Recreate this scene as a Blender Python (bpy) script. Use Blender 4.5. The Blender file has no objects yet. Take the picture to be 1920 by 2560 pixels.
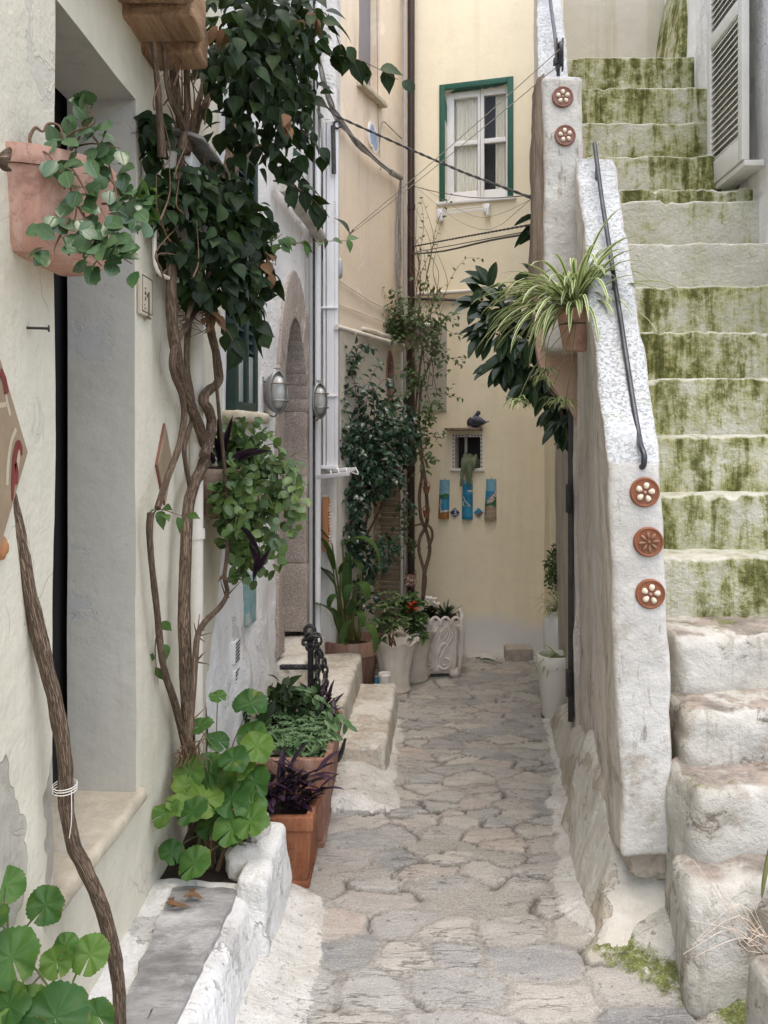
import bpy, math, random
import numpy as np
from mathutils import Vector
random.seed(7); RNG = np.random.default_rng(11)
S = bpy.context.scene; COL = S.collection
F = 1850.0; CX = 886.0; CY = 955.0; CH = 1.55     # focal length and vanishing point measured on the photograph, eye height
R = math.radians

def P(x, y, Y):
    return np.array(((x-CX)*Y/F, Y, CH-(y-CY)*Y/F))

# ---------------------------------------------------------------- noise
def _h(ix, iy, iz, seed):
    n = (ix*374761393 + iy*668265263 + iz*1274126177 + seed*974711) & 0xFFFFFFFF
    n = ((n ^ (n >> 13))*1274126177) & 0xFFFFFFFF
    n = ((n ^ (n >> 16))*2246822519) & 0xFFFFFFFF
    return ((n ^ (n >> 15)) & 0xFFFF)/32767.5-1.0
def vnoise(p, seed=0):
    p = np.asarray(p, float); i = np.floor(p).astype(np.int64); f = p-i; u = f*f*(3-2*f)
    o = 0
    for a in (0, 1):
        wa = u[:, 0] if a else 1-u[:, 0]
        for b in (0, 1):
            wb = u[:, 1] if b else 1-u[:, 1]
            for c in (0, 1):
                wc = u[:, 2] if c else 1-u[:, 2]
                o = o+wa*wb*wc*_h(i[:, 0]+a, i[:, 1]+b, i[:, 2]+c, seed)
    return o
def fbm(p, octv=3, seed=0):
    p = np.asarray(p, float); s = 0; a = 1.; t = 0
    for k in range(octv):
        s = s+a*vnoise(p*(2.03**k)+17.3*k, seed+k*13); t += a; a *= .5
    return s/t
def vfbm(p, octv=3, seed=0):
    return np.stack([fbm(p, octv, seed+k*101) for k in range(3)], 1)
def sstep(a, b, x):
    t = np.clip((x-a)/(b-a), 0, 1); return t*t*(3-2*t)

# ---------------------------------------------------------------- mesh builder
class MB:
    def __init__(s): s.V = []; s.F = []; s.U = []; s.M = []; s.n = 0; s.A = {}
    def add(s, v, f, uv=None, m=0):
        v = np.asarray(v, float).reshape(-1, 3)
        s.V.append(v); o = s.n; s.n += len(v)
        s.U.append(np.zeros((len(v), 2)) if uv is None else np.asarray(uv, float))
        if isinstance(f, np.ndarray):
            s.F.extend((f+o).tolist()); k = len(f)
        else:
            s.F.extend([tuple(i+o for i in q) for q in f]); k = len(f)
        s.M.extend(list(m) if hasattr(m, '__len__') else [m]*k)
        return s
    def build(s, name, mats, parent=None, sharp=42, org=None):
        V = np.concatenate(s.V)
        if org is not None: V = V-np.asarray(org)
        me = bpy.data.meshes.new(name); me.from_pydata(V.tolist(), [], s.F)
        uvl = me.uv_layers.new(name='uv')
        li = np.empty(len(me.loops), np.int32); me.loops.foreach_get('vertex_index', li)
        uvl.data.foreach_set('uv', np.concatenate(s.U)[li].astype(np.float32).ravel())
        me.polygons.foreach_set('use_smooth', [True]*len(me.polygons))
        me.polygons.foreach_set('material_index', s.M)
        for m in (mats if isinstance(mats, (list, tuple)) else [mats]): me.materials.append(m)
        if sharp: me.set_sharp_from_angle(angle=R(sharp))
        for k, (typ, arr) in s.A.items():
            at = me.attributes.new(k, typ, 'POINT')
            at.data.foreach_set('color' if 'COLOR' in typ else 'value', np.asarray(arr, np.float32).ravel())
        me.update()
        o = bpy.data.objects.new(name, me); COL.objects.link(o)
        if parent is not None: o.parent = parent
        return o
    def bounds(s):
        V = np.concatenate(s.V); return V.min(0), V.max(0)

def tag(o, label=None, cat=None, group=None, kind=None):
    for k, v in (('label', label), ('category', cat), ('group', group), ('kind', kind)):
        if v: o[k] = v
    return o
def root(name, loc, label, cat, group=None, kind=None):
    o = bpy.data.objects.new(name, None); COL.objects.link(o); o.location = [float(c) for c in loc]
    o.empty_display_size = .1
    return tag(o, label, cat, group, kind)
def wloc(o):
    l = np.zeros(3)
    while o is not None: l = l+np.array(o.location); o = o.parent
    return l
def part(name, mb, mats, parent, label=None, kind=None, sharp=42):
    o = mb.build(name, mats, parent, sharp, wloc(parent)); return tag(o, label, None, None, kind)
def single(name, mb, mats, label, cat, group=None, kind=None, sharp=42):
    lo, hi = mb.bounds(); org = np.array([(lo[0]+hi[0])/2, (lo[1]+hi[1])/2, lo[2]])
    o = mb.build(name, mats, None, sharp, org); o.location = org.tolist()
    return tag(o, label, cat, group, kind)

# ---------------------------------------------------------------- primitives
def lattice(xs, ys, zs):
    nx, ny, nz = len(xs), len(ys), len(zs)
    ids = -np.ones((nx, ny, nz), int); msk = np.zeros((nx, ny, nz), bool)
    msk[[0, -1]] = True; msk[:, [0, -1]] = True; msk[:, :, [0, -1]] = True
    ids[msk] = np.arange(msk.sum()); I = np.argwhere(msk)
    v = np.stack([xs[I[:, 0]], ys[I[:, 1]], zs[I[:, 2]]], 1); q = []
    def face(a, flip):
        b = np.stack([a[:-1, :-1], a[1:, :-1], a[1:, 1:], a[:-1, 1:]], -1).reshape(-1, 4)
        q.append(b[:, ::-1] if flip else b)
    face(ids[:, :, 0], True); face(ids[:, :, -1], False)
    face(ids[:, 0, :], False); face(ids[:, -1, :], True)
    face(ids[0], True); face(ids[-1], False)
    return v, np.concatenate(q)
def _lines(L, res, r):
    r = min(r, L*.45); n = max(1, int(round((L-2*r)/res)))
    mid = np.linspace(r, L-r, n+1)
    if r <= 0: return mid
    e = np.array([0, .3*r, .65*r]) if r > .012 else np.array([0, .45*r])
    return np.concatenate([e, mid, L-e[::-1]])
def hexblock(mb, c, res=.5, r=.004, amp=0, freq=6, seed=0, m=0, octv=3, fn=None, aniso=(1, 1, 1)):
    """rounded, optionally weathered block between eight corners (x0y0z0,x1y0z0,x1y1z0,x0y1z0, then the same at z1)"""
    c = np.asarray(c, float)
    lx = np.mean([np.linalg.norm(c[b]-c[a]) for a, b in ((0, 1), (3, 2), (4, 5), (7, 6))])
    ly = np.mean([np.linalg.norm(c[b]-c[a]) for a, b in ((0, 3), (1, 2), (4, 7), (5, 6))])
    lz = np.mean([np.linalg.norm(c[b]-c[a]) for a, b in ((0, 4), (1, 5), (2, 6), (3, 7))])
    L = np.array([lx, ly, lz]); r = min(r, .45*L.min())
    v, q = lattice(_lines(lx, res, r), _lines(ly, res, r), _lines(lz, res, r))
    if r > 0:
        k = np.clip(v, r, L-r); d = v-k; n = np.linalg.norm(d, axis=1)[:, None]
        v = np.where(n > 1e-9, k+d/np.maximum(n, 1e-9)*r, v)
    uv = v[:, [0, 2]]
    w = v/L; a, b, g = w[:, :1], w[:, 1:2], w[:, 2:]
    p = ((1-a)*(1-b)*(1-g)*c[0]+a*(1-b)*(1-g)*c[1]+a*b*(1-g)*c[2]+(1-a)*b*(1-g)*c[3]
         + (1-a)*(1-b)*g*c[4]+a*(1-b)*g*c[5]+a*b*g*c[6]+(1-a)*b*g*c[7])
    if amp: p = p+amp*vfbm(p*freq*np.array(aniso), octv, seed)
    if fn: p = fn(p)
    if np.dot(np.cross(c[1]-c[0], c[3]-c[0]), c[4]-c[0]) < 0: q = q[:, ::-1]
    mb.add(p, q, uv, m); return mb
def boxc(a, b):
    x0, y0, z0 = a; x1, y1, z1 = b
    return [(x0, y0, z0), (x1, y0, z0), (x1, y1, z0), (x0, y1, z0), (x0, y0, z1), (x1, y0, z1), (x1, y1, z1), (x0, y1, z1)]
def box(mb, a, b, **k): return hexblock(mb, boxc(a, b), **k)

def crom(pts, n):
    p = np.asarray(pts, float)
    if n <= 1 or len(p) < 3: return p
    q = np.concatenate([[2*p[0]-p[1]], p, [2*p[-1]-p[-2]]]); out = []
    for i in range(1, len(q)-2):
        t = np.linspace(0, 1, n, endpoint=False)[:, None]
        a, b, c, d = q[i-1], q[i], q[i+1], q[i+2]
        out.append(.5*(2*b+(c-a)*t+(2*a-5*b+4*c-d)*t*t+(3*b-a-3*c+d)*t**3))
    out.append(p[-1:]); return np.concatenate(out)
def tube(mb, pts, r, sides=8, sub=1, m=0, bump=0, seed=0, freq=25, closed=False, cap=True):
    p = np.asarray(pts, float)
    rr = np.full(len(p), float(r)) if np.isscalar(r) else np.asarray(r, float)
    if sub > 1:
        q = crom(np.concatenate([p, rr[:, None]], 1), sub); p = q[:, :3]; rr = np.maximum(q[:, 3], 1e-4)
    n = len(p)
    if closed: t = np.roll(p, -1, 0)-np.roll(p, 1, 0)
    else: t = np.gradient(p, axis=0)
    t /= np.linalg.norm(t, axis=1)[:, None]+1e-12
    up = np.array([0, 0, 1.]) if abs(t[0][2]) < .9 else np.array([1., 0, 0])
    x = np.cross(up, t[0]); x /= np.linalg.norm(x); X = [x]
    for i in range(1, n):
        x = X[-1]-t[i]*np.dot(X[-1], t[i]); x /= np.linalg.norm(x)+1e-12; X.append(x)
    X = np.array(X); Yv = np.cross(t, X)
    a = np.arange(sides)*2*math.pi/sides
    ring = (np.cos(a)[None, :, None]*X[:, None, :]+np.sin(a)[None, :, None]*Yv[:, None, :])
    v = p[:, None, :]+rr[:, None, None]*ring
    if bump:
        k = fbm(v.reshape(-1, 3)*np.array([freq, freq, freq*.25]), 3, seed).reshape(n, sides)
        v = v+ring*(k*bump)[:, :, None]
    L = np.concatenate([[0], np.cumsum(np.linalg.norm(np.diff(p, axis=0), axis=1))])
    uv = np.stack([np.tile(np.arange(sides)/sides, n), np.repeat(L, sides)], 1)
    idx = np.arange(n*sides).reshape(n, sides)
    nn = n if closed else n-1
    A = idx[:nn]; B = np.roll(idx, -1, 0)[:nn] if closed else idx[1:]
    f = np.stack([A, np.roll(A, -1, 1), np.roll(B, -1, 1), B], -1).reshape(-1, 4).tolist()
    if cap and not closed: f += [tuple(idx[0][::-1]), tuple(idx[-1])]
    mb.add(v.reshape(-1, 3), f, uv, m); return mb
def lathe(mb, prof, c, segs=28, m=0, sx=1, sy=1, a0=0, a1=2*math.pi, fn=None, rot=0):
    """profile of (radius, height) turned about a vertical axis at c"""
    full = abs(a1-a0-2*math.pi) < 1e-6
    na = segs if full else segs+1
    a = a0+np.arange(na)*(a1-a0)/segs+rot
    pr = np.asarray(prof, float); k = len(pr)
    rad = np.repeat(pr[:, 0], na).reshape(k, na); hh = np.repeat(pr[:, 1], na).reshape(k, na)
    if fn: rad, hh = fn(rad, hh, a[None, :]+0*rad)
    v = np.stack([c[0]+sx*rad*np.cos(a)[None, :], c[1]+sy*rad*np.sin(a)[None, :], c[2]+hh], -1)
    idx = np.arange(k*na).reshape(k, na)
    A, B = idx[:-1], idx[1:]
    if full: f = np.stack([A, np.roll(A, -1, 1), np.roll(B, -1, 1), B], -1).reshape(-1, 4)
    else: f = np.stack([A[:, :-1], A[:, 1:], B[:, 1:], B[:, :-1]], -1).reshape(-1, 4)
    uv = np.stack([np.tile(a/(2*math.pi), k), np.repeat(pr[:, 1], na)], 1)
    mb.add(v.reshape(-1, 3), f, uv, m); return mb
def ball(mb, c, r, segs=12, rings=8, m=0):
    r = np.array([r]*3 if np.isscalar(r) else r)
    th = np.linspace(0, math.pi, rings+1); a = np.arange(segs)*2*math.pi/segs
    v = np.stack([np.sin(th)[:, None]*np.cos(a), np.sin(th)[:, None]*np.sin(a), np.cos(th)[:, None]+0*a], -1).reshape(-1, 3)*r+np.array(c)
    idx = np.arange(len(v)).reshape(rings+1, segs); A, B = idx[:-1], idx[1:]
    mb.add(v, np.stack([A, B, np.roll(B, -1, 1), np.roll(A, -1, 1)], -1).reshape(-1, 4), None, m); return mb
def prism(mb, front, depth, m=0):
    """front: loop of 3-D points; depth: vector to the back face"""
    f = np.asarray(front, float); n = len(f); d = np.asarray(depth, float)
    q = [tuple(range(n)), tuple(range(2*n-1, n-1, -1))]+[(i, i+n, (i+1) % n+n, (i+1) % n) for i in range(n)]
    nrm = np.zeros(3)
    for i in range(n): nrm += np.cross(f[i], f[(i+1) % n])
    if np.dot(nrm, d) > 0: q = [t[::-1] for t in q]
    mb.add(np.concatenate([f, f+d]), q, None, m); return mb

class Wall:
    """a vertical plane: u runs along it (left to right as seen), z up, d out of it"""
    def __init__(s, A, t):
        s.A = np.array(A, float); s.t = np.array(t, float)/np.linalg.norm(t); s.n = np.array([s.t[1], -s.t[0]])
    def pt(s, u, z, d=0.):
        q = s.A+s.t*u+s.n*d; return np.array([q[0], q[1], z])
    def uz(s, x, y, d=0.):
        k = (x-CX)/F; a = s.A+s.n*d
        u = (k*a[1]-a[0])/(s.t[0]-k*s.t[1]); Y = a[1]+s.t[1]*u
        return u, CH-(y-CY)*Y/F
    def at(s, x, y, d=0.):
        u, z = s.uz(x, y, d); return s.pt(u, z, d)
    def box(s, mb, u0, u1, z0, z1, d0, d1, **k):
        c = [s.pt(u0, z0, d1), s.pt(u1, z0, d1), s.pt(u1, z0, d0), s.pt(u0, z0, d0),
             s.pt(u0, z1, d1), s.pt(u1, z1, d1), s.pt(u1, z1, d0), s.pt(u0, z1, d0)]
        return hexblock(mb, c, **k)
    def sheet(s, mb, u0, u1, z0, z1, res=.05, holes=(), amp=.006, freq=3., seed=0, back=2.5, m=0, rim=0, extra=None):
        us = list(np.linspace(u0, u1, max(2, int((u1-u0)/res)+1))); zs = list(np.linspace(z0, z1, max(2, int((z1-z0)/res)+1)))
        for h in holes: us += [h[0], h[1]]; zs += [h[2], h[3]]
        def uniq(a, keep):
            a = sorted(a); o = []
            for q in a:
                if o and q-o[-1] < res*.35:
                    if any(abs(q-k) < 1e-9 for k in keep): o[-1] = q
                else: o.append(q)
            return np.array(o)
        us = uniq(us, [k for h in holes for k in h[:2]]); zs = uniq(zs, [k for h in holes for k in h[2:4]])
        U, Z = np.meshgrid(us, zs, indexing='ij'); nu, nz = U.shape
        base = np.stack([s.A[0]+s.t[0]*U, s.A[1]+s.t[1]*U, Z], -1).reshape(-1, 3)
        d = amp*fbm(base*freq, 4, seed)
        if extra is not None: d = d+extra(U.ravel(), Z.ravel())
        v = base+d[:, None]*np.array([s.n[0], s.n[1], 0])
        idx = np.arange(nu*nz).reshape(nu, nz)
        cu = (us[:-1]+us[1:])/2; cz = (zs[:-1]+zs[1:])/2; CU, CZ = np.meshgrid(cu, cz, indexing='ij')
        keep = np.ones(CU.shape, bool)
        for h in holes:
            inside = (CU > h[0]) & (CU < h[1]) & (CZ > h[2]) & (CZ < h[3])
            if len(h) > 5: inside &= h[5](CU, CZ)
            keep &= ~inside
        q = np.stack([idx[:-1, :-1], idx[1:, :-1], idx[1:, 1:], idx[:-1, 1:]], -1)[keep]
        mb.add(v, q, np.stack([U.ravel(), Z.ravel()], 1), m)
        for h in holes:                                            # reveals
            if h[4] <= 0: continue
            iu = [i for i, w in enumerate(us) if h[0]-1e-6 <= w <= h[1]+1e-6]; iz = [i for i, w in enumerate(zs) if h[2]-1e-6 <= w <= h[3]+1e-6]
            loop = [idx[i, iz[0]] for i in iu]+[idx[iu[-1], j] for j in iz[1:]]+[idx[i, iz[-1]] for i in iu[-2::-1]]+[idx[iu[0], j] for j in iz[-2:0:-1]]
            f = v[loop]; n = len(f); steps = max(1, int(h[4]/.03)); rows = [f]
            for k in range(1, steps+1):
                b = base[loop]-np.array([s.n[0], s.n[1], 0])*h[4]*k/steps
                rows.append(b+.0022*vfbm(b*5, 2, 5))
            W = np.concatenate(rows); I = np.arange(len(W)).reshape(steps+1, n)
            qq = np.stack([I[:-1], I[1:], np.roll(I[1:], -1, 1), np.roll(I[:-1], -1, 1)], -1).reshape(-1, 4)
            mb.add(W, qq, None, rim)
        if back:
            a, b, c, e = [s.pt(u0, z, -.02) for z in (z0, z1)]+[s.pt(u1, z, -.02) for z in (z0, z1)]
            A, B, C, E = [s.pt(u0, z, -back) for z in (z0, z1)]+[s.pt(u1, z, -back) for z in (z0, z1)]
            mb.add([a, b, e, c, A, B, E, C], [(0, 4, 5, 1), (1, 5, 6, 2), (2, 6, 7, 3), (4, 7, 6, 5)], None, m)
        return mb
WA = Wall((-.77, 0), (0, 1)); WB = Wall((-.77, 3.51), (.12, 1)); WP = Wall((-.444, 5.26), (.355, .935))
WY = Wall((.035, 6.43), (1.132, -.33)); WR = Wall((1.84, 7.0), (0, -1))

# ---------------------------------------------------------------- leaves
def leaf_template(prof, fold=.12, curl=.3, cup=0):
    t = np.array([a for a, b in prof]); w = np.array([b for a, b in prof])
    V = []; U = []
    for k in range(len(t)):
        for s_ in (-1, 0, 1):
            V.append((s_*w[k], t[k], abs(s_)*w[k]*fold-curl*t[k]**2+cup*t[k])); U.append((.5+.5*s_, t[k]))
    q = []
    for k in range(len(t)-1):
        a = 3*k; q += [(a, a+1, a+4, a+3), (a+1, a+2, a+5, a+4)]
    return np.array(V), np.array(q), np.array(U)
OVATE = leaf_template([(0, .02), (.10, .24), (.28, .43), (.48, .44), (.68, .30), (.85, .12), (1, 0.0)], .2, .34)
ELLIP = leaf_template([(0, .03), (.2, .27), (.45, .42), (.7, .38), (.9, .2), (1, .02)], .3, .2)
ROUND = leaf_template([(0, .05), (.2, .36), (.5, .5), (.8, .36), (1, .06)], .22, .12)
LANCE = leaf_template([(0, .12), (.2, .42), (.5, .5), (.8, .3), (1, 0)], .5, .25)
def norm(a): return a/(np.linalg.norm(a, axis=-1, keepdims=True)+1e-12)
def leaves(mb, pos, d, n, L, W, T, m=0):
    pos = np.asarray(pos, float); N = len(pos)
    if N == 0: return mb
    y = norm(np.asarray(d, float)); x = norm(np.cross(y, n)); z = np.cross(x, y)
    L = np.broadcast_to(L, N)[:, None, None]; W = np.broadcast_to(W, N)[:, None, None]
    V, q, U = T; k = len(V)
    v = pos[:, None, :]+V[None, :, 1:2]*L*y[:, None, :]+V[None, :, 0:1]*W*x[:, None, :]+V[None, :, 2:3]*L*z[:, None, :]
    f = (q[None]+(np.arange(N)*k)[:, None, None]).reshape(-1, q.shape[1])
    mb.add(v.reshape(-1, 3), f, np.tile(U, (N, 1)), m); return mb
def rnd(n, s=1.): return RNG.normal(0, s, (n, 3))
def inball(n, bias=.5):
    v = norm(rnd(n)); return v*(RNG.random((n, 1))**bias)
def strap(mb, p0, d0, L, w, droop, m=0, segs=8, side=None):
    """long arching strap leaf"""
    d0 = norm(np.asarray(d0, float)); p = np.array(p0, float); pts = [p]; d = d0.copy(); st = L/segs
    for k in range(segs):
        d = norm(d+np.array([0, 0, -1.])*droop*(k+1)/segs); p = p+d*st; pts.append(p)
    pts = np.array(pts); t = np.gradient(pts, axis=0)
    s = np.cross(d0, [0, 0, 1.]) if side is None else np.array(side, float)
    if np.linalg.norm(s) < 1e-3: s = np.array([1., 0, 0])
    s = s/np.linalg.norm(s)
    u = np.linspace(0, 1, segs+1); ww = w*np.minimum(1, .45+2.2*u)*np.sqrt(np.clip(1-u**2.5, 0, 1))+.0006
    nn = norm(np.cross(s, t)); nn = np.where(nn[:, 2:3] < 0, -nn, nn)
    V = np.stack([pts-s*ww[:, None]*.5+nn*ww[:, None]*.16, pts, pts+s*ww[:, None]*.5+nn*ww[:, None]*.16], 1)
    I = np.arange(3*(segs+1)).reshape(-1, 3)
    q = np.concatenate([np.stack([I[:-1, j], I[:-1, j+1], I[1:, j+1], I[1:, j]], -1) for j in (0, 1)])
    U = np.stack([np.tile([0, .5, 1.], segs+1), np.repeat(u, 3)], 1)
    mb.add(V.reshape(-1, 3), q, U, m); return mb
def lobed(mb, c, nrm, rad, m=0, seed=0, up=(0, 0, 1)):
    """rounded scalloped geranium leaf with a notch at the stalk"""
    n = norm(np.asarray(nrm, float)); a = norm(np.cross(up if abs(np.dot(up, n)) < .95 else (1, 0, 0), n)); b = np.cross(n, a)
    rg = random.Random(seed); A = np.linspace(-math.pi*.5+.07, math.pi*1.5-.07, 57)
    V = [np.array(c, float)]; U = [(0.5, .5)]
    ph = rg.random()*6; w_ = rg.uniform(.3, 1.2)
    for rr, q in ((.03, 1), (.34, 1), (.68, 1), (.88, 1), (1., 1)):
        for t in A:
            s = 1+.028*math.cos(7*(t-math.pi/2))*rr+.034*math.cos(26*t+ph)*rr**3+.05*math.cos(2*t+ph)
            h = .06*math.cos(7*(t-math.pi/2)+math.pi)*rr*.9+.12*(w_-.6)*rr*rr+.13*rr*rr*math.sin(2*t+ph*3)*w_+.06*rr**3*math.sin(5*t+ph)+.20*rr*rr-.17*rr**4*(1+.8*math.cos(2*t+ph)+.4*math.cos(3*t+2*ph))
            V.append(c+rad*rr*s*(math.cos(t)*a+math.sin(t)*b)+n*rad*h)
            U.append((t/(2*math.pi)+.25, rr))
    N = len(A); f = [(0, 1+i, 2+i) for i in range(N-1)]
    for k in range(4):
        o = 1+k*N; f += [(o+i, o+N+i, o+N+i+1, o+i+1) for i in range(N-1)]
    mb.add(np.array(V), f, U, m); return mb
# ---------------------------------------------------------------- materials
class N:
    def __init__(s, name):
        s.m = bpy.data.materials.new(name); s.m.use_nodes = True; s.t = s.m.node_tree; s.t.nodes.clear()
        s.co = s.t.nodes.new('ShaderNodeTexCoord')
    def new(s, ty, **kw):
        n = s.t.nodes.new('ShaderNode'+ty)
        for k, v in kw.items(): setattr(n, k, v)
        return n
    def put(s, sock, v):
        if v is None: return
        if isinstance(v, bpy.types.NodeSocket): s.t.links.new(v, sock)
        elif isinstance(v, (tuple, list)) and sock.type == 'RGBA' and len(v) == 3: sock.default_value = (*v, 1)
        else: sock.default_value = v
    def obj(s, scale=(1, 1, 1), src='Object'):
        n = s.new('Mapping'); s.t.links.new(s.co.outputs[src], n.inputs[0]); n.inputs['Scale'].default_value = scale
        return n.outputs[0]
    def noise(s, scale, vec=None, det=4, rough=.55, dist=0):
        n = s.new('TexNoise'); s.put(n.inputs['Vector'], vec if vec is not None else s.co.outputs['Object'])
        n.inputs['Scale'].default_value = scale; n.inputs['Detail'].default_value = det
        n.inputs['Roughness'].default_value = rough; n.inputs['Distortion'].default_value = dist
        return n.outputs[0]
    def voro(s, scale, vec=None, feature='DISTANCE_TO_EDGE', out=0, rnd=1):
        n = s.new('TexVoronoi', feature=feature); s.put(n.inputs['Vector'], vec if vec is not None else s.co.outputs['Object'])
        n.inputs['Scale'].default_value = scale; n.inputs['Randomness'].default_value = rnd; return n.outputs[out]
    def ramp(s, fac, *stops, mode='LINEAR'):
        n = s.new('ValToRGB'); s.put(n.inputs[0], fac); r = n.color_ramp; r.interpolation = mode
        while len(r.elements) < len(stops): r.elements.new(.5)
        for e, (p, c) in zip(r.elements, stops):
            e.position = p; e.color = (*c, 1) if isinstance(c, (tuple, list)) else (c, c, c, 1)
        return n.outputs[0]
    def mix(s, f, a, b, mode='MIX'):
        n = s.new('Mix', data_type='RGBA', blend_type=mode)
        s.put(n.inputs[0], f); s.put(n.inputs[6], a); s.put(n.inputs[7], b); return n.outputs[2]
    def math(s, op, a, b=None, clamp=False):
        n = s.new('Math', operation=op, use_clamp=clamp); s.put(n.inputs[0], a); s.put(n.inputs[1], b); return n.outputs[0]
    def xyz(s, v=None):
        n = s.new('SeparateXYZ'); s.put(n.inputs[0], v if v is not None else s.co.outputs['Object']); return n.outputs
    def warp(s, amt, scale, vec=None):
        n = s.new('TexNoise'); n.inputs['Scale'].default_value = scale; n.inputs['Detail'].default_value = 3
        v = vec if vec is not None else s.co.outputs['Object']; s.put(n.inputs['Vector'], v)
        a = s.new('VectorMath', operation='SUBTRACT'); s.put(a.inputs[0], n.outputs[1]); a.inputs[1].default_value = (.5, .5, .5)
        b = s.new('VectorMath', operation='MULTIPLY_ADD'); s.put(b.inputs[0], a.outputs[0]); b.inputs[1].default_value = (amt,)*3; s.put(b.inputs[2], v)
        return b.outputs[0]
    def attr(s, name, out='Color'):
        n = s.new('Attribute', attribute_name=name); return n.outputs[out]
    def bump(s, h, strength=.3, dist=.01, nrm=None):
        n = s.new('Bump'); n.inputs['Strength'].default_value = strength; n.inputs['Distance'].default_value = dist
        s.put(n.inputs['Height'], h); s.put(n.inputs['Normal'], nrm); return n.outputs[0]
    def isl(s): return s.new('NewGeometry').outputs['Random Per Island']
    def nz(s): return s.xyz(s.new('NewGeometry').outputs['Normal'])[2]
    def out(s, col, rough=.8, nrm=None, metal=0, spec=.4, transl=0, tcol=None, alpha=None, coat=0):
        b = s.new('BsdfPrincipled'); s.put(b.inputs['Base Color'], col); s.put(b.inputs['Roughness'], rough); s.put(b.inputs['Normal'], nrm)
        b.inputs['Metallic'].default_value = metal; b.inputs['Specular IOR Level'].default_value = spec; b.inputs['Coat Weight'].default_value = coat
        o = s.new('OutputMaterial'); last = b.outputs[0]
        if transl:
            t = s.new('BsdfTranslucent'); s.put(t.inputs[0], tcol if tcol is not None else col)
            mx = s.new('MixShader'); mx.inputs[0].default_value = transl
            s.t.links.new(last, mx.inputs[1]); s.t.links.new(t.outputs[0], mx.inputs[2]); last = mx.outputs[0]
        s.t.links.new(last, o.inputs[0]); return s.m

def plaster(name, base, base2, under=(.32, .30, .26), peel=.70, streak=.35, stcol=(.28, .25, .19), crack=.6, rough=.85, bump=.35, sc=1., dirtz=None, grain=1., brush=0., spots=.5, patches=()):
    n = N(name)
    c = n.mix(n.ramp(n.noise(1.1*sc, det=6, rough=.65), (.35, 0.), (.65, 1.)), base, base2)
    c = n.mix(n.math('MULTIPLY', n.ramp(n.noise(14*sc, det=5, rough=.7), (.45, 0.), (.75, 1.)), .22), c, tuple(k*.72 for k in base2))
    st = n.ramp(n.noise(1., n.obj((9*sc, 9*sc, .55*sc)), det=5, rough=.62), (.50, 0.), (.72, 1.))
    st = n.math('MULTIPLY', st, n.ramp(n.noise(.9*sc, n.obj((1, 1, .7)), det=3), (.36, 0.), (.62, 1.)))
    c = n.mix(n.math('MULTIPLY', st, streak), c, stcol)
    pv = n.noise(2.1*sc, n.warp(.25, 5*sc), det=6, rough=.62)
    pm = n.ramp(pv, (peel, 0.), (peel+.012, 1.))
    c = n.mix(n.math('MULTIPLY', pm, .7), c, n.mix(n.noise(20), under, tuple(k*1.35 for k in under)))
    for (py, pz, ry, rz) in patches:
        o = n.xyz(n.warp(.22, 6)); e = n.math('ADD', n.math('POWER', n.math('DIVIDE', n.math('SUBTRACT', o[1], py), ry), 2.), n.math('POWER', n.math('DIVIDE', n.math('SUBTRACT', o[2], pz), rz), 2.))
        pk = n.ramp(n.math('SUBTRACT', 1.5, e), (.48, 0.), (.50, 1.)); c = n.mix(pk, c, n.mix(n.ramp(n.noise(14, det=6, rough=.7), (.35, 0.), (.65, 1.)), (.50, .475, .40), (.36, .335, .275))); pm = n.math('MAXIMUM', pm, pk)
        rim_ = n.ramp(n.math('ABSOLUTE', n.math('SUBTRACT', e, 1.01)), (0., .8), (.035, 0.)); c = n.mix(rim_, c, (.17, .15, .12))
    cr = n.ramp(n.voro(2.3*sc, n.warp(.35, 3.5*sc)), (0., 1.), (.006, 0.))
    cr = n.math('MULTIPLY', cr, n.ramp(n.noise(2.6*sc, det=4), (.53, 0.), (.64, 1.)))
    c = n.mix(n.math('MULTIPLY', cr, crack*.55), c, (.16, .14, .11))
    sp = n.math('MULTIPLY', n.ramp(n.voro(16*sc, n.warp(.06, 20), 'F1'), (.05, 1.), (.11, 0.)), n.ramp(n.noise(2.6*sc, det=3), (.54, 0.), (.66, 1.)))
    c = n.mix(n.math('MULTIPLY', sp, spots), c, (.14, .12, .09))
    if dirtz:
        z = n.math('ADD', n.xyz()[2], n.math('MULTIPLY', n.math('SUBTRACT', n.noise(3, det=5), .5), dirtz[3]))
        f = n.new('MapRange'); n.put(f.inputs[0], z); f.inputs[1].default_value = dirtz[0]; f.inputs[2].default_value = dirtz[1]; f.inputs[3].default_value = 1; f.inputs[4].default_value = 0
        c = n.mix(f.outputs[0], c, dirtz[2])
    h = n.math('ADD', n.math('MULTIPLY', n.noise(7*sc, det=6, rough=.65), 1.), n.math('MULTIPLY', n.noise(60, det=3), .22*grain))
    if brush: h = n.math('ADD', h, n.math('MULTIPLY', n.noise(1., n.obj((40, 40, 3)), det=3), brush))
    h = n.math('SUBTRACT', h, n.math('MULTIPLY', pm, .35)); h = n.math('SUBTRACT', h, n.math('MULTIPLY', cr, .5))
    return n.out(c, rough, n.bump(h, bump, .03), spec=.25)
M = {}
M['lime_near'] = plaster('limewash_cream', (.70, .66, .53), (.62, .585, .465), patches=[(-.60, .74, .10, .20), (-.37, .72, .03, .16), (-.50, .38, .09, .08)], under=(.47, .445, .38), peel=.635, streak=.35, crack=.75, brush=.25, bump=.3)
M['lime_jamb'] = plaster('limewash_grey', (.55, .535, .465), (.475, .46, .40), under=(.39, .395, .38), peel=.585, streak=.4, crack=.9, bump=.16, sc=1.5, grain=.2)
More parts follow.
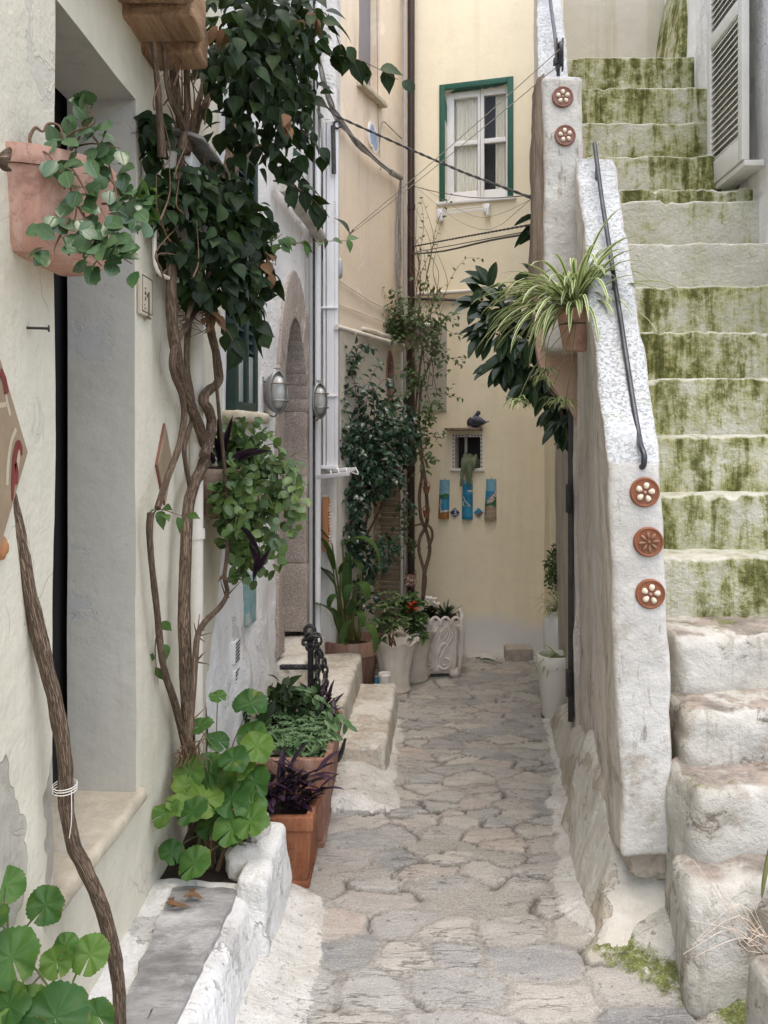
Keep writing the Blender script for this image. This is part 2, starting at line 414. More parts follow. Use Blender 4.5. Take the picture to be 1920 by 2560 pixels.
M['lime_mid'] = plaster('limewash_white', (.80, .80, .775), (.69, .685, .66), under=(.46, .45, .44), peel=.60, streak=.6, stcol=(.36, .34, .31), crack=.5, bump=.55)
M['lime_bench'] = plaster('limewash_bench', (.74, .745, .73), (.64, .64, .61), under=(.36, .35, .33), peel=.60, streak=.25, crack=.9, bump=.8, sc=2.2)
M['lime_stair'] = plaster('limewash_stair', (.64, .63, .57), (.46, .43, .36), under=(.34, .29, .22), peel=.55, streak=.75, stcol=(.34, .28, .21), crack=.4, bump=.7, sc=1.7, spots=.6)
M['lime_stoop'] = plaster('limewash_stoop', (.68, .665, .60), (.56, .53, .455), under=(.40, .34, .27), peel=.56, streak=.6, stcol=(.20, .18, .12), crack=.9, bump=.7, sc=2.4, spots=.7)
M['lime_side'] = plaster('limewash_side', (.60, .565, .50), (.44, .40, .34), under=(.44, .36, .30), peel=.63, streak=.85, stcol=(.29, .245, .185), crack=.5, bump=.8, sc=1.5, brush=.8, spots=.7)
M['peach'] = plaster('peach_plaster', (.86, .72, .53), (.80, .70, .57), under=(.76, .67, .55), peel=.62, streak=.75, stcol=(.50, .35, .22), crack=.25, bump=.2, sc=.9, spots=.2)
M['peach_white'] = plaster('pale_plaster', (.76, .72, .63), (.68, .64, .55), under=(.58, .53, .44), peel=.72, streak=.4, crack=.2, bump=.2, sc=.9)
M['yellow'] = plaster('yellow_plaster', (.91, .81, .59), (.87, .78, .575), under=(.80, .73, .58), peel=.64, streak=.42, stcol=(.60, .47, .28), crack=.2, bump=.14, sc=.7, dirtz=(.20, .30, (.74, .72, .68), .22), spots=.15)
M['greywall'] = plaster('grey_plaster', (.50, .475, .41), (.44, .41, .34), under=(.36, .33, .26), peel=.70, streak=.7, stcol=(.24, .22, .09), crack=.2, bump=.2, sc=.9)
M['pinkface'] = plaster('pink_plaster', (.56, .38, .29), (.46, .36, .28), under=(.52, .45, .38), peel=.62, streak=.5, stcol=(.34, .24, .17), crack=.2, bump=.5, sc=2)

def stepmat(name, moss, white):
    n = N(name); ob = n.new('ObjectInfo').outputs['Random']; no = n.xyz(n.new('NewGeometry').outputs['Normal'])
    c = n.mix(n.ramp(n.noise(3., det=6, rough=.7), (.35, 0.), (.65, 1.)), (.57, .565, .49), (.45, .445, .35))
    sh = n.new('CombineXYZ'); n.put(sh.inputs[0], n.math('MULTIPLY', ob, 37.)); n.put(sh.inputs[2], n.math('MULTIPLY', ob, 11.))
    def shifted(v): a = n.new('VectorMath', operation='ADD'); n.put(a.inputs[0], v); n.put(a.inputs[1], sh.outputs[0]); return a.outputs[0]
    st = n.noise(1., shifted(n.warp(.8, 1.1, n.obj((12.5, 12.5, 1.5)))), det=6, rough=.68)
    pat = n.noise(2.6, shifted(n.warp(.15, 5)), det=6, rough=.72); cl = n.noise(17., n.warp(.04, 30), det=6, rough=.78)
    a = n.math('ADD', n.math('MULTIPLY', st, .44), n.math('ADD', n.math('MULTIPLY', pat, .34), n.math('MULTIPLY', cl, .27)))
    o_ = n.math('MULTIPLY', n.math('SUBTRACT', ob, .5), .03); a = n.math('ADD', a, o_); pat = n.math('ADD', pat, o_); o = (1-moss)*.075-.022
    vert = n.ramp(no[2], (.35, 1.), (.8, .3))
    ol = n.ramp(n.math('ADD', n.math('MULTIPLY', pat, .6), n.math('MULTIPLY', cl, .4)), (.43+o, 0.), (.62+o, 1.))
    c = n.mix(n.math('MULTIPLY', n.math('MULTIPLY', ol, .72), vert), c, n.mix(n.noise(8, det=4), (.29, .29, .07), (.37, .37, .16)))
    g = n.ramp(a, (.500+o, 0.), (.590+o, 1.)); dk = n.ramp(a, (.545+o, 0.), (.625+o, 1.))
    c = n.mix(n.math('MULTIPLY', n.math('MULTIPLY', g, .78), vert), c, n.mix(cl, (.17, .185, .03), (.33, .335, .10)))
    c = n.mix(n.math('MULTIPLY', n.math('MULTIPLY', dk, .9), vert), c, n.mix(cl, (.016, .020, .008), (.085, .090, .024)))
    wh = n.math('MULTIPLY', n.ramp(st, (.30, 1.), (.43, 0.)), n.math('MULTIPLY', vert, .5)); c = n.mix(wh, c, (.58, .575, .52))
    top = n.ramp(no[2], (.30, 0.), (.62, 1.))
    c = n.mix(n.math('MULTIPLY', top, n.math('MULTIPLY', n.ramp(n.noise(13, n.warp(.1, 9), det=5, rough=.7), (.42, 0.), (.54, 1.)), white)), c, (.66, .655, .60))
    h = n.math('ADD', n.noise(9, det=7, rough=.7), n.math('MULTIPLY', n.noise(46, det=4, rough=.7), .5))
    return n.out(c, .92, n.bump(h, 1., .03), spec=.15)
M['step_mossy'] = stepmat('mossy_limewash', 1.0, .5); M['step_half'] = stepmat('half_mossy_limewash', -.15, .8)
def lowstep():
    n = N('worn_limewash_step'); no = n.xyz(n.new('NewGeometry').outputs['Normal'])
    c = n.mix(n.ramp(n.noise(2.6, det=6, rough=.65), (.35, 0.), (.65, 1.)), (.55, .54, .495), (.37, .355, .30))
    br = n.ramp(n.noise(3.2, n.warp(.25, 5), det=7, rough=.72), (.47, 0.), (.62, 1.))
    c = n.mix(n.math('MULTIPLY', br, .8), c, n.mix(n.noise(12, det=5), (.17, .145, .11), (.40, .365, .30)))
    c = n.mix(n.math('MULTIPLY', n.ramp(n.noise(1., n.warp(.5, 2, n.obj((10, 10, 1.3))), det=6, rough=.68), (.53, 0.), (.66, 1.)), .75), c, (.21, .175, .12))
    worn = n.math('MULTIPLY', n.ramp(no[2], (.78, 0.), (.93, 1.)), n.ramp(n.noise(3.4, n.warp(.25, 6), det=6, rough=.65), (.40, 0.), (.47, 1.)))
    c = n.mix(worn, c, n.mix(n.ramp(n.noise(9, det=6, rough=.7), (.38, 0.), (.62, 1.)), (.37, .315, .265), (.17, .155, .135)))
    cr = n.math('MULTIPLY', n.ramp(n.voro(3.2, n.warp(.3, 5)), (0., 1.), (.006, 0.)), n.ramp(n.noise(3.4, det=5), (.54, 0.), (.66, 1.)))
    c = n.mix(n.math('MULTIPLY', cr, .5), c, (.12, .10, .075))
    sp = n.ramp(n.noise(6.5, n.warp(.15, 14), det=7, rough=.78), (.57, 0.), (.64, 1.))
    c = n.mix(n.math('MULTIPLY', sp, .85), c, n.mix(n.noise(30), (.06, .05, .035), (.20, .165, .12)))
    ms = n.math('MULTIPLY', n.ramp(n.noise(4.3, n.warp(.2, 8), det=6, rough=.7), (.60, 0.), (.67, 1.)), n.ramp(no[2], (.3, .15), (.8, 1.)))
    c = n.mix(n.math('MULTIPLY', ms, .75), c, (.13, .14, .035))
    h = n.math('ADD', n.noise(6, det=7, rough=.7), n.math('MULTIPLY', n.noise(42, det=4, rough=.7), .35)); h = n.math('SUBTRACT', h, n.math('MULTIPLY', cr, .8))
    return n.out(c, .88, n.bump(h, .6, .035), spec=.2)
M['step_low'] = lowstep()
def capmat():
    n = N('rough_parapet_cap'); no = n.xyz(n.new('NewGeometry').outputs['Normal'])
    c = n.mix(n.ramp(n.noise(4, det=5), (.4, 0.), (.6, 1.)), (.53, .55, .555), (.45, .465, .46))
    pit = n.ramp(n.noise(85, n.warp(.02, 40), det=4, rough=.7), (.53, 0.), (.62, 1.))
    pit = n.math('MULTIPLY', pit, n.ramp(n.noise(6, det=4), (.34, .25), (.55, 1.)))
    up = n.ramp(no[2], (.3, 0.), (.55, 1.)); pm = n.math('MULTIPLY', pit, up)
    left = n.ramp(no[0], (.25, 1.), (.55, 0.)); flank = n.math('SUBTRACT', 1., n.ramp(n.math('ABSOLUTE', no[1]), (.6, 0.), (.85, 1.)))
    side = n.mix(n.ramp(n.noise(2.2, n.obj((1, 1, .45)), det=6, rough=.65), (.35, 0.), (.62, 1.)), (.62, .615, .58), (.50, .485, .44))
    st = n.math('MULTIPLY', n.math('MULTIPLY', n.ramp(n.noise(1., n.obj((13, 13, .8)), det=6, rough=.68), (.48, 0.), (.70, 1.)), .7), flank)
    side = n.mix(n.math('MULTIPLY', flank, n.ramp(n.noise(2.5, n.obj((1, 1, .5)), det=5), (.34, .3), (.6, .9))), side, (.64, .575, .49))
    side = n.mix(st, side, n.mix(n.noise(4), (.27, .22, .155), (.40, .34, .26)))
    lo = n.math('MULTIPLY', n.ramp(n.noise(4.5, n.warp(.2, 8), det=6, rough=.72), (.51, 0.), (.63, 1.)), n.ramp(n.xyz()[2], (.25, 1.), (1.0, .45)))
    side = n.mix(lo, side, n.mix(n.noise(20), (.22, .185, .14), (.44, .39, .31)))
    fk = n.math('MULTIPLY', n.ramp(n.noise(1., n.obj((26, 26, 6)), det=5, rough=.7), (.59, 0.), (.66, 1.)), .65)
    side = n.mix(fk, side, (.22, .19, .15))
    c = n.mix(up, side, c); c = n.mix(n.math('MULTIPLY', pm, .5), c, (.36, .38, .35))
    c = n.mix(n.math('MULTIPLY', n.math('MULTIPLY', n.ramp(n.noise(7, det=6, rough=.7), (.56, 0.), (.66, 1.)), up), .4), c, (.36, .40, .28))
    h = n.math('ADD', n.math('MULTIPLY', pm, -.4), n.math('ADD', n.noise(8, det=7, rough=.68), n.math('MULTIPLY', n.noise(1., n.obj((26, 26, 2.5)), det=4), n.math('MULTIPLY', flank, .6))))
    return n.out(c, .9, n.bump(h, .7, .03), spec=.2)
M['cap'] = capmat()
def pave():
    n = N('flagstones'); a = n.new('Attribute', attribute_name='pav'); ch = n.new('SeparateColor'); n.put(ch.inputs[0], a.outputs['Color'])
    st, tone, lime = ch.outputs; g = n.new('Attribute', attribute_name='joint'); gc = n.new('SeparateColor'); n.put(gc.inputs[0], g.outputs['Color'])
    gap, moss, edge_line = gc.outputs  # third channel: dark line drawn along the stone edges
    sc = n.ramp(tone, (0, (.19, .20, .205)), (.16, (.29, .295, .29)), (.34, (.40, .39, .36)), (.50, (.45, .425, .375)), (.62, (.32, .325, .32)), (.76, (.47, .385, .325)), (.88, (.38, .38, .36)), (1, (.49, .46, .385)))
    v = n.noise(7, n.warp(.2, 4), det=7, rough=.72)
    sc = n.mix(n.math('MULTIPLY', n.ramp(v, (.40, 0.), (.66, 1.)), .55), sc, (.29, .28, .25))
    lay = n.ramp(n.noise(1., n.obj((6, 30, 6)), det=7, rough=.72), (.46, 0.), (.66, 1.))
    sc = n.mix(n.math('MULTIPLY', lay, .4), sc, (.56, .54, .48))
    dl = n.math('MULTIPLY', n.ramp(n.math('ABSOLUTE', n.math('SUBTRACT', n.noise(1., n.warp(.08, 6, n.obj((2.2, 11, 2))), det=4, rough=.6), .5)), (0., 1.), (.014, 0.)), n.ramp(n.noise(3., det=3), (.44, 0.), (.56, 1.)))
    sc = n.mix(n.math('MULTIPLY', dl, .75), sc, (.10, .09, .075))
    mo = n.mix(n.ramp(n.noise(80, det=5, rough=.75), (.36, 0.), (.64, 1.)), (.275, .265, .235), (.40, .385, .34))
    mo = n.mix(n.math('MULTIPLY', n.ramp(n.noise(3, det=5), (.45, 0.), (.65, 1.)), .5), mo, (.29, .28, .25))
    c = n.mix(st, mo, sc); c = n.mix(n.math('MULTIPLY', edge_line, .45), c, (.12, .11, .095)); c = n.mix(n.math('MULTIPLY', gap, .9), c, (.055, .05, .042))
    ln = n.ramp(n.noise(16, n.warp(.1, 20), det=7, rough=.78), (.38, 0.), (.56, 1.))
    lm = n.ramp(n.math('ADD', lime, n.math('MULTIPLY', n.math('SUBTRACT', ln, .5), .55)), (.42, 0.), (.62, 1.))
    c = n.mix(n.math('MULTIPLY', lm, .95), c, n.mix(n.ramp(n.noise(7, det=7, rough=.7), (.38, 0.), (.65, 1.)), (.66, .655, .61), (.50, .49, .44)))
    c = n.mix(n.math('MULTIPLY', n.math('MULTIPLY', n.ramp(n.noise(45, det=4), (.60, 0.), (.66, 1.)), lm), .5), c, (.26, .235, .18))
    mm = n.ramp(n.math('ADD', moss, n.math('MULTIPLY', n.math('SUBTRACT', n.noise(22, n.warp(.05, 30), det=7, rough=.8), .5), 2.2)), (.45, 0.), (.85, 1.))
    c = n.mix(mm, c, n.mix(n.ramp(n.noise(34, det=5, rough=.7), (.35, 0.), (.65, 1.)), (.055, .075, .010), (.20, .235, .035)))
    gr = n.noise(170, det=3, rough=.7); c = n.mix(n.math('MULTIPLY', n.ramp(gr, (.50, 0.), (.68, 1.)), .35), c, (.62, .60, .55)); c = n.mix(n.math('MULTIPLY', n.ramp(gr, (.34, 1.), (.47, 0.)), .38), c, (.12, .115, .10))
    sp = n.math('MULTIPLY', n.ramp(n.noise(38, det=3), (.64, 0.), (.69, 1.)), .6)
    c = n.mix(sp, c, (.11, .095, .07))
    h = n.math('ADD', n.math('MULTIPLY', n.noise(22, n.obj((1, 1.6, 1)), det=7, rough=.72), 1.), n.math('MULTIPLY', n.noise(120, det=3), .3)); h = n.math('SUBTRACT', h, n.math('MULTIPLY', dl, .6))
    rg = n.ramp(n.noise(4, det=4), (.35, .45), (.65, .8))
    return n.out(c, rg, n.bump(h, .7, .014), spec=.35)
M['pave'] = pave()
def simple(name, a, b, sc=6, rough=.6, bump=.2, metal=0, spec=.4, det=5, aniso=(1, 1, 1), bsc=None, dirt=None, coat=0, dist=.01):
    n = N(name); v = n.obj(aniso)
    c = n.mix(n.ramp(n.noise(sc, v, det=det, rough=.65), (.35, 0.), (.65, 1.)), a, b)
    if dirt: c = n.mix(n.math('MULTIPLY', n.ramp(n.noise(sc*.6, n.warp(.1, 9), det=6, rough=.7), (.52, 0.), (.68, 1.)), dirt[1]), c, dirt[0])
    return n.out(c, rough, n.bump(n.noise(bsc or sc*4, v, det=5, rough=.65), bump, dist) if bump else None, metal, spec, coat=coat)
M['ground'] = simple('earth', (.30, .28, .24), (.22, .20, .17), 2)
M['terracotta'] = simple('terracotta', (.275, .14, .095), (.205, .10, .07), 6, .8, .25, dirt=((.40, .29, .22), .75))
M['terra_new'] = simple('terracotta_glossy', (.25, .092, .043), (.18, .062, .03), 6, .55, .2, dirt=((.10, .042, .022), .75))
M['terra_pink'] = simple('terracotta_pink', (.56, .335, .26), (.48, .275, .21), 4, .8, .2, dirt=((.62, .45, .36), .75), aniso=(1, 1, .45))
M['terra_dull'] = simple('terracotta_dusty', (.40, .225, .16), (.33, .19, .14), 5, .8, .2, dirt=((.50, .40, .33), .5))
M['swirl'] = simple('brown_glazed_clay', (.36, .235, .17), (.20, .13, .095), 9, .6, .3, dirt=((.48, .40, .32), .5))
M['white_pot'] = simple('white_plastic_pot', (.80, .78, .72), (.74, .71, .64), 3, .5, .05, dirt=((.58, .52, .42), .35))
M['white_glaze'] = simple('white_glaze', (.84, .83, .80), (.80, .79, .75), 3, .25, .02)
def clay(name, a, b, bloom, dark, k=.6):
    n = N(name); c = n.mix(n.ramp(n.noise(6, det=6, rough=.7), (.35, 0.), (.65, 1.)), a, b)
    st = n.ramp(n.noise(1., n.warp(.6, 1.5, n.obj((16, 16, 2.2))), det=6, rough=.7), (.44, 0.), (.64, 1.)); c = n.mix(n.math('MULTIPLY', st, k), c, bloom)
    c = n.mix(n.math('MULTIPLY', n.ramp(n.noise(9, n.warp(.15, 12), det=6, rough=.75), (.54, 0.), (.66, 1.)), k), c, dark)
    c = n.mix(n.math('MULTIPLY', n.ramp(n.noise(55, det=4, rough=.7), (.60, 0.), (.68, 1.)), .7), c, dark)
    return n.out(c, .85, n.bump(n.math('ADD', n.noise(30, det=6, rough=.7), st), .35, .006), spec=.2)
M['terra_pink'] = clay('terracotta_pink', (.54, .315, .24), (.47, .26, .195), (.60, .44, .36), (.27, .15, .11))
M['terra_dull'] = clay('terracotta_dusty', (.37, .205, .145), (.30, .165, .12), (.48, .37, .30), (.16, .09, .065))
M['terracotta'] = clay('terracotta', (.275, .14, .095), (.205, .10, .07), (.42, .31, .24), (.11, .06, .045), .7)
M['terra_new'] = clay('terracotta_orange', (.27, .10, .045), (.19, .065, .03), (.33, .16, .09), (.09, .04, .022), .7)
M['cast_stone'] = simple('cast_stone', (.70, .655, .57), (.58, .525, .44), 7, .85, .25, dirt=((.36, .31, .24), .55))
M['cast_grey'] = simple('cast_stone_grey', (.66, .62, .57), (.56, .51, .46), 7, .85, .25, dirt=((.34, .29, .25), .5))
M['soil'] = simple('soil', (.045, .03, .02), (.02, .014, .01), 40, .95, .9, bsc=90)
M['iron'] = simple('black_iron', (.012, .012, .013), (.03, .028, .027), 20, .38, .25, spec=.5)
M['steel_rail'] = simple('painted_rail', (.075, .08, .088), (.04, .042, .047), 12, .35, .15, metal=.6)
M['lamp_metal'] = simple('lamp_metal', (.28, .29, .285), (.20, .19, .17), 14, .45, .2, metal=.5, dirt=((.16, .075, .04), .55))
M['white_metal'] = simple('white_paint_metal', (.80, .81, .82), (.74, .75, .76), 3, .35, .03)
M['pvc'] = simple('pale_pipe', (.74, .71, .63), (.66, .62, .53), 4, .5, .05, dirt=((.48, .42, .32), .5))
M['pvc_grey'] = simple('grey_pipe', (.42, .43, .44), (.34, .345, .35), 5, .45, .05)
M['downpipe'] = simple('dark_brown_pipe', (.035, .018, .016), (.05, .028, .024), 5, .4, .05)
M['cable'] = simple('black_cable', (.03, .03, .03), (.08, .075, .07), 30, .6, .1)
M['cable_grey'] = simple('grey_cable', (.20, .19, .18), (.34, .32, .29), 30, .65, .1)
M['rope'] = simple('line_cord', (.34, .30, .25), (.42, .38, .31), 60, .8, .2)
M['shutter'] = simple('pale_shutter_paint', (.62, .62, .575), (.55, .55, .50), 4, .45, .05, dirt=((.44, .42, .34), .35))
M['green_paint'] = simple('green_paint', (.006, .075, .045), (.012, .10, .06), 7, .45, .1)
M['dark_green'] = simple('dark_green_paint', (.012, .033, .03), (.026, .052, .046), 8, .4, .15)
M['white_paint'] = simple('white_gloss_paint', (.80, .795, .77), (.74, .73, .69), 4, .4, .08, dirt=((.52, .48, .42), .3))
M['grey_door'] = simple('grey_green_panel', (.36, .40, .365), (.26, .31, .29), 5, .35, .1)
M['grey_screen'] = simple('grey_blind', (.29, .27, .28), (.25, .235, .245), 3, .7, .05)
M['black'] = simple('dark_interior', (.004, .004, .005), (.008, .008, .01), 4, .9, 0)  # near-black colour painting the shade inside openings
M['room'] = simple('room_interior', (.045, .04, .04), (.03, .027, .027), 4, .9, 0)  # dark colour painting the shade behind the window and in the niches
M['curtain'] = simple('cream_curtain', (.90, .88, .78), (.84, .82, .71), 1., .9, .2, aniso=(14, 14, .2), bsc=1.3)
M['slate'] = simple('slate_slab', (.36, .355, .34), (.17, .167, .16), 7, .8, .9, aniso=(1, 2.4, 1), dirt=((.62, .615, .59), .75))
M['stone_sill'] = simple('travertine', (.60, .54, .41), (.44, .385, .29), 12, .75, .5, dirt=((.28, .22, .15), .45))
M['rock'] = simple('limestone_rock', (.60, .58, .53), (.42, .395, .35), 9, .85, .7, dirt=((.26, .22, .17), .45), dist=.02)
M['block'] = simple('stone_block', (.46, .41, .34), (.33, .29, .24), 22, .9, .6, dirt=((.25, .21, .17), .4))
M['wood_old'] = simple('weathered_boards', (.42, .27, .155), (.215, .125, .068), 2.6, .9, 1., aniso=(13, 1.4, 13), dirt=((.50, .40, .285), .6), bsc=3, dist=.02)
M['wood_grey'] = simple('grey_timber', (.30, .235, .17), (.15, .11, .075), 2.4, .85, 1., aniso=(12, 12, 1.2), bsc=5, dirt=((.42, .35, .27), .5), dist=.02)
M['teal_wood'] = simple('teal_paint', (.16, .30, .31), (.30, .41, .39), 16, .7, .4, dirt=((.55, .53, .48), .8))
M['board_orange'] = simple('orange_clay_board', (.46, .215, .09), (.38, .17, .07), 6, .65, .2)
M['shell'] = simple('shell', (.72, .63, .52), (.55, .42, .31), 30, .4, .2)
M['cream_shell'] = simple('cream_pebble', (.76, .70, .57), (.66, .58, .44), 18, .55, .1)
M['brown_pod'] = simple('brown_pod', (.29, .17, .10), (.21, .115, .065), 30, .6, .2)
M['disc'] = simple('disc_clay', (.27, .10, .045), (.19, .065, .03), 16, .5, .25, dirt=((.16, .05, .025), .5))
M['disc_dull'] = simple('disc_clay_faded', (.235, .115, .085), (.18, .085, .065), 16, .7, .25, dirt=((.38, .24, .19), .45))
M['tile_white'] = simple('white_tile', (.78, .76, .71), (.70, .68, .62), 9, .3, .05)
M['tile_black'] = simple('black_tile', (.02, .02, .022), (.035, .03, .03), 9, .3, .02)
M['tile_grey'] = simple('grey_tile', (.36, .40, .39), (.28, .32, .31), 9, .3, .05)
M['tan_tile'] = simple('tan_ceramic', (.34, .26, .17), (.27, .20, .13), 11, .4, .1)
M['tan_cream'] = simple('cream_glaze', (.55, .47, .35), (.48, .40, .29), 11, .4, .1)
M['crimson'] = simple('crimson_glaze', (.22, .05, .045), (.16, .035, .035), 11, .35, .1)
M['number_tile'] = simple('number_tile', (.60, .54, .42), (.54, .48, .36), 7, .55, .08)
M['ink'] = simple('brown_ink', (.10, .075, .05), (.13, .10, .07), 9, .6, 0)
M['lozenge'] = simple('lozenge_face', (.36, .285, .19), (.24, .18, .115), 8, .7, .4, dirt=((.16, .12, .08), .5))
M['lozenge_edge'] = simple('lozenge_edge', (.22, .09, .055), (.16, .065, .04), 8, .7, .2)
for nm, a, b in (('p_sky', (.28, .50, .58), (.17, .40, .52)), ('p_sea', (.02, .22, .36), (.012, .15, .27)), ('p_blue', (.045, .29, .48), (.03, .21, .38)), ('p_green', (.025, .12, .055), (.05, .19, .07)),
                 ('p_ochre', (.36, .17, .045), (.28, .12, .03)), ('p_sand', (.38, .31, .21), (.26, .20, .13)), ('p_white', (.72, .70, .62), (.62, .60, .52)), ('p_rose', (.50, .32, .27), (.38, .25, .22)), ('p_navy', (.035, .065, .17), (.025, .045, .12))):
    M[nm] = simple('paint_'+nm[2:], a, b, 22, .35, .25)
M['plate_blue'] = simple('plate_blue', (.36, .44, .62), (.24, .33, .52), 20, .25, .02)
def barkmat(name, a, b, dark, sc=1.):
    n = N(name); uv = n.xyz(n.co.outputs['UV']); cm = n.new('CombineXYZ')
    an = n.math('MULTIPLY', uv[0], 2*math.pi); n.put(cm.inputs[0], n.math('COSINE', an)); n.put(cm.inputs[1], n.math('SINE', an)); n.put(cm.inputs[2], n.math('MULTIPLY', uv[1], 9*sc))
    w = n.warp(.55, 2.2, cm.outputs[0]); fz = n.new('Mapping'); n.put(fz.inputs[0], w); fz.inputs['Scale'].default_value = (4.6, 4.6, 1.5)
    fis = n.ramp(n.voro(1., fz.outputs[0]), (0., 1.), (.10, .35), (.2, 0.)); k = n.noise(5., w, det=6, rough=.7)
    fi = n.noise(1., n.obj((150*sc, 150*sc, 30*sc)), det=4, rough=.7)
    c = n.mix(n.ramp(k, (.35, 0.), (.65, 1.)), a, b); c = n.mix(n.math('MULTIPLY', n.ramp(fi, (.4, 0.), (.65, 1.)), .5), c, tuple(q*1.45 for q in a)); c = n.mix(n.math('MULTIPLY', fis, .8), c, dark)
    c = n.mix(n.math('MULTIPLY', n.ramp(n.noise(7, det=3), (.5, 0.), (.7, 1.)), .4), c, tuple(q*.62 for q in a))
    h = n.math('SUBTRACT', n.math('ADD', k, n.math('MULTIPLY', fi, .4)), n.math('MULTIPLY', fis, 1.2))
    return n.out(c, .92, n.bump(h, .85, .007), spec=.1)
M['bark'] = barkmat('vine_bark', (.30, .22, .155), (.22, .155, .11), (.075, .048, .034))
M['bark_fine'] = barkmat('twig_bark', (.31, .215, .14), (.20, .13, .085), (.09, .05, .03), 2.)
M['twig'] = simple('twig', (.20, .125, .075), (.13, .075, .045), 30, .85, .3)
M['stem_green'] = simple('green_stem', (.13, .18, .045), (.16, .14, .06), 20, .55, .1)
def leafmat(name, cols, rough=.42, transl=.18, vein=0, tip=None, spec=.4, under=None):
    n = N(name); k = n.isl(); st = [(i/(len(cols)-1) if len(cols) > 1 else 0, c) for i, c in enumerate(cols)]
    c = n.ramp(k, *st); c = n.mix(n.math('MULTIPLY', n.ramp(n.noise(40, det=3), (.4, 0.), (.65, 1.)), .3), c, tuple(q*.6 for q in cols[0]))
    uv = n.xyz(n.co.outputs['UV']); mid = n.ramp(n.math('ABSOLUTE', n.math('SUBTRACT', uv[0], .5)), (0, 1.), (.06, 0.))
    nrm = None
    if vein:
        c = n.mix(n.math('MULTIPLY', mid, vein), c, tuple(min(1, q*2.6) for q in cols[-1]))
        nrm = n.bump(n.math('ADD', mid, n.math('MULTIPLY', n.noise(30), .3)), .3, .002)
    if under:
        c = n.mix(n.new('NewGeometry').outputs['Backfacing'], c, under)
    return n.out(c, rough, nrm, spec=spec, transl=transl, tcol=n.mix(.5, c, (.12, .2, .02)))
M['leaf_vine'] = leafmat('dark_vine_leaf', [(.006, .015, .005), (.011, .026, .008), (.019, .042, .012), (.036, .066, .016)], .5, .10, .2, spec=.22)
M['leaf_vine_lit'] = leafmat('light_vine_leaf', [(.05, .11, .025), (.09, .17, .035)], .4, .25, .25)  # paler green of the young shoots, their own leaf colour
M['leaf_dry'] = leafmat('dry_leaf', [(.20, .11, .05), (.13, .07, .035)], .8, .1)
M['leaf_jade'] = leafmat('fleshy_leaf', [(.040, .092, .030), (.065, .13, .048), (.10, .175, .09)], .25, .05, .12, spec=.55)
M['leaf_trail'] = leafmat('trailing_leaf', [(.06, .115, .035), (.10, .17, .045), (.15, .22, .06), (.10, .165, .09)], .36, .15, .1)
M['leaf_ficus'] = leafmat('ficus_leaf', [(.012, .036, .022), (.022, .058, .030), (.038, .082, .044), (.07, .12, .07)], .24, .06, .15, spec=.55)
M['leaf_rubber'] = leafmat('big_glossy_leaf', [(.012, .030, .012), (.020, .045, .018), (.035, .068, .026)], .28, .06, .3, spec=.5)
M['leaf_asp'] = leafmat('broad_leaf', [(.035, .085, .022), (.055, .115, .03), (.09, .155, .035)], .38, .2, .2)
M['leaf_herb'] = leafmat('herb_leaf', [(.085, .17, .065), (.13, .23, .095), (.18, .29, .135), (.24, .34, .18)], .5, .2)
M['leaf_shrub'] = leafmat('shrub_leaf', [(.06, .12, .04), (.10, .165, .055), (.16, .215, .085), (.24, .28, .15)], .5, .2)
M['leaf_purple'] = leafmat('purple_leaf', [(.022, .010, .022), (.038, .016, .036), (.065, .034, .062)], .38, .08, .25)
M['leaf_agave'] = leafmat('dark_sword_leaf', [(.018, .04, .022), (.03, .06, .03)], .4, .05)
M['leaf_dust'] = leafmat('sparse_vine_leaf', [(.055, .095, .03), (.08, .13, .045), (.11, .155, .06)], .5, .2)
M['petal_white'] = leafmat('white_petal', [(.75, .73, .72), (.8, .78, .76)], .6, .3)
M['petal_red'] = leafmat('red_petal', [(.45, .03, .02), (.5, .06, .03)], .6, .2)
M['sedum'] = leafmat('grey_green_succulent', [(.15, .19, .11), (.21, .25, .15)], .5, .05)
def stripeleaf():
    n = N('striped_strap_leaf'); uv = n.xyz(n.co.outputs['UV'])
    e = n.math('ABSOLUTE', n.math('SUBTRACT', uv[0], .5)); k = n.isl()
    g = n.ramp(k, (0, (.075, .145, .03)), (.5, (.12, .20, .045)), (1, (.17, .25, .07)))
    c = n.mix(n.ramp(e, (.20, 0.), (.30, 1.)), g, (.58, .62, .33))
    c = n.mix(n.ramp(uv[1], (.9, 0.), (1., .7)), c, (.32, .25, .12))
    return n.out(c, .42, None, transl=.22, tcol=c)
M['leaf_spider'] = stripeleaf()
def geramat():
    n = N('geranium_leaf'); uv = n.xyz(n.co.outputs['UV'])
    c = n.ramp(n.isl(), (0, (.022, .078, .018)), (.35, (.040, .115, .024)), (.7, (.075, .165, .03)), (1, (.15, .235, .035)))
    w = n.math('ABSOLUTE', n.math('SINE', n.math('MULTIPLY', uv[0], math.pi*7)))
    ve = n.math('MULTIPLY', n.ramp(w, (0, 1.), (.13, 0.)), n.ramp(uv[1], (0, .75), (.9, .2)))
    c = n.mix(ve, c, (.13, .235, .07))
    c = n.mix(n.math('MULTIPLY', n.ramp(n.noise(45, det=4), (.4, 0.), (.7, 1.)), .35), c, (.035, .10, .02))
    c = n.mix(n.math('MULTIPLY', n.ramp(n.noise(14, det=5, rough=.7), (.55, 0.), (.72, 1.)), .5), c, (.20, .24, .04)); c = n.mix(n.math('MULTIPLY', n.ramp(uv[1], (.9, 0.), (1., 1.)), n.ramp(n.noise(25), (.5, 0.), (.65, .7))), c, (.22, .15, .05))
    h = n.math('SUBTRACT', n.noise(60, det=3), n.math('MULTIPLY', ve, .8))
    return n.out(c, .5, n.bump(h, .4, .003), transl=.22, tcol=(.15, .27, .02), spec=.3)
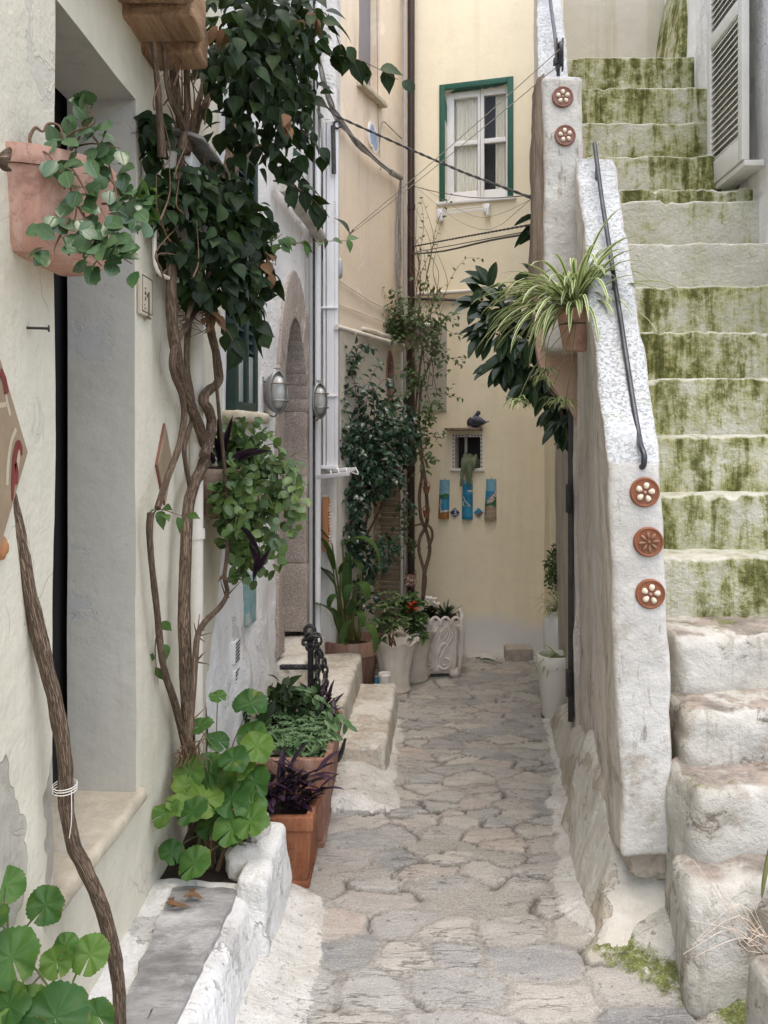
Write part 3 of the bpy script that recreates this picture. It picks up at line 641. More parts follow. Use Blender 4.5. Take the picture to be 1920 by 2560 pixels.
M['leaf_gera'] = geramat()
def granite():
    n = N('speckled_granite')
    c = n.ramp(n.noise(120, det=3, rough=.7), (.30, (.25, .21, .18)), (.47, (.39, .335, .29)), (.56, (.49, .43, .38)), (.70, (.62, .57, .515)))
    c = n.mix(n.math('MULTIPLY', n.ramp(n.noise(3, det=5), (.4, 0.), (.65, 1.)), .5), c, (.22, .165, .14))
    c = n.mix(n.math('MULTIPLY', n.ramp(n.noise(7, n.warp(.2, 9), det=5), (.62, 0.), (.68, 1.)), .6), c, (.62, .58, .52))
    return n.out(c, .85, n.bump(n.noise(70, det=5, rough=.7), .6, .008), spec=.2)
M['granite'] = granite()
def brickmat():
    n = N('thin_bricks'); c = n.ramp(n.isl(), (0, (.42, .325, .225)), (.4, (.36, .27, .185)), (.7, (.46, .37, .27)), (1, (.30, .22, .15)))
    c = n.mix(n.math('MULTIPLY', n.ramp(n.noise(18, det=5), (.4, 0.), (.65, 1.)), .5), c, (.24, .18, .125))
    return n.out(c, .92, n.bump(n.noise(45, det=5, rough=.7), .6, .008), spec=.15)
M['brick'] = brickmat()
M['mortar'] = simple('mortar', (.40, .36, .29), (.32, .285, .225), 20, .95, .4)
def glassmat(name, tint=(.8, .85, .85)):
    n = N(name); b = n.new('BsdfPrincipled'); b.inputs['Base Color'].default_value = (*tint, 1); b.inputs['Roughness'].default_value = .03
    b.inputs['Transmission Weight'].default_value = 1; b.inputs['IOR'].default_value = 1.2
    o = n.new('OutputMaterial'); n.t.links.new(b.outputs[0], o.inputs[0]); return n.m
M['glass'] = glassmat('window_glass', (1, 1, 1)); 
M['lamp_glass'] = simple('frosted_lamp_glass', (.50, .52, .50), (.42, .43, .41), 6, .18, .05, spec=.6)
M['pigeon'] = simple('pigeon_feathers', (.085, .095, .125), (.055, .06, .08), 26, .7, .3)
M['pigeon_pale'] = simple('pigeon_wing', (.13, .145, .18), (.09, .10, .13), 30, .7, .4)
M['pigeon_dark'] = simple('pigeon_neck', (.022, .026, .032), (.04, .042, .05), 30, .5, .3)
M['sack'] = simple('white_cord', (.78, .75, .68), (.70, .66, .58), 20, .8, .1)
# ---------------------------------------------------------------- ground and paving
def build_ground():
    mb = MB(); mb.add([(-30, -30, -.09), (30, -30, -.09), (30, 30, -.09), (-30, 30, -.09)], [(0, 1, 2, 3)])
    tag(mb.build('ground', M['ground']), 'bare earth under the alley', None, None, 'structure')
    ys = [1.2]
    while ys[-1] < 6.9: ys.append(ys[-1]+.0038*ys[-1])
    ys = np.array(ys); xs = np.arange(-1.0, 1.75, .0085)
    X, Y = np.meshgrid(xs, ys, indexing='ij'); sh = X.shape; X = X.ravel(); Y = Y.ravel(); n = len(X)
    p3 = np.stack([X, Y, 0*X], 1)
    w = np.stack([fbm(p3*7, 4, 3), fbm(p3*7, 4, 8)], 1)*.034+np.stack([fbm(p3*32, 2, 5), fbm(p3*32, 2, 6)], 1)*.008
    q = np.stack([X, Y], 1)+w*1.25+np.stack([fbm(p3*3, 2, 43), fbm(p3*3, 2, 48)], 1)*.05
    seeds = []; row = 0; y = .9
    while y < 7.2:
        hgt = RNG.uniform(.11, .21) if y < 2.95 else RNG.uniform(.065, .13); x = -1.2+RNG.uniform(0, .2)
        while x < 1.95:
            wd = RNG.uniform(.12, .38) if y < 2.95 else RNG.uniform(.10, .34); seeds.append((x+wd/2, y+hgt/2+RNG.uniform(-.03, .03))); x += wd
        y += hgt
    seeds = np.array(seeds); d1 = np.full(n, 9.); d2 = d1.copy(); i1 = np.zeros(n, int); i2 = i1.copy()
    wt_ = RNG.uniform(.82, 1.2, len(seeds))
    for k, s_ in enumerate(seeds):
        m = np.where((abs(q[:, 1]-s_[1]) < .45) & (abs(q[:, 0]-s_[0]) < .6))[0]
        d = np.hypot((q[m, 0]-s_[0])*.66, q[m, 1]-s_[1])*wt_[k]
        c1 = d < d1[m]; c2 = (~c1) & (d < d2[m])
        a = m[c1]; d2[a] = d1[a]; i2[a] = i1[a]; d1[a] = d[c1]; i1[a] = k
        b = m[c2]; d2[b] = d[c2]; i2[b] = k
    edge = d2-d1; ns = len(seeds)
    tone = RNG.random(ns); gone = RNG.random(ns) < np.where(seeds[:, 1] < 3.2, .12, .04); wid = RNG.uniform(.006, .036, ns)*np.where(seeds[:, 1] < 3.2, 1, .6); tilt = RNG.normal(0, .012, (ns, 2)); lift = RNG.uniform(.0005, .005, ns)
    mask = sstep(wid[i1]*.55, wid[i1]*.55+.008, edge)*(~gone[i1])
    pr = (i1*7919+i2*7919) % 10; gap = (1-sstep(.004, .012, edge))*(pr < np.where(Y > 3.1, 7, 4))*(~(gone[i1] & gone[i2]))
    gap = np.maximum(gap, (1-sstep(.0, .007, abs(edge-wid[i1]*.5)))*((i1 % 5) == 0)*.8*(~gone[i1]))
    gap = gap*sstep(-.2, .2, fbm(p3*9, 3, 77)); gap = gap.clip(0, 1)
    rel = q-seeds[i1]
    z = mask*(lift[i1]+rel[:, 0]*tilt[i1, 0]+rel[:, 1]*tilt[i1, 1])+.006*fbm(p3*5, 3, 21)+.0028*fbm(p3*24, 3, 22)-gap*.014
    nz = .06*fbm(p3*6, 4, 31)
    xr = np.interp(Y, [1.2, 2.1, 2.35, 2.5, 2.6, 2.85, 3.3, 4.0, 4.8, 5.4, 6.9], [1.0, .86, .78, .69, .58, .49, .54, .67, .75, .9, 1.3])
    limeR = sstep(-.025, .03, X-xr+nz*.8)
    xl = np.interp(Y, [1.2, 2.0, 2.5, 2.9, 3.02, 3.05, 3.55, 3.6, 4.4, 4.75, 5.0, 6.9], [-.26, -.28, -.27, -.30, -.40, -.6, -.6, -.06, -.05, -.05, -.5, -.6])
    limeL = sstep(-.025, .03, xl-X+nz*.8)
    lime = np.maximum(limeR, limeL)
    lime = np.maximum(lime, sstep(6.02, 6.12, Y+nz+.3*(X-.6))*(X > .05))
    front = sstep(.15, .0, abs(X-(xr+.045)+nz*1.3))*sstep(2.85, 2.55, Y)*sstep(-.5, .2, fbm(p3*6, 4, 55)+.3)
    moss = np.maximum(front, .8*sstep(.05, .0, abs(Y-3.66+nz*.5))*sstep(.10, .0, abs(X+.22+nz)))
    moss = np.maximum(moss, .95*sstep(.14, .0, np.hypot((X-.78)*1.3, Y-2.42)+nz))
    z = z*(1-.75*lime)+lime*.014+.01*lime*fbm(p3*14, 4, 41)
    z += .09*sstep(0, .30, X-xr+.02)**1.4*sstep(4.6, 3.2, Y)+.05*sstep(-.0, .18, xl-X)**1.5
    z += moss*.010*(1+fbm(p3*60, 3, 61))
    mb = MB(); I = np.arange(n).reshape(sh)
    mb.add(np.stack([X, Y, z], 1), np.stack([I[:-1, :-1], I[1:, :-1], I[1:, 1:], I[:-1, 1:]], -1).reshape(-1, 4))
    o1 = np.ones(n); mb.A['pav'] = ('FLOAT_COLOR', np.stack([mask, tone[i1], lime, o1], 1)); mb.A['joint'] = ('FLOAT_COLOR', np.stack([gap*(1-lime), moss, np.exp(-((edge-wid[i1]*.55-.003)/.0045)**2)*(~gone[i1])*(1-lime)*sstep(-.35, .25, fbm(p3*11, 3, 91)), o1], 1))
    tag(mb.build('path', M['pave'], sharp=0), 'uneven flagstone path with limewashed edges', None, None, 'structure')
build_ground()

# ---------------------------------------------------------------- cream house at the left
house = root('cream_house', (-.9, 2.2, 0), 'cream limewashed house with deep doorway at left foreground', 'house')
DOOR = (1.85, 2.40, .57, 2.51, .19)
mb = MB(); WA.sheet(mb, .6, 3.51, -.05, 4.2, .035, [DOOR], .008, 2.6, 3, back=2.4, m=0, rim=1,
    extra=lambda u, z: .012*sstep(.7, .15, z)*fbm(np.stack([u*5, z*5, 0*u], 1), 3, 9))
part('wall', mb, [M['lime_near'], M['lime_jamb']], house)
mb = MB(); WA.box(mb, 1.6, 2.6, .5, 2.6, -.26, -.215); part('door', mb, M['black'], house)  # near-black sheet painting the shaded opening behind the door gap
mb = MB(); WA.box(mb, 1.80, 2.45, .525, .572, -.23, .022, res=.03, r=.02, amp=.004, freq=12, seed=4); part('door_sill', mb, M['stone_sill'], house)

# wooden boards under the balcony
bal = root('balcony_boards', WA.pt(2.3, 2.65), 'rough brown boards jutting from the wall under the roof, top left', 'balcony')
for (a, b, z, d) in ((2.455, 2.575, 2.665, .165), (2.30, 2.45, 2.69, .185), (2.10, 2.295, 2.72, .20), (1.8, 2.095, 2.75, .21)):
    mb = MB(); WA.box(mb, a, b, z, z+.12, -.03, d, res=.025, r=.012, amp=.010, freq=9, seed=int(a*50), octv=4); part('board', mb, M['wood_old'], bal)

# ---------------------------------------------------------------- white house with the arch
wh = root('white_house', (-.7, 4.5, 0), 'white rendered house with stone arched doorway on the left', 'house')
ua, za = WB.uz(594, 1000); ub, _ = WB.uz(665, 1000); ui, _ = WB.uz(607, 1000); uj, _ = WB.uz(655, 1000)
uc = (ua+ub)/2; hw = (ub-ua)/2; hi = (uj-ui)/2; ZS = 1.72; ZO = WB.uz(628, 582)[1]-ZS; ZI = WB.uz(626, 684)[1]-ZS; ZB = .47
def in_arch(U, Z):
    a = hi+.03; b = ZI+.06; return (abs(U-uc) < a) & ((Z < ZS) | (((U-uc)/a)**2+(np.maximum(Z-ZS, 0)/b)**2 < 1))
mb = MB(); WB.sheet(mb, -.3, 1.775, -.05, 4.8, .03, [(uc-hi-.03, uc+hi+.03, ZB-.1, ZS+ZI+.06, 0, in_arch)], .016, 4.2, 13, back=0,
    extra=lambda u, z: .05*sstep(1.1, .25, z)*sstep(ua, ua-.35, u)+.035*sstep(1.05, .55, z)*fbm(np.stack([u*7, z*4, 0*u], 1), 3, 5)*sstep(ua+.05, ua-.1, u))
a, b = WB.pt(0, 0, -.42), WB.pt(1.775, 0, -.42)
mb.add([(*a[:2], -.1), (*b[:2], -.1), (*b[:2], 4.8), (*a[:2], 4.8)], [(0, 1, 2, 3)])
a, b, c, d = WB.pt(0, 0, .0), WB.pt(0, 0, -2.5), WB.pt(1.775, 0, -2.5), WB.pt(1.775, 0, 0)
mb.add([(*q[:2], 4.8) for q in (a, b, c, d)]+[(*q[:2], -.1) for q in (a, b, c, d)], [(0, 1, 2, 3), (1, 5, 6, 2), (0, 4, 5, 1), (2, 6, 7, 3)])
part('wall', mb, M['lime_mid'], wh)
mb = MB()
def ring(t, k):                                   # point on the inner (k=0) or outer (k=1) outline; t runs up the near jamb, over, down
    H = hw if k else hi; Zq = ZO if k else ZI
    if t < 3: z = (ZB, .92, 1.36, ZS)[int(t)] if t == int(t) else 0; return uc-H, z
    if t > 10: z = (ZS, 1.30, .86, ZB)[int(t)-10]; return uc+H, z
    th = math.pi*(1-(t-3)/7); return uc+H*math.cos(th), ZS+Zq*math.sin(th)
for t in range(13):
    subs = 3 if 3 <= t < 10 else 1
    for s_ in range(subs):
        t0, t1 = t+s_/subs, t+(s_+1)/subs
        if t1 > 3 and t0 < 3: continue
        (i0, z0), (o0, y0), (i1, z1), (o1, y1) = ring(t0, 0), ring(t0, 1), ring(t1, 0), ring(t1, 1)
        e = .02+.004*math.sin(t*5)
        c = [WB.pt(i0, z0, e), WB.pt(i1, z1, e), WB.pt(i1, z1, -.34), WB.pt(i0, z0, -.34), WB.pt(o0, y0, e), WB.pt(o1, y1, e), WB.pt(o1, y1, -.34), WB.pt(o0, y0, -.34)]
        hexblock(mb, c, res=.04, r=.006 if subs == 1 else .003, amp=.006, freq=14, seed=t)
part('stone_arch', mb, M['granite'], wh)
mb = MB(); WB.box(mb, uc-hi-.06, uc+hi+.06, ZB-.02, ZS+ZI+.1, -.40, -.345); part('door', mb, M['dark_green'], wh)
mb = MB(); hexblock(mb, [(-.80, 5.272, -.05), (-.452, 5.255, -.05), (-.43, 5.6, -.05), (-.80, 5.6, -.05), (-.80, 5.272, 4.8), (-.452, 5.255, 4.8), (-.43, 5.6, 4.8), (-.80, 5.6, 4.8)], res=.08, r=.015, amp=.008, freq=4, seed=77); part('end_wall', mb, M['lime_mid'], wh)
# shuttered window of the white house
u0, z0 = WB.uz(488, 884); u1, _ = WB.uz(537, 884); z1 = 2.95
win = MB(); fr = .035
for (a, b, c, d) in ((u0, u0+fr, z0, z1), (u1-fr, u1, z0, z1), (u0+fr, u1-fr, z0, z0+fr), (u0+fr, u1-fr, z1-fr, z1), ((u0+u1)/2-.02, (u0+u1)/2+.02, z0+fr, z1-fr)):
    WB.box(win, a, b, c, d, .0, .045, r=.004)
wn = part('window_shutter', win, M['dark_green'], wh)
pan = MB(); WB.box(pan, u0+fr, (u0+u1)/2-.02, z0+fr, z0+.24, .01, .032, r=.003); WB.box(pan, (u0+u1)/2+.02, u1-fr, z0+fr, z0+.24, .01, .032, r=.003); part('panel', pan, M['grey_door'], wn)
lou = MB(); k = 0
for s_ in ((u0+fr, (u0+u1)/2-.02), ((u0+u1)/2+.02, u1-fr)):
    z = z0+.25
    while z < z1-.07:
        c = [WB.pt(s_[0], z, .036), WB.pt(s_[1], z, .036), WB.pt(s_[1], z+.03, .006), WB.pt(s_[0], z+.03, .006)]
        hexblock(lou, c+[q+np.array([0, 0, .009]) for q in c], r=.002); z += .042
part('louvre', lou, M['dark_green'], wn)
mb = MB(); WB.box(mb, u0, u1, z0+.2, z1, -.01, .004); part('backing', mb, M['black'], wn)
mb = MB(); WB.box(mb, u1+.005, u1+.05, z0+.40, z0+.52, .0, .05, r=.004); part('hinge', mb, M['dark_green'], wn)
mb = MB(); WB.box(mb, u0-.05, u1+.07, z0-.055, z0-.004, -.01, .085, res=.03, r=.022, amp=.003, freq=14); part('window_sill', mb, M['stone_sill'], wh)
# vent grilles low on the white wall
for (ya, yb) in ((1385, 1432), (1446, 1500)):
    ug, zt = WB.uz(512, ya, .04); _, zb = WB.uz(512, yb, .04); mb = MB(); WB.box(mb, ug-.03, ug+.03, zb, zt, .0, .042, r=.003); gr = part('vent_grille', mb, M['white_paint'], wh)
    sl = MB(); z = zb+.006
    while z < zt-.008:
        c = [WB.pt(ug-.024, z, .0445), WB.pt(ug+.024, z+.008, .0445), WB.pt(ug+.024, z+.008, .0425), WB.pt(ug-.024, z, .0425)]; hexblock(sl, c+[q+np.array([0, 0, .006]) for q in c], r=0); z += .0145
    part('slot', sl, M['iron'], gr)

# steps up to the arch
st = root('stoop', (-.4, 4.5, 0), 'low whitewashed flagged steps before the arched doorway', 'steps')
for (x0, x1, y0, y1, z, sd) in ((-.56, -.115, 3.98, 5.02, .135, 3), (-.62, -.325, 4.12, 5.14, .285, 5), (-.8, -.53, 4.30, 4.92, .445, 8)):
    c = boxc((x0, y0, -.03), (x1, y1, z)); c[1] = (x1+.012, y0, -.03); c[2] = (x1+.05, y1, -.03); c[6] = (x1+.035, y1, z)
    mb = MB(); hexblock(mb, c, res=.024, r=.02, amp=.014, freq=8, seed=sd, octv=4); part('step', mb, M['lime_stoop'], st)

# ---------------------------------------------------------------- bench with planting bed
bench = root('masonry_bench', (-.62, 2.0, 0), 'whitewashed masonry bench with worn grey slab along the left wall', 'bench')
mb = MB(); c = [(-.80, .9, -.05), (-.44, .9, -.05), (-.405, 2.72, -.05), (-.80, 2.72, -.05), (-.80, .9, .212), (-.50, .9, .212), (-.475, 2.60, .212), (-.80, 2.64, .215)]
hexblock(mb, c, res=.022, r=.03, amp=.016, freq=7, seed=31, octv=4); part('base', mb, M['lime_bench'], bench)
mb = MB(); rg = np.random.default_rng(3)
out = [(-.675, .95), (-.60, .945), (-.54, .95), (-.54, 1.4), (-.54, 1.8), (-.535, 2.05), (-.52, 2.25), (-.515, 2.42), (-.515, 2.50), (-.525, 2.53), (-.60, 2.545), (-.69, 2.54), (-.705, 2.52), (-.70, 2.42), (-.69, 2.25), (-.68, 2.0), (-.675, 1.6)]
pp = crom([(*q, 0) for q in out]+[(*out[0], 0)], 6)[:-1]; pp[:, :2] += .013*np.stack([fbm(pp*22, 4, 4), fbm(pp*22, 4, 9)], 1)
ctr = pp.mean(0); k = len(pp); rows = [pp*1.0]
for f_ in (1, .985, .9, .6, .3, 0.02):
    r_ = ctr+(pp-ctr)*f_; r_[:, 0] = np.where(True, r_[:, 0], 0); rows.append(r_)
V = np.concatenate(rows); V[:, 2] = .229+.005*fbm(V*np.array([6, 6, 1]), 3, 2); V[:k, 2] = .19; I = np.arange(len(V)).reshape(-1, k)
mb.add(V, np.stack([I[:-1], np.roll(I[:-1], -1, 1), np.roll(I[1:], -1, 1), I[1:]], -1).reshape(-1, 4)); part('slab', mb, M['slate'], bench)
mb = MB(); c = [(-.53, 2.48, -.05), (-.405, 2.46, -.05), (-.395, 2.90, -.05), (-.50, 2.92, -.05), (-.515, 2.52, .27), (-.425, 2.50, .262), (-.412, 2.88, .272), (-.488, 2.90, .275)]
hexblock(mb, c, res=.02, r=.022, amp=.013, freq=9, seed=51, octv=4); part('kerb', mb, M['lime_bench'], bench)
mb = MB(); hexblock(mb, boxc((-.8, 2.60, -.05), (-.49, 3.02, .20)), res=.02, r=.02, amp=.03, freq=11, seed=6, octv=4); part('soil', mb, M['soil'], bench)
for (x, y, Y, r, lb, sd) in ((527, 1862, 2.66, (.058, .045, .052), 'pale flat rock lying in the bed at the kerb corner', 1), (560, 1800, 2.80, (.04, .05, .06), 'upright greyish rock behind the pale flat rock', 2)):
    mb = MB(); ball(mb, P(x, y, Y), 1, 20, 14); v = mb.V[0]; cc = P(x, y, Y); d = v-cc; q = np.sign(d)*np.abs(d)**.8; mb.V[0] = cc+q*np.array(r)*(1+.35*fbm(d*2.2+sd*9, 3, sd))[:, None]
    single('rock', mb, M['rock'], lb, 'rock', sharp=28)

# ---------------------------------------------------------------- peach house
ph = root('peach_house', (-.2, 5.9, 0), 'peach rendered house with pale ground floor beyond the white house', 'house')
def off(W, d): return Wall(W.A+W.n*d, W.t)
WPu = off(WP, -.055); WPl = off(WP, -.02)
bu0, _ = WPl.uz(817, 1100); bu1, _ = WPl.uz(861, 1100); bz = 1.42
ou, oz = WPl.uz(842, 815); ow = .052; oh = .165
def in_oval(U, Z): return ((U-ou)/ow)**2+((Z-oz)/oh)**2 < 1
mb = MB(); WPl.sheet(mb, 0, 1.27, -.05, 2.27, .02, [(bu0, bu1, -.05, bz, .26), (ou-ow, ou+ow, oz-oh, oz+oh, 0, in_oval)], .006, 3, 5, back=2.2, m=0, rim=0)
part('ground_floor_wall', mb, M['peach_white'], ph)
mb = MB(); WP.sheet(mb, 0, 1.262, 2.272, 3.50, .05, [], .006, 3, 6, back=2.2); WP.box(mb, 0, 1.262, 2.262, 2.274, -2.1, .0); part('middle_wall', mb, M['peach'], ph)
wu0, wz0 = WPu.uz(775, 178); wu1, _ = WPu.uz(820, 178)
mb = MB(); WPu.sheet(mb, 0, 1.27, 3.498, 5.3, .06, [(wu0, wu1, wz0, wz0+1.5, .10)], .006, 3, 7, back=2.2); part('upper_wall', mb, M['peach'], ph)
mb = MB(); WPu.box(mb, wu0-.01, wu1+.01, wz0-.01, wz0+1.5, -.09, -.07); part('window_blind', mb, M['grey_screen'], ph)
mb = MB(); WPu.box(mb, wu0-.03, wu1+.03, wz0-.035, wz0-.002, -.05, .05, r=.004); part('window_sill', mb, M['stone_sill'], ph)
mb = MB(); WP.box(mb, .35, 1.15, 2.274, 2.30, -.01, .035, res=.03, r=.01, amp=.006, freq=12); part('ledge', mb, M['peach_white'], ph)
mb = MB(); rg = random.Random(4)
def courses(u0, u1, d0, d1, zt):
    z = 0.
    while z < zt:
        h = rg.uniform(.028, .042); e = rg.uniform(-.006, .008)
        WPl.box(mb, u0-max(e, 0), u1+max(e, 0), z, z+h-.004, d0, d1+e, res=.05, r=.005, amp=.003, freq=20, seed=int(z*999)); z += h
courses(bu1-.004, bu1+.075, -.24, .012, bz+.09); courses(bu0-.075, bu0+.004, -.24, .012, bz+.09)
for k in range(7): WPl.box(mb, bu0+k*(bu1-bu0)/7+.003, bu0+(k+1)*(bu1-bu0)/7-.003, bz, bz+.09, -.24, .014, r=.004)
part('brick_door_surround', mb, M['brick'], ph)
mb = MB(); WPl.box(mb, bu0, bu1, 0, bz, -.27, -.235); part('door', mb, M['grey_door'], ph)
mb = MB()
for k in range(26):
    a0 = 2*math.pi*k/26; a1 = 2*math.pi*(k+.93)/26
    q = [(ou+r_*math.cos(a)*(1 if r_ < .07 else 1), oz+b_*math.sin(a)) for (a, r_, b_) in ((a0, ow, oh), (a1, ow, oh), (a0, ow+.018, oh+.028), (a1, ow+.018, oh+.028))]
    c = [WPl.pt(*q[0], .008), WPl.pt(*q[1], .008), WPl.pt(*q[1], -.15), WPl.pt(*q[0], -.15), WPl.pt(*q[2], .008), WPl.pt(*q[3], .008), WPl.pt(*q[3], -.15), WPl.pt(*q[2], -.15)]
    hexblock(mb, c, res=.05, r=.003, amp=.002, freq=30, seed=k)
ov = part('oval_niche', mb, M['terra_dull'], ph)
mb = MB(); WPl.box(mb, ou-ow-.02, ou+ow+.02, oz-oh-.02, oz+oh+.02, -.17, -.152); part('niche_back', mb, M['room'], ov)

# ---------------------------------------------------------------- yellow house
yh = root('yellow_house', (.6, 6.4, 0), 'pale yellow rendered house closing the end of the alley', 'house')
gu0, gzt = WY.uz(949.5, 184.5); gu1, _ = WY.uz(1109, 155); gzb = WY.uz(949.5, 438)[1]; gw = .042
nu0, nzt = WY.uz(983, 944); nu1, nzb = WY.uz(1038, 1012)
mb = MB(); WY.sheet(mb, -.35, 1.05, -.05, 5.4, .06, [(gu0+gw, gu1-gw, gzb, gzt-gw, .11), (nu0, nu1, nzb, nzt, .12)], .007, 2.2, 8, back=2, rim=1)
part('wall', mb, [M['yellow'], M['peach_white']], yh)
mb = MB(); WY.box(mb, gu0, gu0+gw, gzb, gzt, -.10, .012, r=.003); WY.box(mb, gu1-gw, gu1, gzb, gzt, -.10, .012, r=.003); WY.box(mb, gu0+gw, gu1-gw, gzt-gw, gzt, -.10, .012, r=.003)
gw_ = part('window', mb, M['green_paint'], yh)
mb = MB(); a, b = gu0+gw, gu1-gw; mid = a+(b-a)*.545; zt = gzt-gw; zm = gzb+.03+(zt-gzb)*.50; cd = (-.095, -.055)
for (p, q, r_, t) in ((a, a+.055, gzb, zt), (b-.022, b, gzb, zt), (mid-.022, mid-.001, gzb, zt), (mid+.001, mid+.028, gzb, zt)): WY.box(mb, p, q, r_, t, *cd, r=.004)
for (p, q) in ((a+.055, mid-.022), (mid+.028, b-.022)):
    for (r_, t) in ((gzb, gzb+.085), (zm-.018, zm+.018), (zt-.05, zt)): WY.box(mb, p, q, r_, t, *cd, r=.004)
ca = part('casement', mb, M['white_paint'], gw_)
mb = MB()
for (p, q) in ((a+.055, mid-.022), (mid+.028, b-.022)):
    for (r_, t) in ((gzb+.085, zm-.018), (zm+.018, zt-.05)): WY.box(mb, p, q, r_, t, -.080, -.076, r=0)
part('pane', mb, M['glass'], gw_)
mb = MB()
def curtain(p, q, z0, z1, dd):
    us = np.linspace(p, q, 40); v = [WY.pt(u, z, dd+.008*math.sin(i*1.1)+.004*math.sin(i*2.7)) for z in (z0, z1) for i, u in enumerate(us)]
    mb.add(v, [(i, i+1, i+41, i+40) for i in range(39)])
curtain(a+.03, mid-.02, gzb+.03, zt-.02, -.108); curtain(mid+.105, b+.0, gzb+.03, zt-.02, -.105)
part('curtain', mb, M['curtain'], gw_)
mb = MB(); WY.box(mb, a-.01, b+.01, gzb-.01, zt+.01, -.20, -.17); part('dark_room', mb, M['room'], gw_)
mb = MB(); WY.box(mb, gu0-.02, gu1+.02, gzb-.022, gzb-.001, -.10, .03, r=.003); part('window_sill', mb, M['white_paint'], yh)
# niche with tiled frame
tu0, tz1 = WY.uz(977, 938); tu1, tz0 = WY.uz(1043.5, 1014)
mb = MB(); t_ = .0195
for (p, q, r_, s_) in ((tu0, nu0, nzb, nzt), (nu1, tu1, nzb, nzt), (tu0, tu1, nzt, tz1)): WY.box(mb, p, q, r_, s_, -.004, .008, r=.002)
nf = part('niche_frame', mb, M['tile_white'], yh)
def dia(u, z, r_):
    mb = MB(); prism(mb, [WY.pt(u-r_, z, .0092), WY.pt(u, z-r_*1.1, .0092), WY.pt(u+r_, z, .0092), WY.pt(u, z+r_*1.1, .0092)], np.array([*(-WY.n*.003), 0])); part('diamond', mb, M['tile_black'], nf)
for k in range(8):
    z = nzb+(nzt-nzb)*(k+.5)/8; dia((tu0+nu0)/2, z, .0062); dia((tu1+nu1)/2, z, .0062)
for k in range(10):
    if k not in (4, 5): dia(tu0+(tu1-tu0)*(k+.5)/10, (nzt+tz1)/2, .0066)
mb = MB(); WY.box(mb, tu0+(tu1-tu0)*.42, tu0+(tu1-tu0)*.56, nzt+.001, tz1, .006, .012, r=.001); part('grey_tile', mb, M['tile_grey'], nf)
mb = MB(); WY.box(mb, tu0-.008, tu1+.012, nzb-.022, nzb-.001, -.06, .022, r=.003); part('niche_sill', mb, M['white_paint'], yh)
mb = MB(); WY.box(mb, nu0-.01, nu1+.01, nzb-.01, nzt+.01, -.16, -.118); part('niche_back', mb, M['room'], yh)
mb = MB(); WY.box(mb, nu0+.055, nu0+.075, nzb, nzt, -.115, -.075, r=.002); part('niche_shutter', mb, M['shutter'], yh)
lu0, lz = WY.uz(966, 928); lu1, _ = WY.uz(1042, 928)
mb = MB(); WY.box(mb, lu0, lu1, lz-.008, lz+.010, -.01, .085, res=.02, r=.004, amp=.004, freq=20); part('ledge', mb, M['wood_grey'], yh)
pu0, pz1 = WY.uz(899, 703); pu1, pz0 = WY.uz(965, 889)
mb = MB(); WY.box(mb, pu0, pu1, pz0, pz1, -.01, .014, res=.05, r=.003, amp=.002); part('plaster_patch', mb, M['greywall'], yh)
# pilaster at the right end
mb = MB(); hexblock(mb, boxc((.965, 5.92, -.05), (1.35, 6.25, 2.6)), res=.1, r=.01, amp=.005, freq=4); single('end_pilaster', mb, M['yellow'], 'dull yellow wall corner behind the urn at the right end', 'wall')

# ---------------------------------------------------------------- staircase on the right
ss = root('stone_staircase', (1.2, 3.6, 0), 'steep mossy limewashed outdoor staircase with thick parapet on the right', 'staircase')
LIP = [(2.36, .357), (2.46, .573), (2.64, .729), (2.84, .913), (3.10, 1.14), (3.30, 1.354), (3.46, 1.582)]
for o in (140, 240, 340, 433, 523, 550, 622, 693, 768, 835):
    Y = 3.774/(1.1-o/1850); LIP.append((Y, 1.55+o*Y/1850))
LIP.append((6.6, LIP[-1][1]))
XL = {0: .765, 1: .80, 2: .835, 3: .862}
for i in range(17):
    (Y, z), (Yn, zn) = LIP[i], LIP[i+1]; x0 = XL.get(i, 1.0 if i > 9 else .85 if i > 6 else .79); x1 = 2.1
    zl = max(-.03, z-.75) if i > 5 else -.03
    sk = .035 if i < 4 else .012
    c = [(x0, Y-.01, zl), (x1, Y-.01, zl), (x1, Yn+.07, zl), (x0, Yn+.07, zl), (x0+.015, Y, z-.012), (x1, Y+.02, z+.005), (x1, Yn+.07, z), (x0, Yn+.07, z)]
    if i == 0: c[0] = (x0-.03, Y-.06, -.03); c[1] = (x1, Y-.05, -.03)
    def lipfn(p, Y=Y, z=z, i=i):
        b_ = i < 4; k = sstep(.16 if b_ else .09, .0, np.hypot(p[:, 1]-Y, p[:, 2]-z)); g = fbm(np.stack([p[:, 0]*(8 if b_ else 13), p[:, 1]*3, 0*p[:, 0]+i], 1), 4, i)*(1.35 if b_ else 1)
        p = p.copy(); p[:, 2] += k*.016*g-(k*.03*sstep(.35, .6, g)); p[:, 1] -= k*.009*fbm(np.stack([p[:, 0]*22, p[:, 2]*20, 0*p[:, 0]], 1), 2, i+40); return p
    if i < 4: p_ = lipfn; lipfn = lambda p, p_=p_: p_(p+.005*vfbm(p*19, 3, 7))
    mb = MB(); hexblock(mb, c, res=(.016 if i < 4 else .022) if i < 10 else .032, r=(.05, .045, .04, .035)[i] if i < 4 else .016, amp=.030 if i < 4 else .011, freq=5 if i < 4 else 9, seed=200+i, octv=4, fn=lipfn)
    part('step', mb, M['step_low'] if i < 4 else M['step_half'] if i in (10, 11) else M['step_mossy'], ss)
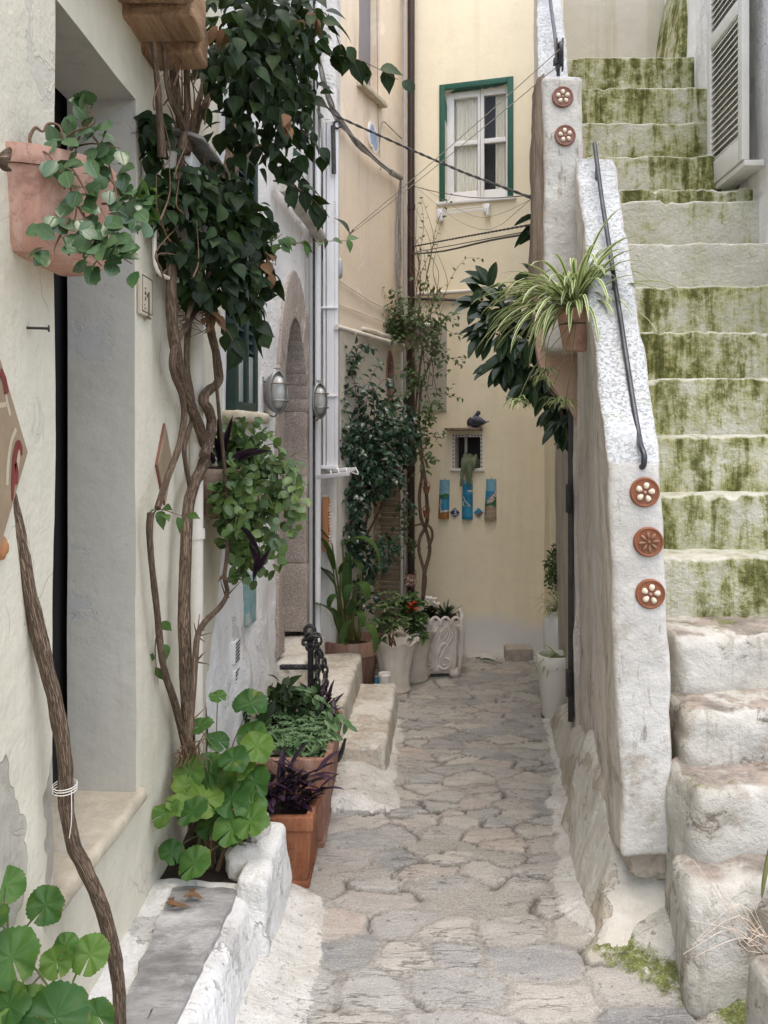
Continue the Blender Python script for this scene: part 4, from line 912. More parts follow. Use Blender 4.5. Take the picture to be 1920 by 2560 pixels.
def bulge(p):
    p = p.copy(); f_ = sstep(1.2, .3, p[:, 2]); lf = sstep(.12, .0, p[:, 0]-(.607+.05*(p[:, 1]-2.65)))
    g = fbm(np.stack([p[:, 0]*6, p[:, 1]*7, p[:, 2]*1.6], 1), 4, 71); p[:, 0] += lf*g*(.012+.035*f_); return p
c = [(.655, 2.66, .26), (.835, 2.66, .27), (1.0, 4.0, -.02), (.80, 4.02, -.02), (.607, 2.645, 1.49), (.776, 2.65, 1.49), (.93, 3.90, 2.85), (.752, 3.90, 2.85)]
mb = MB(); hexblock(mb, c, res=.021, r=.022, amp=.012, freq=7, seed=61, octv=4, fn=bulge); part('parapet', mb, M['cap'], ss)
mb = MB(); c = [(.54, 2.54, -.04), (.90, 2.50, -.04), (.93, 3.4, -.04), (.60, 3.5, -.04), (.69, 2.84, .225), (.89, 2.80, .23), (.9, 3.4, .45), (.70, 3.45, .42)]
hexblock(mb, c, res=.016, r=.06, amp=.020, freq=7, seed=66, octv=4); part('footing', mb, M['lime_stair'], ss)
mb = MB(); c = [(.59, 3.0, -.04), (.80, 3.0, -.04), (.9, 4.6, -.04), (.76, 4.75, -.04), (.685, 3.05, .34), (.80, 3.1, .36), (.9, 4.5, .2), (.80, 4.65, .12)]
hexblock(mb, c, res=.02, r=.05, amp=.020, freq=7, seed=67, octv=4); part('wall_foot', mb, M['lime_stair'], ss)
# pillar, upper parapet and the arch springing over the gate
X = lambda x, Y: (x-CX)*Y/F
Zy = lambda y, Y: CH-(y-CY)*Y/F
c = [(X(1178, 3.9), 3.9, Zy(760, 3.9)), (X(1268, 3.9), 3.9, Zy(760, 3.9)), (X(1268, 3.9)+.03, 4.22, Zy(760, 3.9)), (X(1178, 3.9)+.03, 4.22, Zy(760, 3.9)),
     (X(1171, 3.9), 3.9, Zy(163, 3.9)), (X(1256, 3.9), 3.9, Zy(163, 3.9)), (X(1256, 3.9)+.03, 4.22, Zy(163, 3.9)), (X(1171, 3.9)+.03, 4.22, Zy(163, 3.9))]
mb = MB(); hexblock(mb, c, res=.03, r=.028, amp=.012, freq=5, seed=81, octv=4); part('pillar', mb, M['cap'], ss)
c = [(.635, 4.05, 2.5), (.78, 4.05, 2.5), (1.02, 5.9, 3.6), (.86, 5.9, 3.6), (X(1162, 4.1), 4.08, 3.27), (X(1226, 4.1), 4.08, 3.27), (1.0, 5.9, 5.27), (.845, 5.9, 5.27)]
mb = MB(); hexblock(mb, c, res=.035, r=.025, amp=.012, freq=6, seed=83, octv=4); part('upper_parapet', mb, M['cap'], ss)
poly = [(1154, 300), (1154, 620), (1156, 706), (1161, 765), (1172, 802), (1190, 826), (1208, 853), (1226, 874), (1262, 880), (1262, 300)]
pf = np.array([P(x, y, 3.99) for x, y in crom([(a, b, 0) for a, b in poly], 3)[:, :2]])
mb = MB(); prism(mb, pf, (.10, .75, 0)); part('arch_springing', mb, M['pinkface'], ss)
mb = MB(); hexblock(mb, [(X(1150, 3.97), 3.955, Zy(640, 3.97)), (X(1182, 3.93), 3.93, Zy(640, 3.97)), (X(1182, 3.93), 4.1, Zy(640, 3.97)), (X(1150, 3.97), 4.1, Zy(640, 3.97)),
    (X(1156, 3.97), 3.955, Zy(176, 3.97)), (X(1175, 3.93), 3.93, Zy(165, 3.97)), (X(1175, 3.93), 4.1, Zy(165, 3.97)), (X(1156, 3.97), 4.1, Zy(176, 3.97))], res=.016, r=.01, amp=.022, freq=11, seed=85, octv=4, aniso=(1, 1, .35)); part('eroded_timber_edge', mb, M['wood_grey'], ss)
mb = MB(); hexblock(mb, boxc((.69, 2.70, .17), (.83, 2.95, .275)), res=.012, r=.02, amp=.03, freq=16, seed=4, octv=4); part('rubble_core', mb, M['block'], ss)  # brown block added to stand for the dark hollow under the pier
sh = root('window_shutter', WR.at(1580, 400, .03), 'pale louvred shutter folded open against the white side wall, upper right', 'shutter')
su0, szb = WR.uz(1536, 409, .06); su1, _ = WR.uz(1613, 340, .06); szt = szb+1.5; fr = .06
mb = MB()
for (a, b, c, d) in ((su0, su0+fr, szb, szt), (su1-fr, su1, szb, szt), (su0+fr, su1-fr, szb, szb+.13), (su0+fr, su1-fr, szt-.08, szt), (su0+fr, su1-fr, szb+.80, szb+.88)): WR.box(mb, a, b, c, d, .045, .085, r=.004)
part('frame', mb, M['shutter'], sh)
mb = MB(); z = szb+.135
while z < szt-.09:
    if not szb+.77 < z < szb+.88:
        c = [WR.pt(su0+fr-.004, z, .080), WR.pt(su1-fr+.004, z, .080), WR.pt(su1-fr+.004, z+.036, .048), WR.pt(su0+fr-.004, z+.036, .048)]; hexblock(mb, c+[q+np.array([0, 0, .009]) for q in c], r=.002)
    z += .037
part('louvre', mb, M['shutter'], sh)
mb = MB(); WR.box(mb, su0+fr, su1-fr, szb+.1, szt-.02, .035, .045, r=0); part('backing', mb, M['shutter'], sh)
mb = MB(); WR.box(mb, su0-.03, su0, szb, szt, -.03, .05, r=.003); WR.box(mb, su0-.02, su1+.01, szb-.035, szb-.004, -.03, .075, r=.004); part('sill', mb, M['shutter'], sh)
# wall on the far side of the gate and lumpy foot beside it
mb = MB(); hexblock(mb, [(.772, 4.0, -.03), (1.3, 4.0, -.03), (1.3, 5.8, -.03), (.99, 5.8, -.03), (.76, 4.0, 1.9), (1.3, 4.0, 1.7), (1.3, 5.8, 3.0), (.97, 5.8, 3.0)], res=.06, r=.02, amp=.01, freq=5, seed=88); part('stair_core', mb, M['lime_side'], ss)
# stairhead and right-hand walls
mb = MB(); hexblock(mb, boxc((.9, 6.62, 3.2), (3.2, 6.9, 5.3)), res=.12, r=.01, amp=.01, freq=3, seed=3); single('stairhead_wall', mb, M['greywall'], 'grey stained wall at the head of the staircase', 'wall')
mb = MB(); c = [(1.84, 3.3, -.05), (3.0, 3.3, -.05), (3.0, 6.7, -.05), (1.97, 6.7, -.05), (1.82, 3.3, 5.2), (3.0, 3.3, 5.2), (3.0, 6.7, 5.2), (1.97, 6.7, 5.2)]
hexblock(mb, c, res=.045, r=.03, amp=.018, freq=4, seed=91, octv=4); single('side_house', mb, M['lime_mid'], 'white lumpy house wall beside the upper stairs, right edge', 'house')
mb = MB(); c = [(1.80, 6.0, 3.9), (2.15, 6.0, 3.9), (2.15, 6.65, 3.9), (1.80, 6.65, 3.9), (1.97, 6.0, 5.0), (2.15, 6.0, 5.0), (2.15, 6.65, 5.0), (1.97, 6.65, 5.0)]
hexblock(mb, c, res=.05, r=.03, amp=.015, freq=6, seed=93); part('stairhead_kerb', mb, M['step_mossy'], ss)
mb = MB(); c = [(.845, 1.5, -.03), (1.5, 1.4, -.03), (1.5, 2.24, -.03), (.86, 2.24, -.03), (.85, 1.5, .235), (1.5, 1.4, .25), (1.5, 2.22, .25), (.868, 2.22, .24)]
hexblock(mb, c, res=.02, r=.03, amp=.016, freq=8, seed=95, octv=4); single('corner_block', mb, M['step_low'], 'low whitewashed block at the foot of the stairs, bottom right', 'block')
mb = MB(); p = [P(1667, 1790, 2.3)+np.array([.01, 0, 0]), P(1660, 1850, 2.29), P(1650, 1905, 2.28), P(1646, 1938, 2.28)]
tube(mb, p, [.006, .0065, .006, .002], 8, 3); tube(mb, [P(1690, 1780, 2.32), P(1667, 1790, 2.3)+np.array([.01, 0, 0])], .006, 8); tube(mb, [P(1690, 1780, 2.32)*np.array([1, 1, 0])+np.array([0, -.01, .0]), P(1690, 1980, 2.33), P(1690, 1780, 2.32)], .005, 8)
single('reed', mb, M['stem_green'], 'single green reed blade hanging at the right edge', 'plant')
mb = MB(); rg = random.Random(8)
for k in range(15):
    b = P(1640+rg.uniform(0, 40), 2050+rg.uniform(-30, 10), 2.26); a = rg.uniform(-.25, -.05)
    tube(mb, [b, b+np.array([a*.4, -.02, rg.uniform(.02, .10)]), b+np.array([a, -.04, rg.uniform(.0, .24)])], [.0012, .001, .0005], 4, 3)
single('dry_grass', mb, M['shell'], 'pale dry grass wisps above the corner block', 'grass')
# ---------------------------------------------------------------- clay discs set in the pier and the pillar
def disc(x, y, Y, r, kind, label, mt):
    c = P(x, y, Y); c[1] = Y-.004
    rt = root('clay_disc', c, label, 'clay disc', 'clay flower discs set in the parapet')
    def face(mb, prof, segs=36):                     # turned about the -Y axis
        m2 = MB(); lathe(m2, prof, (0, 0, 0), segs); v = m2.V[0]
        mb.add(c+np.stack([v[:, 0], -v[:, 2], v[:, 1]], 1), m2.F)
    mb = MB(); face(mb, [(r, -.03), (r, .006), (r*.97, .0105), (r*.92, .012), (r*.86, .0115), (r*.80, .0085), (r*.5, .008), (0.0001, .008)]); part('clay_base', mb, mt, rt)
    n = 5 if kind == 5 else 8; a0 = RNG.uniform(-.2, .2)+math.pi/2
    for k in range(n):
        a = a0+2*math.pi*k/n; mb = MB()
        if kind == 5: ball(mb, (0, 0, 0), (r*.19, .009, r*.225), 14, 9); q = r*.44
        else: ball(mb, (0, 0, 0), (r*.105, .007, r*.25), 12, 9); q = r*.45
        v = mb.V[0]; v[:, 0] *= 1+.25*v[:, 2]/(r*.22); v = v+.0012*vfbm(v*90+k*7, 2, k)
        b = a-math.pi/2; R2 = np.stack([v[:, 0]*math.cos(b)-v[:, 2]*math.sin(b), v[:, 1], v[:, 0]*math.sin(b)+v[:, 2]*math.cos(b)], 1)
        mb.V[0] = R2+c+np.array([q*math.cos(a), -.010, q*math.sin(a)]); part('pebble' if kind == 5 else 'pod', mb, M['cream_shell'] if kind == 5 else M['brown_pod'], rt)
    mb = MB(); ball(mb, c+np.array([0, -.009, 0]), (r*.12, .007, r*.12), 10, 7); part('centre_bead', mb, M['p_rose'] if kind == 5 else M['brown_pod'], rt)
disc(1391, 1063, 2.651, .0465, 5, 'five-pebble clay disc just below the curled end of the handrail', M['disc'])
disc(1399, 1170, 2.654, .0465, 8, 'clay disc with a daisy of eight brown pods', M['disc'])
disc(1403, 1282, 2.657, .0465, 5, 'five-pebble clay disc lowest on the white pier', M['disc'])
disc(1215, 211, 3.90, .0485, 5, 'faded five-pebble clay disc nearest the top of the pillar', M['disc_dull'])
disc(1220, 294, 3.90, .0485, 5, 'faded five-pebble clay disc, lower one on the upper pillar', M['disc_dull'])

# ---------------------------------------------------------------- handrails and clothes-line pulley
hr = root('handrail', P(1380, 985, 2.75), 'long dark iron handrail with curled end on the lower parapet', 'handrail')
def rail(pts): return [P(x, y, Y) for x, y, Y in pts]
yy = lambda y: 1/np.interp(y, [310, 960], [1/3.86, 1/2.70])
mb = MB(); pts = [(1284, 310), (1288, 340), (1300, 430), (1314, 520), (1328, 610), (1342, 700), (1357, 800), (1371, 890), (1380, 940)]
p = rail([(x, y, yy(y)) for x, y in pts]); e = P(1384, 962, 2.665)
p += [e, e+np.array([.001, -.035, -.03]), e+np.array([.0, -.03, -.062]), e+np.array([-.004, -.005, -.066]), e+np.array([-.008, .012, -.05]), e+np.array([-.009, .005, -.034])]
tube(mb, p, .0095, 10, 5); part('rail', mb, M['steel_rail'], hr)
for (x, y, x2, y2) in ((1290, 345, 1289, 425), (1327, 600, 1325, 655), (1372, 895, 1368, 935)):
    mb = MB(); a = P(x, y, yy(y)); b = P(x2, y2, yy(y)-.01); b[2] = a[2]-.10; tube(mb, [a, b], .008, 8); part('post', mb, M['steel_rail'], hr)
hr2 = root('handrail', P(1205, 100, 4.1), 'thin dark handrail running up beside the top pillar', 'handrail')
mb = MB(); tube(mb, [P(1204, 150, 4.0), P(1202, 112, 4.03), P(1198, 70, 4.2), P(1191, 20, 4.42), P(1180, -70, 4.85)], .0095, 8, 4); part('rail', mb, M['steel_rail'], hr2)
mb = MB(); tube(mb, [P(1206, 110, 4.03), P(1206, 165, 4.03)], .009, 8); part('post', mb, M['steel_rail'], hr2)
pl = root('line_pulley', P(1203, 120, 3.98), 'black clothes-line pulley on the upper pillar', 'pulley')
mb = MB(); c = P(1209, 118, 3.97)
def ringy(mb, c, r, t, ax=0, segs=24, sides=8, sz=1.):
    a = np.arange(segs)*2*math.pi/segs; z0 = np.zeros(segs)
    q = {0: np.stack([z0, r*np.cos(a), sz*r*np.sin(a)], 1), 1: np.stack([r*np.cos(a), z0, sz*r*np.sin(a)], 1), 2: np.stack([r*np.cos(a), sz*r*np.sin(a), z0], 1)}[ax]
    tube(mb, np.asarray(c)+q, t, sides, closed=True)
ringy(mb, c, .05, .009); box(mb, c+np.array([-.005, -.05, -.008]), c+np.array([.005, .05, .008])); ball(mb, c, (.012, .016, .016), 10, 8); part('wheel', mb, M['iron'], pl)
mb = MB(); box(mb, c+np.array([-.017, -.012, -.075]), c+np.array([-.010, .012, .075]), r=.002); box(mb, c+np.array([.010, -.012, -.075]), c+np.array([.017, .012, .075]), r=.002)
box(mb, c+np.array([-.03, -.02, -.05]), c+np.array([-.012, .01, -.02]), r=.003); part('bracket', mb, M['iron'], pl)

# ---------------------------------------------------------------- wires and cables
def wire(name, pts, r, mt, label, sag=0, grp=None, cat='cable', sides=6, twist=0):
    mb = MB(); p = np.array(pts, float)
    if len(p) == 2:
        t = np.linspace(0, 1, 14)[:, None]; p = p[0]+(p[1]-p[0])*t; p[:, 2] -= sag*4*(t*(1-t))[:, 0]
    if twist:
        L = np.linalg.norm(p[-1]-p[0]); n = int(L/.02); t = np.linspace(0, 1, n); pi = np.stack([np.interp(t, np.linspace(0, 1, len(p)), p[:, k]) for k in range(3)], 1)
        for s_ in (0, math.pi):
            o = np.stack([0*t, np.cos(t*L/.02+s_), np.sin(t*L/.02+s_)], 1)*r*.9; tube(mb, pi+o, r, 5)
    else: tube(mb, p, r, sides, 3 if len(p) < 13 else 1)
    return single(name, mb, M[mt], label, cat, grp)
G = 'wires strung across the alley'
wire('clothes_line', [c+np.array([0, -.05, .01]), WP.at(759, 499, .03)], .0022, 'rope', 'upper strand of the pulley clothes line', .01, 'clothes line strands', 'clothes line')
wire('clothes_line', [c+np.array([0, -.02, -.05]), WP.at(754, 508, .03)], .0022, 'rope', 'lower strand of the pulley clothes line', .01, 'clothes line strands', 'clothes line')
mb = MB(); a = WP.at(757, 503, .0); tube(mb, [a, WP.at(755, 506, .02), WP.at(757, 504, .045), WP.at(764, 497, .05)], .004, 6, 3); single('line_hook', mb, M['iron'], 'rusty hook on peach wall holding the clothes line', 'hook')
wire('twisted_cable', [P(690, 215, 5.2), WP.at(725, 250, .10), P(880, 320, 5.2), P(1000, 372, 4.8), P(1155, 430, 4.1)], .0045, 'cable', 'thick twisted black cable crossing in front of the green-framed window', 0, G, twist=1)
wire('thin_cable', [WY.at(893, 402, .05), P(950, 416, 5.6), P(1040, 428, 5.), P(1155, 421, 4.1)], .0028, 'cable', 'thin dark cable just under the window sill', 0, G)
wire('sagging_wire', [WY.at(905, 409, .05), WY.at(985, 474, .12), P(1060, 496, 5.6), P(1155, 424, 4.1)], .0016, 'cable_grey', 'lowest sagging grey wire below the window', 0, G)
wire('looped_wire', [WY.at(912, 405, .05), WY.at(1020, 466, .14), P(1080, 462, 5.3), P(1155, 426, 4.1)], .0016, 'cable_grey', 'looping grey wire between thin cable and drying rack', 0, G)
wire('twisted_cable', [WY.at(890, 533, .04), P(1000, 512, 5.3), P(1155, 484, 4.15)], .0034, 'cable', 'upper twisted cable of the three above the rubber plant', 0, G, twist=1)
wire('thin_cable', [WY.at(890, 546, .04), P(1020, 522, 5.2), P(1155, 497, 4.15)], .003, 'cable', 'middle thin cable above the rubber plant', 0, G)
wire('thick_cable', [WY.at(888, 549, .04), P(960, 542, 5.6), P(1060, 519, 5.), P(1155, 503, 4.15)], .006, 'cable', 'lowest and thickest cable above the rubber plant', 0, G)
wire('branch_pipe', [WY.at(893, 645, .03), WY.at(1010, 649, .03)], .011, 'cable', 'short dark pipe running right from the brown downpipe', 0)
wire('white_pipe', [WY.at(900, 636, .03), WY.at(1025, 628, .03), WY.at(1110, 622, .03)], .016, 'pvc', 'pale pipe along yellow wall above the dark branch pipe', 0, None, 'pipe', 10)
wire('white_pipe', [WY.at(896, 704, .03), WY.at(947, 700, .03)], .018, 'white_metal', 'short white pipe capping the grey plaster patch', 0, None, 'pipe', 10)
mb = MB(); rg = random.Random(3)
path = [(690, 120), (700, 175), (716, 225), (735, 262), (775, 308), (815, 348), (845, 372)]
for k in range(9):
    p = [WP.at(x+rg.uniform(-4, 4), y+rg.uniform(-7, 9)*(1 if i < 5 else .3), .03+rg.uniform(0, .03)) for i, (x, y) in enumerate(path)]
    tube(mb, p, rg.choice([.0035, .005, .006]), 6, 5)
p0 = WP.at(845, 372, .045); p1 = WP.at(866, 384, .05); tube(mb, [p0, (p0+p1)/2, p1], .021, 12)
single('cable_bundle', mb, M['cable_grey'], 'messy bundle of old cables sagging along the peach house ledge', 'cables')
mb = MB()
for k in range(5):
    p = [WP.at(860+rg.uniform(-3, 6), y, .02+rg.uniform(0, .02)) for y in (382, 420, 500, 580, 650, 720)]; p[0] = p1
    tube(mb, p, .006, 6, 4)
single('cable_run', mb, M['cable_grey'], 'grey cables running down beside the brown downpipe', 'cables')
wire('wall_cable', [WPu.at(814, -40, .01), WPu.at(815, 120, .012), WPu.at(817, 250, .012), WPu.at(821, 340, .01), WP.at(823, 366, .02)], .003, 'cable_grey', 'thin grey cable down the upper peach wall', 0)
wire('hook_cable', [WP.at(819, 330, -.03), WP.at(823, 275, -.03), WP.at(829, 263, -.03), WP.at(842, 275, -.035), WP.at(868, 300, -.035)], .0045, 'cable_grey', 'pale looped cable under the corner on the upper peach wall', 0)
wire('wall_wire', [WP.at(729, 604, .015), WP.at(760, 624, .012), WP.at(800, 650, .012), WP.at(835, 668, .02)], .004, 'pvc', 'upper pale wire slanting across the peach wall above the white pipe', 0)
wire('wall_wire', [WP.at(729, 657, .015), WP.at(770, 672, .012), WP.at(838, 698, .02)], .004, 'pvc', 'lower pale wire slanting across the peach wall above the white pipe', 0)
# pipes on the peach and yellow houses
mb = MB(); tube(mb, [WP.at(727, 706, .05), WP.at(871, 748, .05)], .017, 12); 
for x, y in ((765, 717.5), (800, 728), (838, 738.5)): q = WP.at(x, y, .05); d = WP.at(x+1, y+.29, .05)-q; d /= np.linalg.norm(d); tube(mb, [q-d*.012, q+d*.012], .021, 12)
single('white_pipe', mb, M['pvc'], 'long cream pipe along the foot of the peach wall', 'pipe')
dp = root('downpipe', WY.pt(-.02, 0), 'tall dark brown downpipe in the corner of the yellow house', 'downpipe')
q = WY.at(888, 1000, .05); mb = MB(); tube(mb, [(q[0], q[1], 0), (q[0], q[1], 5.6)], .027, 16); part('pipe', mb, M['downpipe'], dp)
for z in (.55, 1.35, 2.45, 3.3, 4.2): mb = MB(); tube(mb, [(q[0], q[1], z-.02), (q[0], q[1], z+.02)], .031, 16); part('collar', mb, M['downpipe'], dp)
mb = MB(); q = WP.at(874, 700, .03); tube(mb, [(q[0], q[1], .4), (q[0], q[1], 5.6)], .011, 10); single('conduit', mb, M['pvc_grey'], 'slim grey conduit left of the brown downpipe', 'conduit')
mb = MB(); q = WP.at(867.5, 800, .02); tube(mb, [(q[0], q[1], .2), (q[0], q[1], 2.2)], .012, 10); single('conduit', mb, M['pvc'], 'pale vertical pipe at the corner below the cream pipe', 'conduit')
mb = MB(); b = WP.at(729, 565, .0); tube(mb, [WP.at(727, 562, .0), WP.at(733, 562, .035), WP.at(735, 570, .045), WP.at(735, 590, .045), WP.at(733, 597, .035), WP.at(727, 598, .0)], .015, 10, 4); single('pipe_bend', mb, M['pvc_grey'], 'small grey pipe bend sticking out of the peach wall', 'pipe')
mb = MB(); tube(mb, [WP.at(719, 272, .04), WP.at(720, 300, .04), WP.at(721, 375, .04)], .014, 10, 2); q = WP.at(729, 269, .05); ringy(mb, q, .022, .006, 1); single('rusty_pipe', mb, M['cable'], 'short dark pipe and iron ring at the edge of the peach wall', 'pipe')
# oval plates
for x, y, lb in ((800, 290, 'left oval blue and white plate behind the cables'), (807, 305, 'right oval blue and white plate, lower of the two')):
    u, z = WPu.uz(x, y, .0); rt = root('wall_plate', WPu.pt(u, z), lb, 'plate', 'oval plates on the peach house')
    for (nm, ru, rz, d0, d1, mt) in (('rim', .052, .088, .0, .014, 'white_glaze'), ('centre', .036, .066, .004, .0165, 'plate_blue')):
        mb = MB(); a = np.arange(28)*2*math.pi/28; prism(mb, [WPu.pt(u+ru*math.cos(t), z+rz*math.sin(t), d1) for t in a], np.array([*(-WPu.n*(d1-d0)), 0])); part(nm, mb, M[mt], rt)

# ---------------------------------------------------------------- things on the white house
def lamp(x, y, label):
    c = WB.at(x, y, .05); rt = root('bulkhead_lamp', c, label, 'lamp', 'caged bulkhead lamps by the arch')
    u, z = WB.uz(x, y, .05); ax = np.array([WB.n[0], WB.n[1], 0]); tt = np.array([WB.t[0], WB.t[1], 0])
    ax = norm(ax*.86-tt*.5); tt = np.cross([0, 0, 1.], ax); up = np.array([0, 0, 1.])
    def dome(prof, su, sz):
        m2 = MB(); lathe(m2, prof, (0, 0, 0), 24); v = m2.V[0]; mb = MB()
        mb.add(c+v[:, :1]*su*tt+v[:, 1:2]*sz*up+v[:, 2:3]*ax, m2.F); return mb
    part('housing', dome([(.0, -.03), (.5, -.028), (.85, -.018), (.98, .005), (1.0, .028), (.9, .03), (.8, .03)], .056, .098), M['lamp_metal'], rt)
    part('glass', dome([(.86, .02), (.85, .035), (.72, .055), (.45, .068), (.0, .073)], .052, .092), M['lamp_glass'], rt)
    mb = MB(); a = np.arange(30)*2*math.pi/30
    tube(mb, [c+.057*math.cos(t)*tt+.1*math.sin(t)*up+.03*ax for t in a], .006, 6, closed=True)
    b = np.linspace(0, math.pi, 14)
    tube(mb, [c+.1*math.cos(t)*up+(.03+.052*math.sin(t))*ax for t in b], .0045, 6)
    for s_ in (-.04, .04): tube(mb, [c+.052*math.cos(t)*tt+s_*up+(.03+.048*math.sin(t))*ax for t in b], .0042, 6)
    part('cage', mb, M['lamp_metal'], rt)
    mb = MB(); w0 = WB.pt(u-.02, z+.055, 0); tube(mb, [w0, c+.055*up-.02*ax], .010, 8); tube(mb, [w0+np.array([0, 0, -.02]), w0+np.array([0, 0, .02])], .007, 6)
    w1 = WB.pt(u-.01, z-.085, 0); tube(mb, [w1, w1+.03*ax-.018*up, c-.115*up, c-.10*up+.02*ax], .004, 6, 4)
    tube(mb, [c+.1*up+.02*ax, c+.118*up+.02*ax], .004, 6); tube(mb, [c+.114*up+.02*ax-.02*tt, c+.114*up+.02*ax+.02*tt], .0035, 6); part('bracket', mb, M['lamp_metal'], rt)
lamp(592, 848, 'caged oval bulkhead lamp on the near side of the stone arch'); lamp(683, 866, 'caged oval bulkhead lamp on the far side of the stone arch')
for x, r_, mt, lb, z0, z1 in ((671, .012, 'pvc_grey', 'slim grey pipe just right of the stone arch', .5, 4.4), (678, .008, 'cable', 'thin dark cable beside the slim grey pipe', .4, 4.6), (686, .02, 'white_metal', 'thick white downpipe right of the stone arch', .2, 5.2)):
    q = WB.at(x, 1000, .03); mb = MB(); tube(mb, [(q[0], q[1], z0), (q[0], q[1], z1)], r_, 12); single('wall_pipe', mb, M[mt], lb, 'pipe')
mb = MB(); q = [WB.at(x, y, .06) for x, y in ((610, 398), (628, 420), (652, 455), (692, 512))]; tube(mb, q, .035, 12, 4, bump=.012, freq=18); single('bound_pipe', mb, M['rock'], 'pale wrapped pipe slanting along the upper white wall', 'pipe')
mb = MB(); rg = random.Random(5)
for k in range(6): tube(mb, [WB.at(640+k*6, 60, .04), WB.at(664+rg.uniform(-5, 6), 160, .07), WB.at(681+rg.uniform(-3, 3), 215, .08), WB.at(690+rg.uniform(-3, 3), 262, .05), WB.at(694+rg.uniform(-4, 3), 420+rg.uniform(0, 200), .02)], .004, 6, 5)
single('loose_cables', mb, M['cable_grey'], 'loose grey cables hanging down the white wall corner', 'cables')
# big white metal window guard standing out from the end wall
wg = root('window_guard', (-.48, 5.2, 1.4), 'tall white metal window casing standing out at the end of the white house', 'window casing')
a, b = X(701, 5.2), X(732, 5.2); z0, z1 = Zy(1005, 5.2), Zy(268, 5.2)
mb = MB(); box(mb, (a+.008, 5.15, z0+.0), (b-.01, 5.25, z1), r=.004); part('panel', mb, M['white_metal'], wg)
mb = MB(); box(mb, (a-.004, 5.15, z0), (a+.02, 5.26, z1), r=.003); box(mb, (b-.022, 5.145, z0), (b, 5.26, z1), r=.003); part('frame_bar', mb, M['white_metal'], wg)
mb = MB(); box(mb, (a-.05, 5.12, z0-.022), (b+.004, 5.27, z0), r=.003); part('bottom_tray', mb, M['white_metal'], wg)
for y in (668, 856): mb = MB(); box(mb, (a-.03, 5.135, Zy(y, 5.2)-.006), (b-.002, 5.15, Zy(y, 5.2)+.006), r=.002); part('cross_bar', mb, M['white_metal'], wg)
mb = MB(); p = np.linspace(0, 1, 60); sp = WB.at(724, 445, .1); v = np.stack([X(723, 5.12)+.006*np.cos(p*50), 5.12+.006*np.sin(p*50), Zy(430, 5.12)-p*.13], 1); tube(mb, v, .0022, 5); single('wire_spring', mb, M['white_metal'], 'small coiled white wire spring beside the window casing', 'spring')
dr = root('drying_rack', (-.5, 5.05, 1.35), 'folding white metal drying rack jutting from the white house', 'drying rack')
mb = MB(); a0 = P(684, 1031, 5.0); a1 = P(756, 1023, 4.86); b0 = P(706, 1016, 5.16); b1 = P(768, 1014, 5.05)
for q, w in ((a0, a1), (b0, b1)): hexblock(mb, [q+np.array(o) for o in ((0, -.006, -.012), )]+[w+np.array((0, -.006, -.012)), w+np.array((0, .006, -.012)), q+np.array((0, .006, -.012)), q+np.array((0, -.006, .012)), w+np.array((0, -.006, .012)), w+np.array((0, .006, .012)), q+np.array((0, .006, .012))], r=.002)
part('arm', mb, M['white_metal'], dr)
mb = MB()
for t in (.12, .38, .66, 1.): 
    q, w = a0+(a1-a0)*t, b0+(b1-b0)*t; tube(mb, [q+np.array([0, 0, .01]), (q+w)/2+np.array([.03, 0, -.015]), w+np.array([0, 0, .012])], .004, 6, 4)
part('wire', mb, M['white_metal'], dr)
tb = root('shell_board', P(703, 1185, 5.15), 'tall orange clay board edged with shells on the white wall end', 'wall ornament')
a, b = X(697, 5.2), X(711, 5.2); z0, z1 = Zy(1190, 5.2), Zy(1074, 5.2); mb = MB(); box(mb, (a, 5.18, z0), (b, 5.27, z1), res=.03, r=.006, amp=.002, freq=15); part('board', mb, M['board_orange'], tb)
for k in range(17):
    z = z1-(z1-z0)*(k+.3)/17; mb = MB(); ball(mb, (b+.006+RNG.uniform(-.003, .004), 5.178, z), (.008, .007, .008), 8, 6); part('shell', mb, M['shell'], tb)
for k in range(4): mb = MB(); ball(mb, (a+.008+k*.008, 5.18, z1+.004), (.006, .007, .006), 8, 6); part('shell', mb, M['shell'], tb)
mb = MB(); WB.box(mb, *[WB.uz(x, 1255)[0] for x in (523, 540)], WB.uz(531, 1347)[1], WB.uz(531, 1240)[1], .0, .03, res=.03, r=.004, amp=.003, freq=14); single('painted_plank', mb, M['teal_wood'], 'flaking teal painted plank on the white wall', 'plank')
bt = root('blue_tile', WB.at(557, 985, .01), 'small blue and white tile on the wall right of the hanging planter', 'tile'); u_, z_ = WB.uz(558, 990)
mb = MB(); WB.box(mb, u_-.05, u_+.05, z_-.06, z_+.06, 0, .012, r=.003); part('border', mb, M['tile_white'], bt); mb = MB(); WB.box(mb, u_-.04, u_+.04, z_-.05, z_+.045, .0, .0135, r=.001); part('panel', mb, M['p_blue'], bt)
mb = MB(); q = WA.at(424, 1300, .025); tube(mb, [(q[0], q[1], .2), (q[0], q[1], 2.35)], .024, 14); q2 = Zy(1150, q[1]); tube(mb, [(q[0], q[1], q2-.022), (q[0], q[1], q2+.012)], .030, 14)
single('drain_pipe', mb, M['pvc'], 'cream drain pipe behind the thick vine stem', 'pipe')

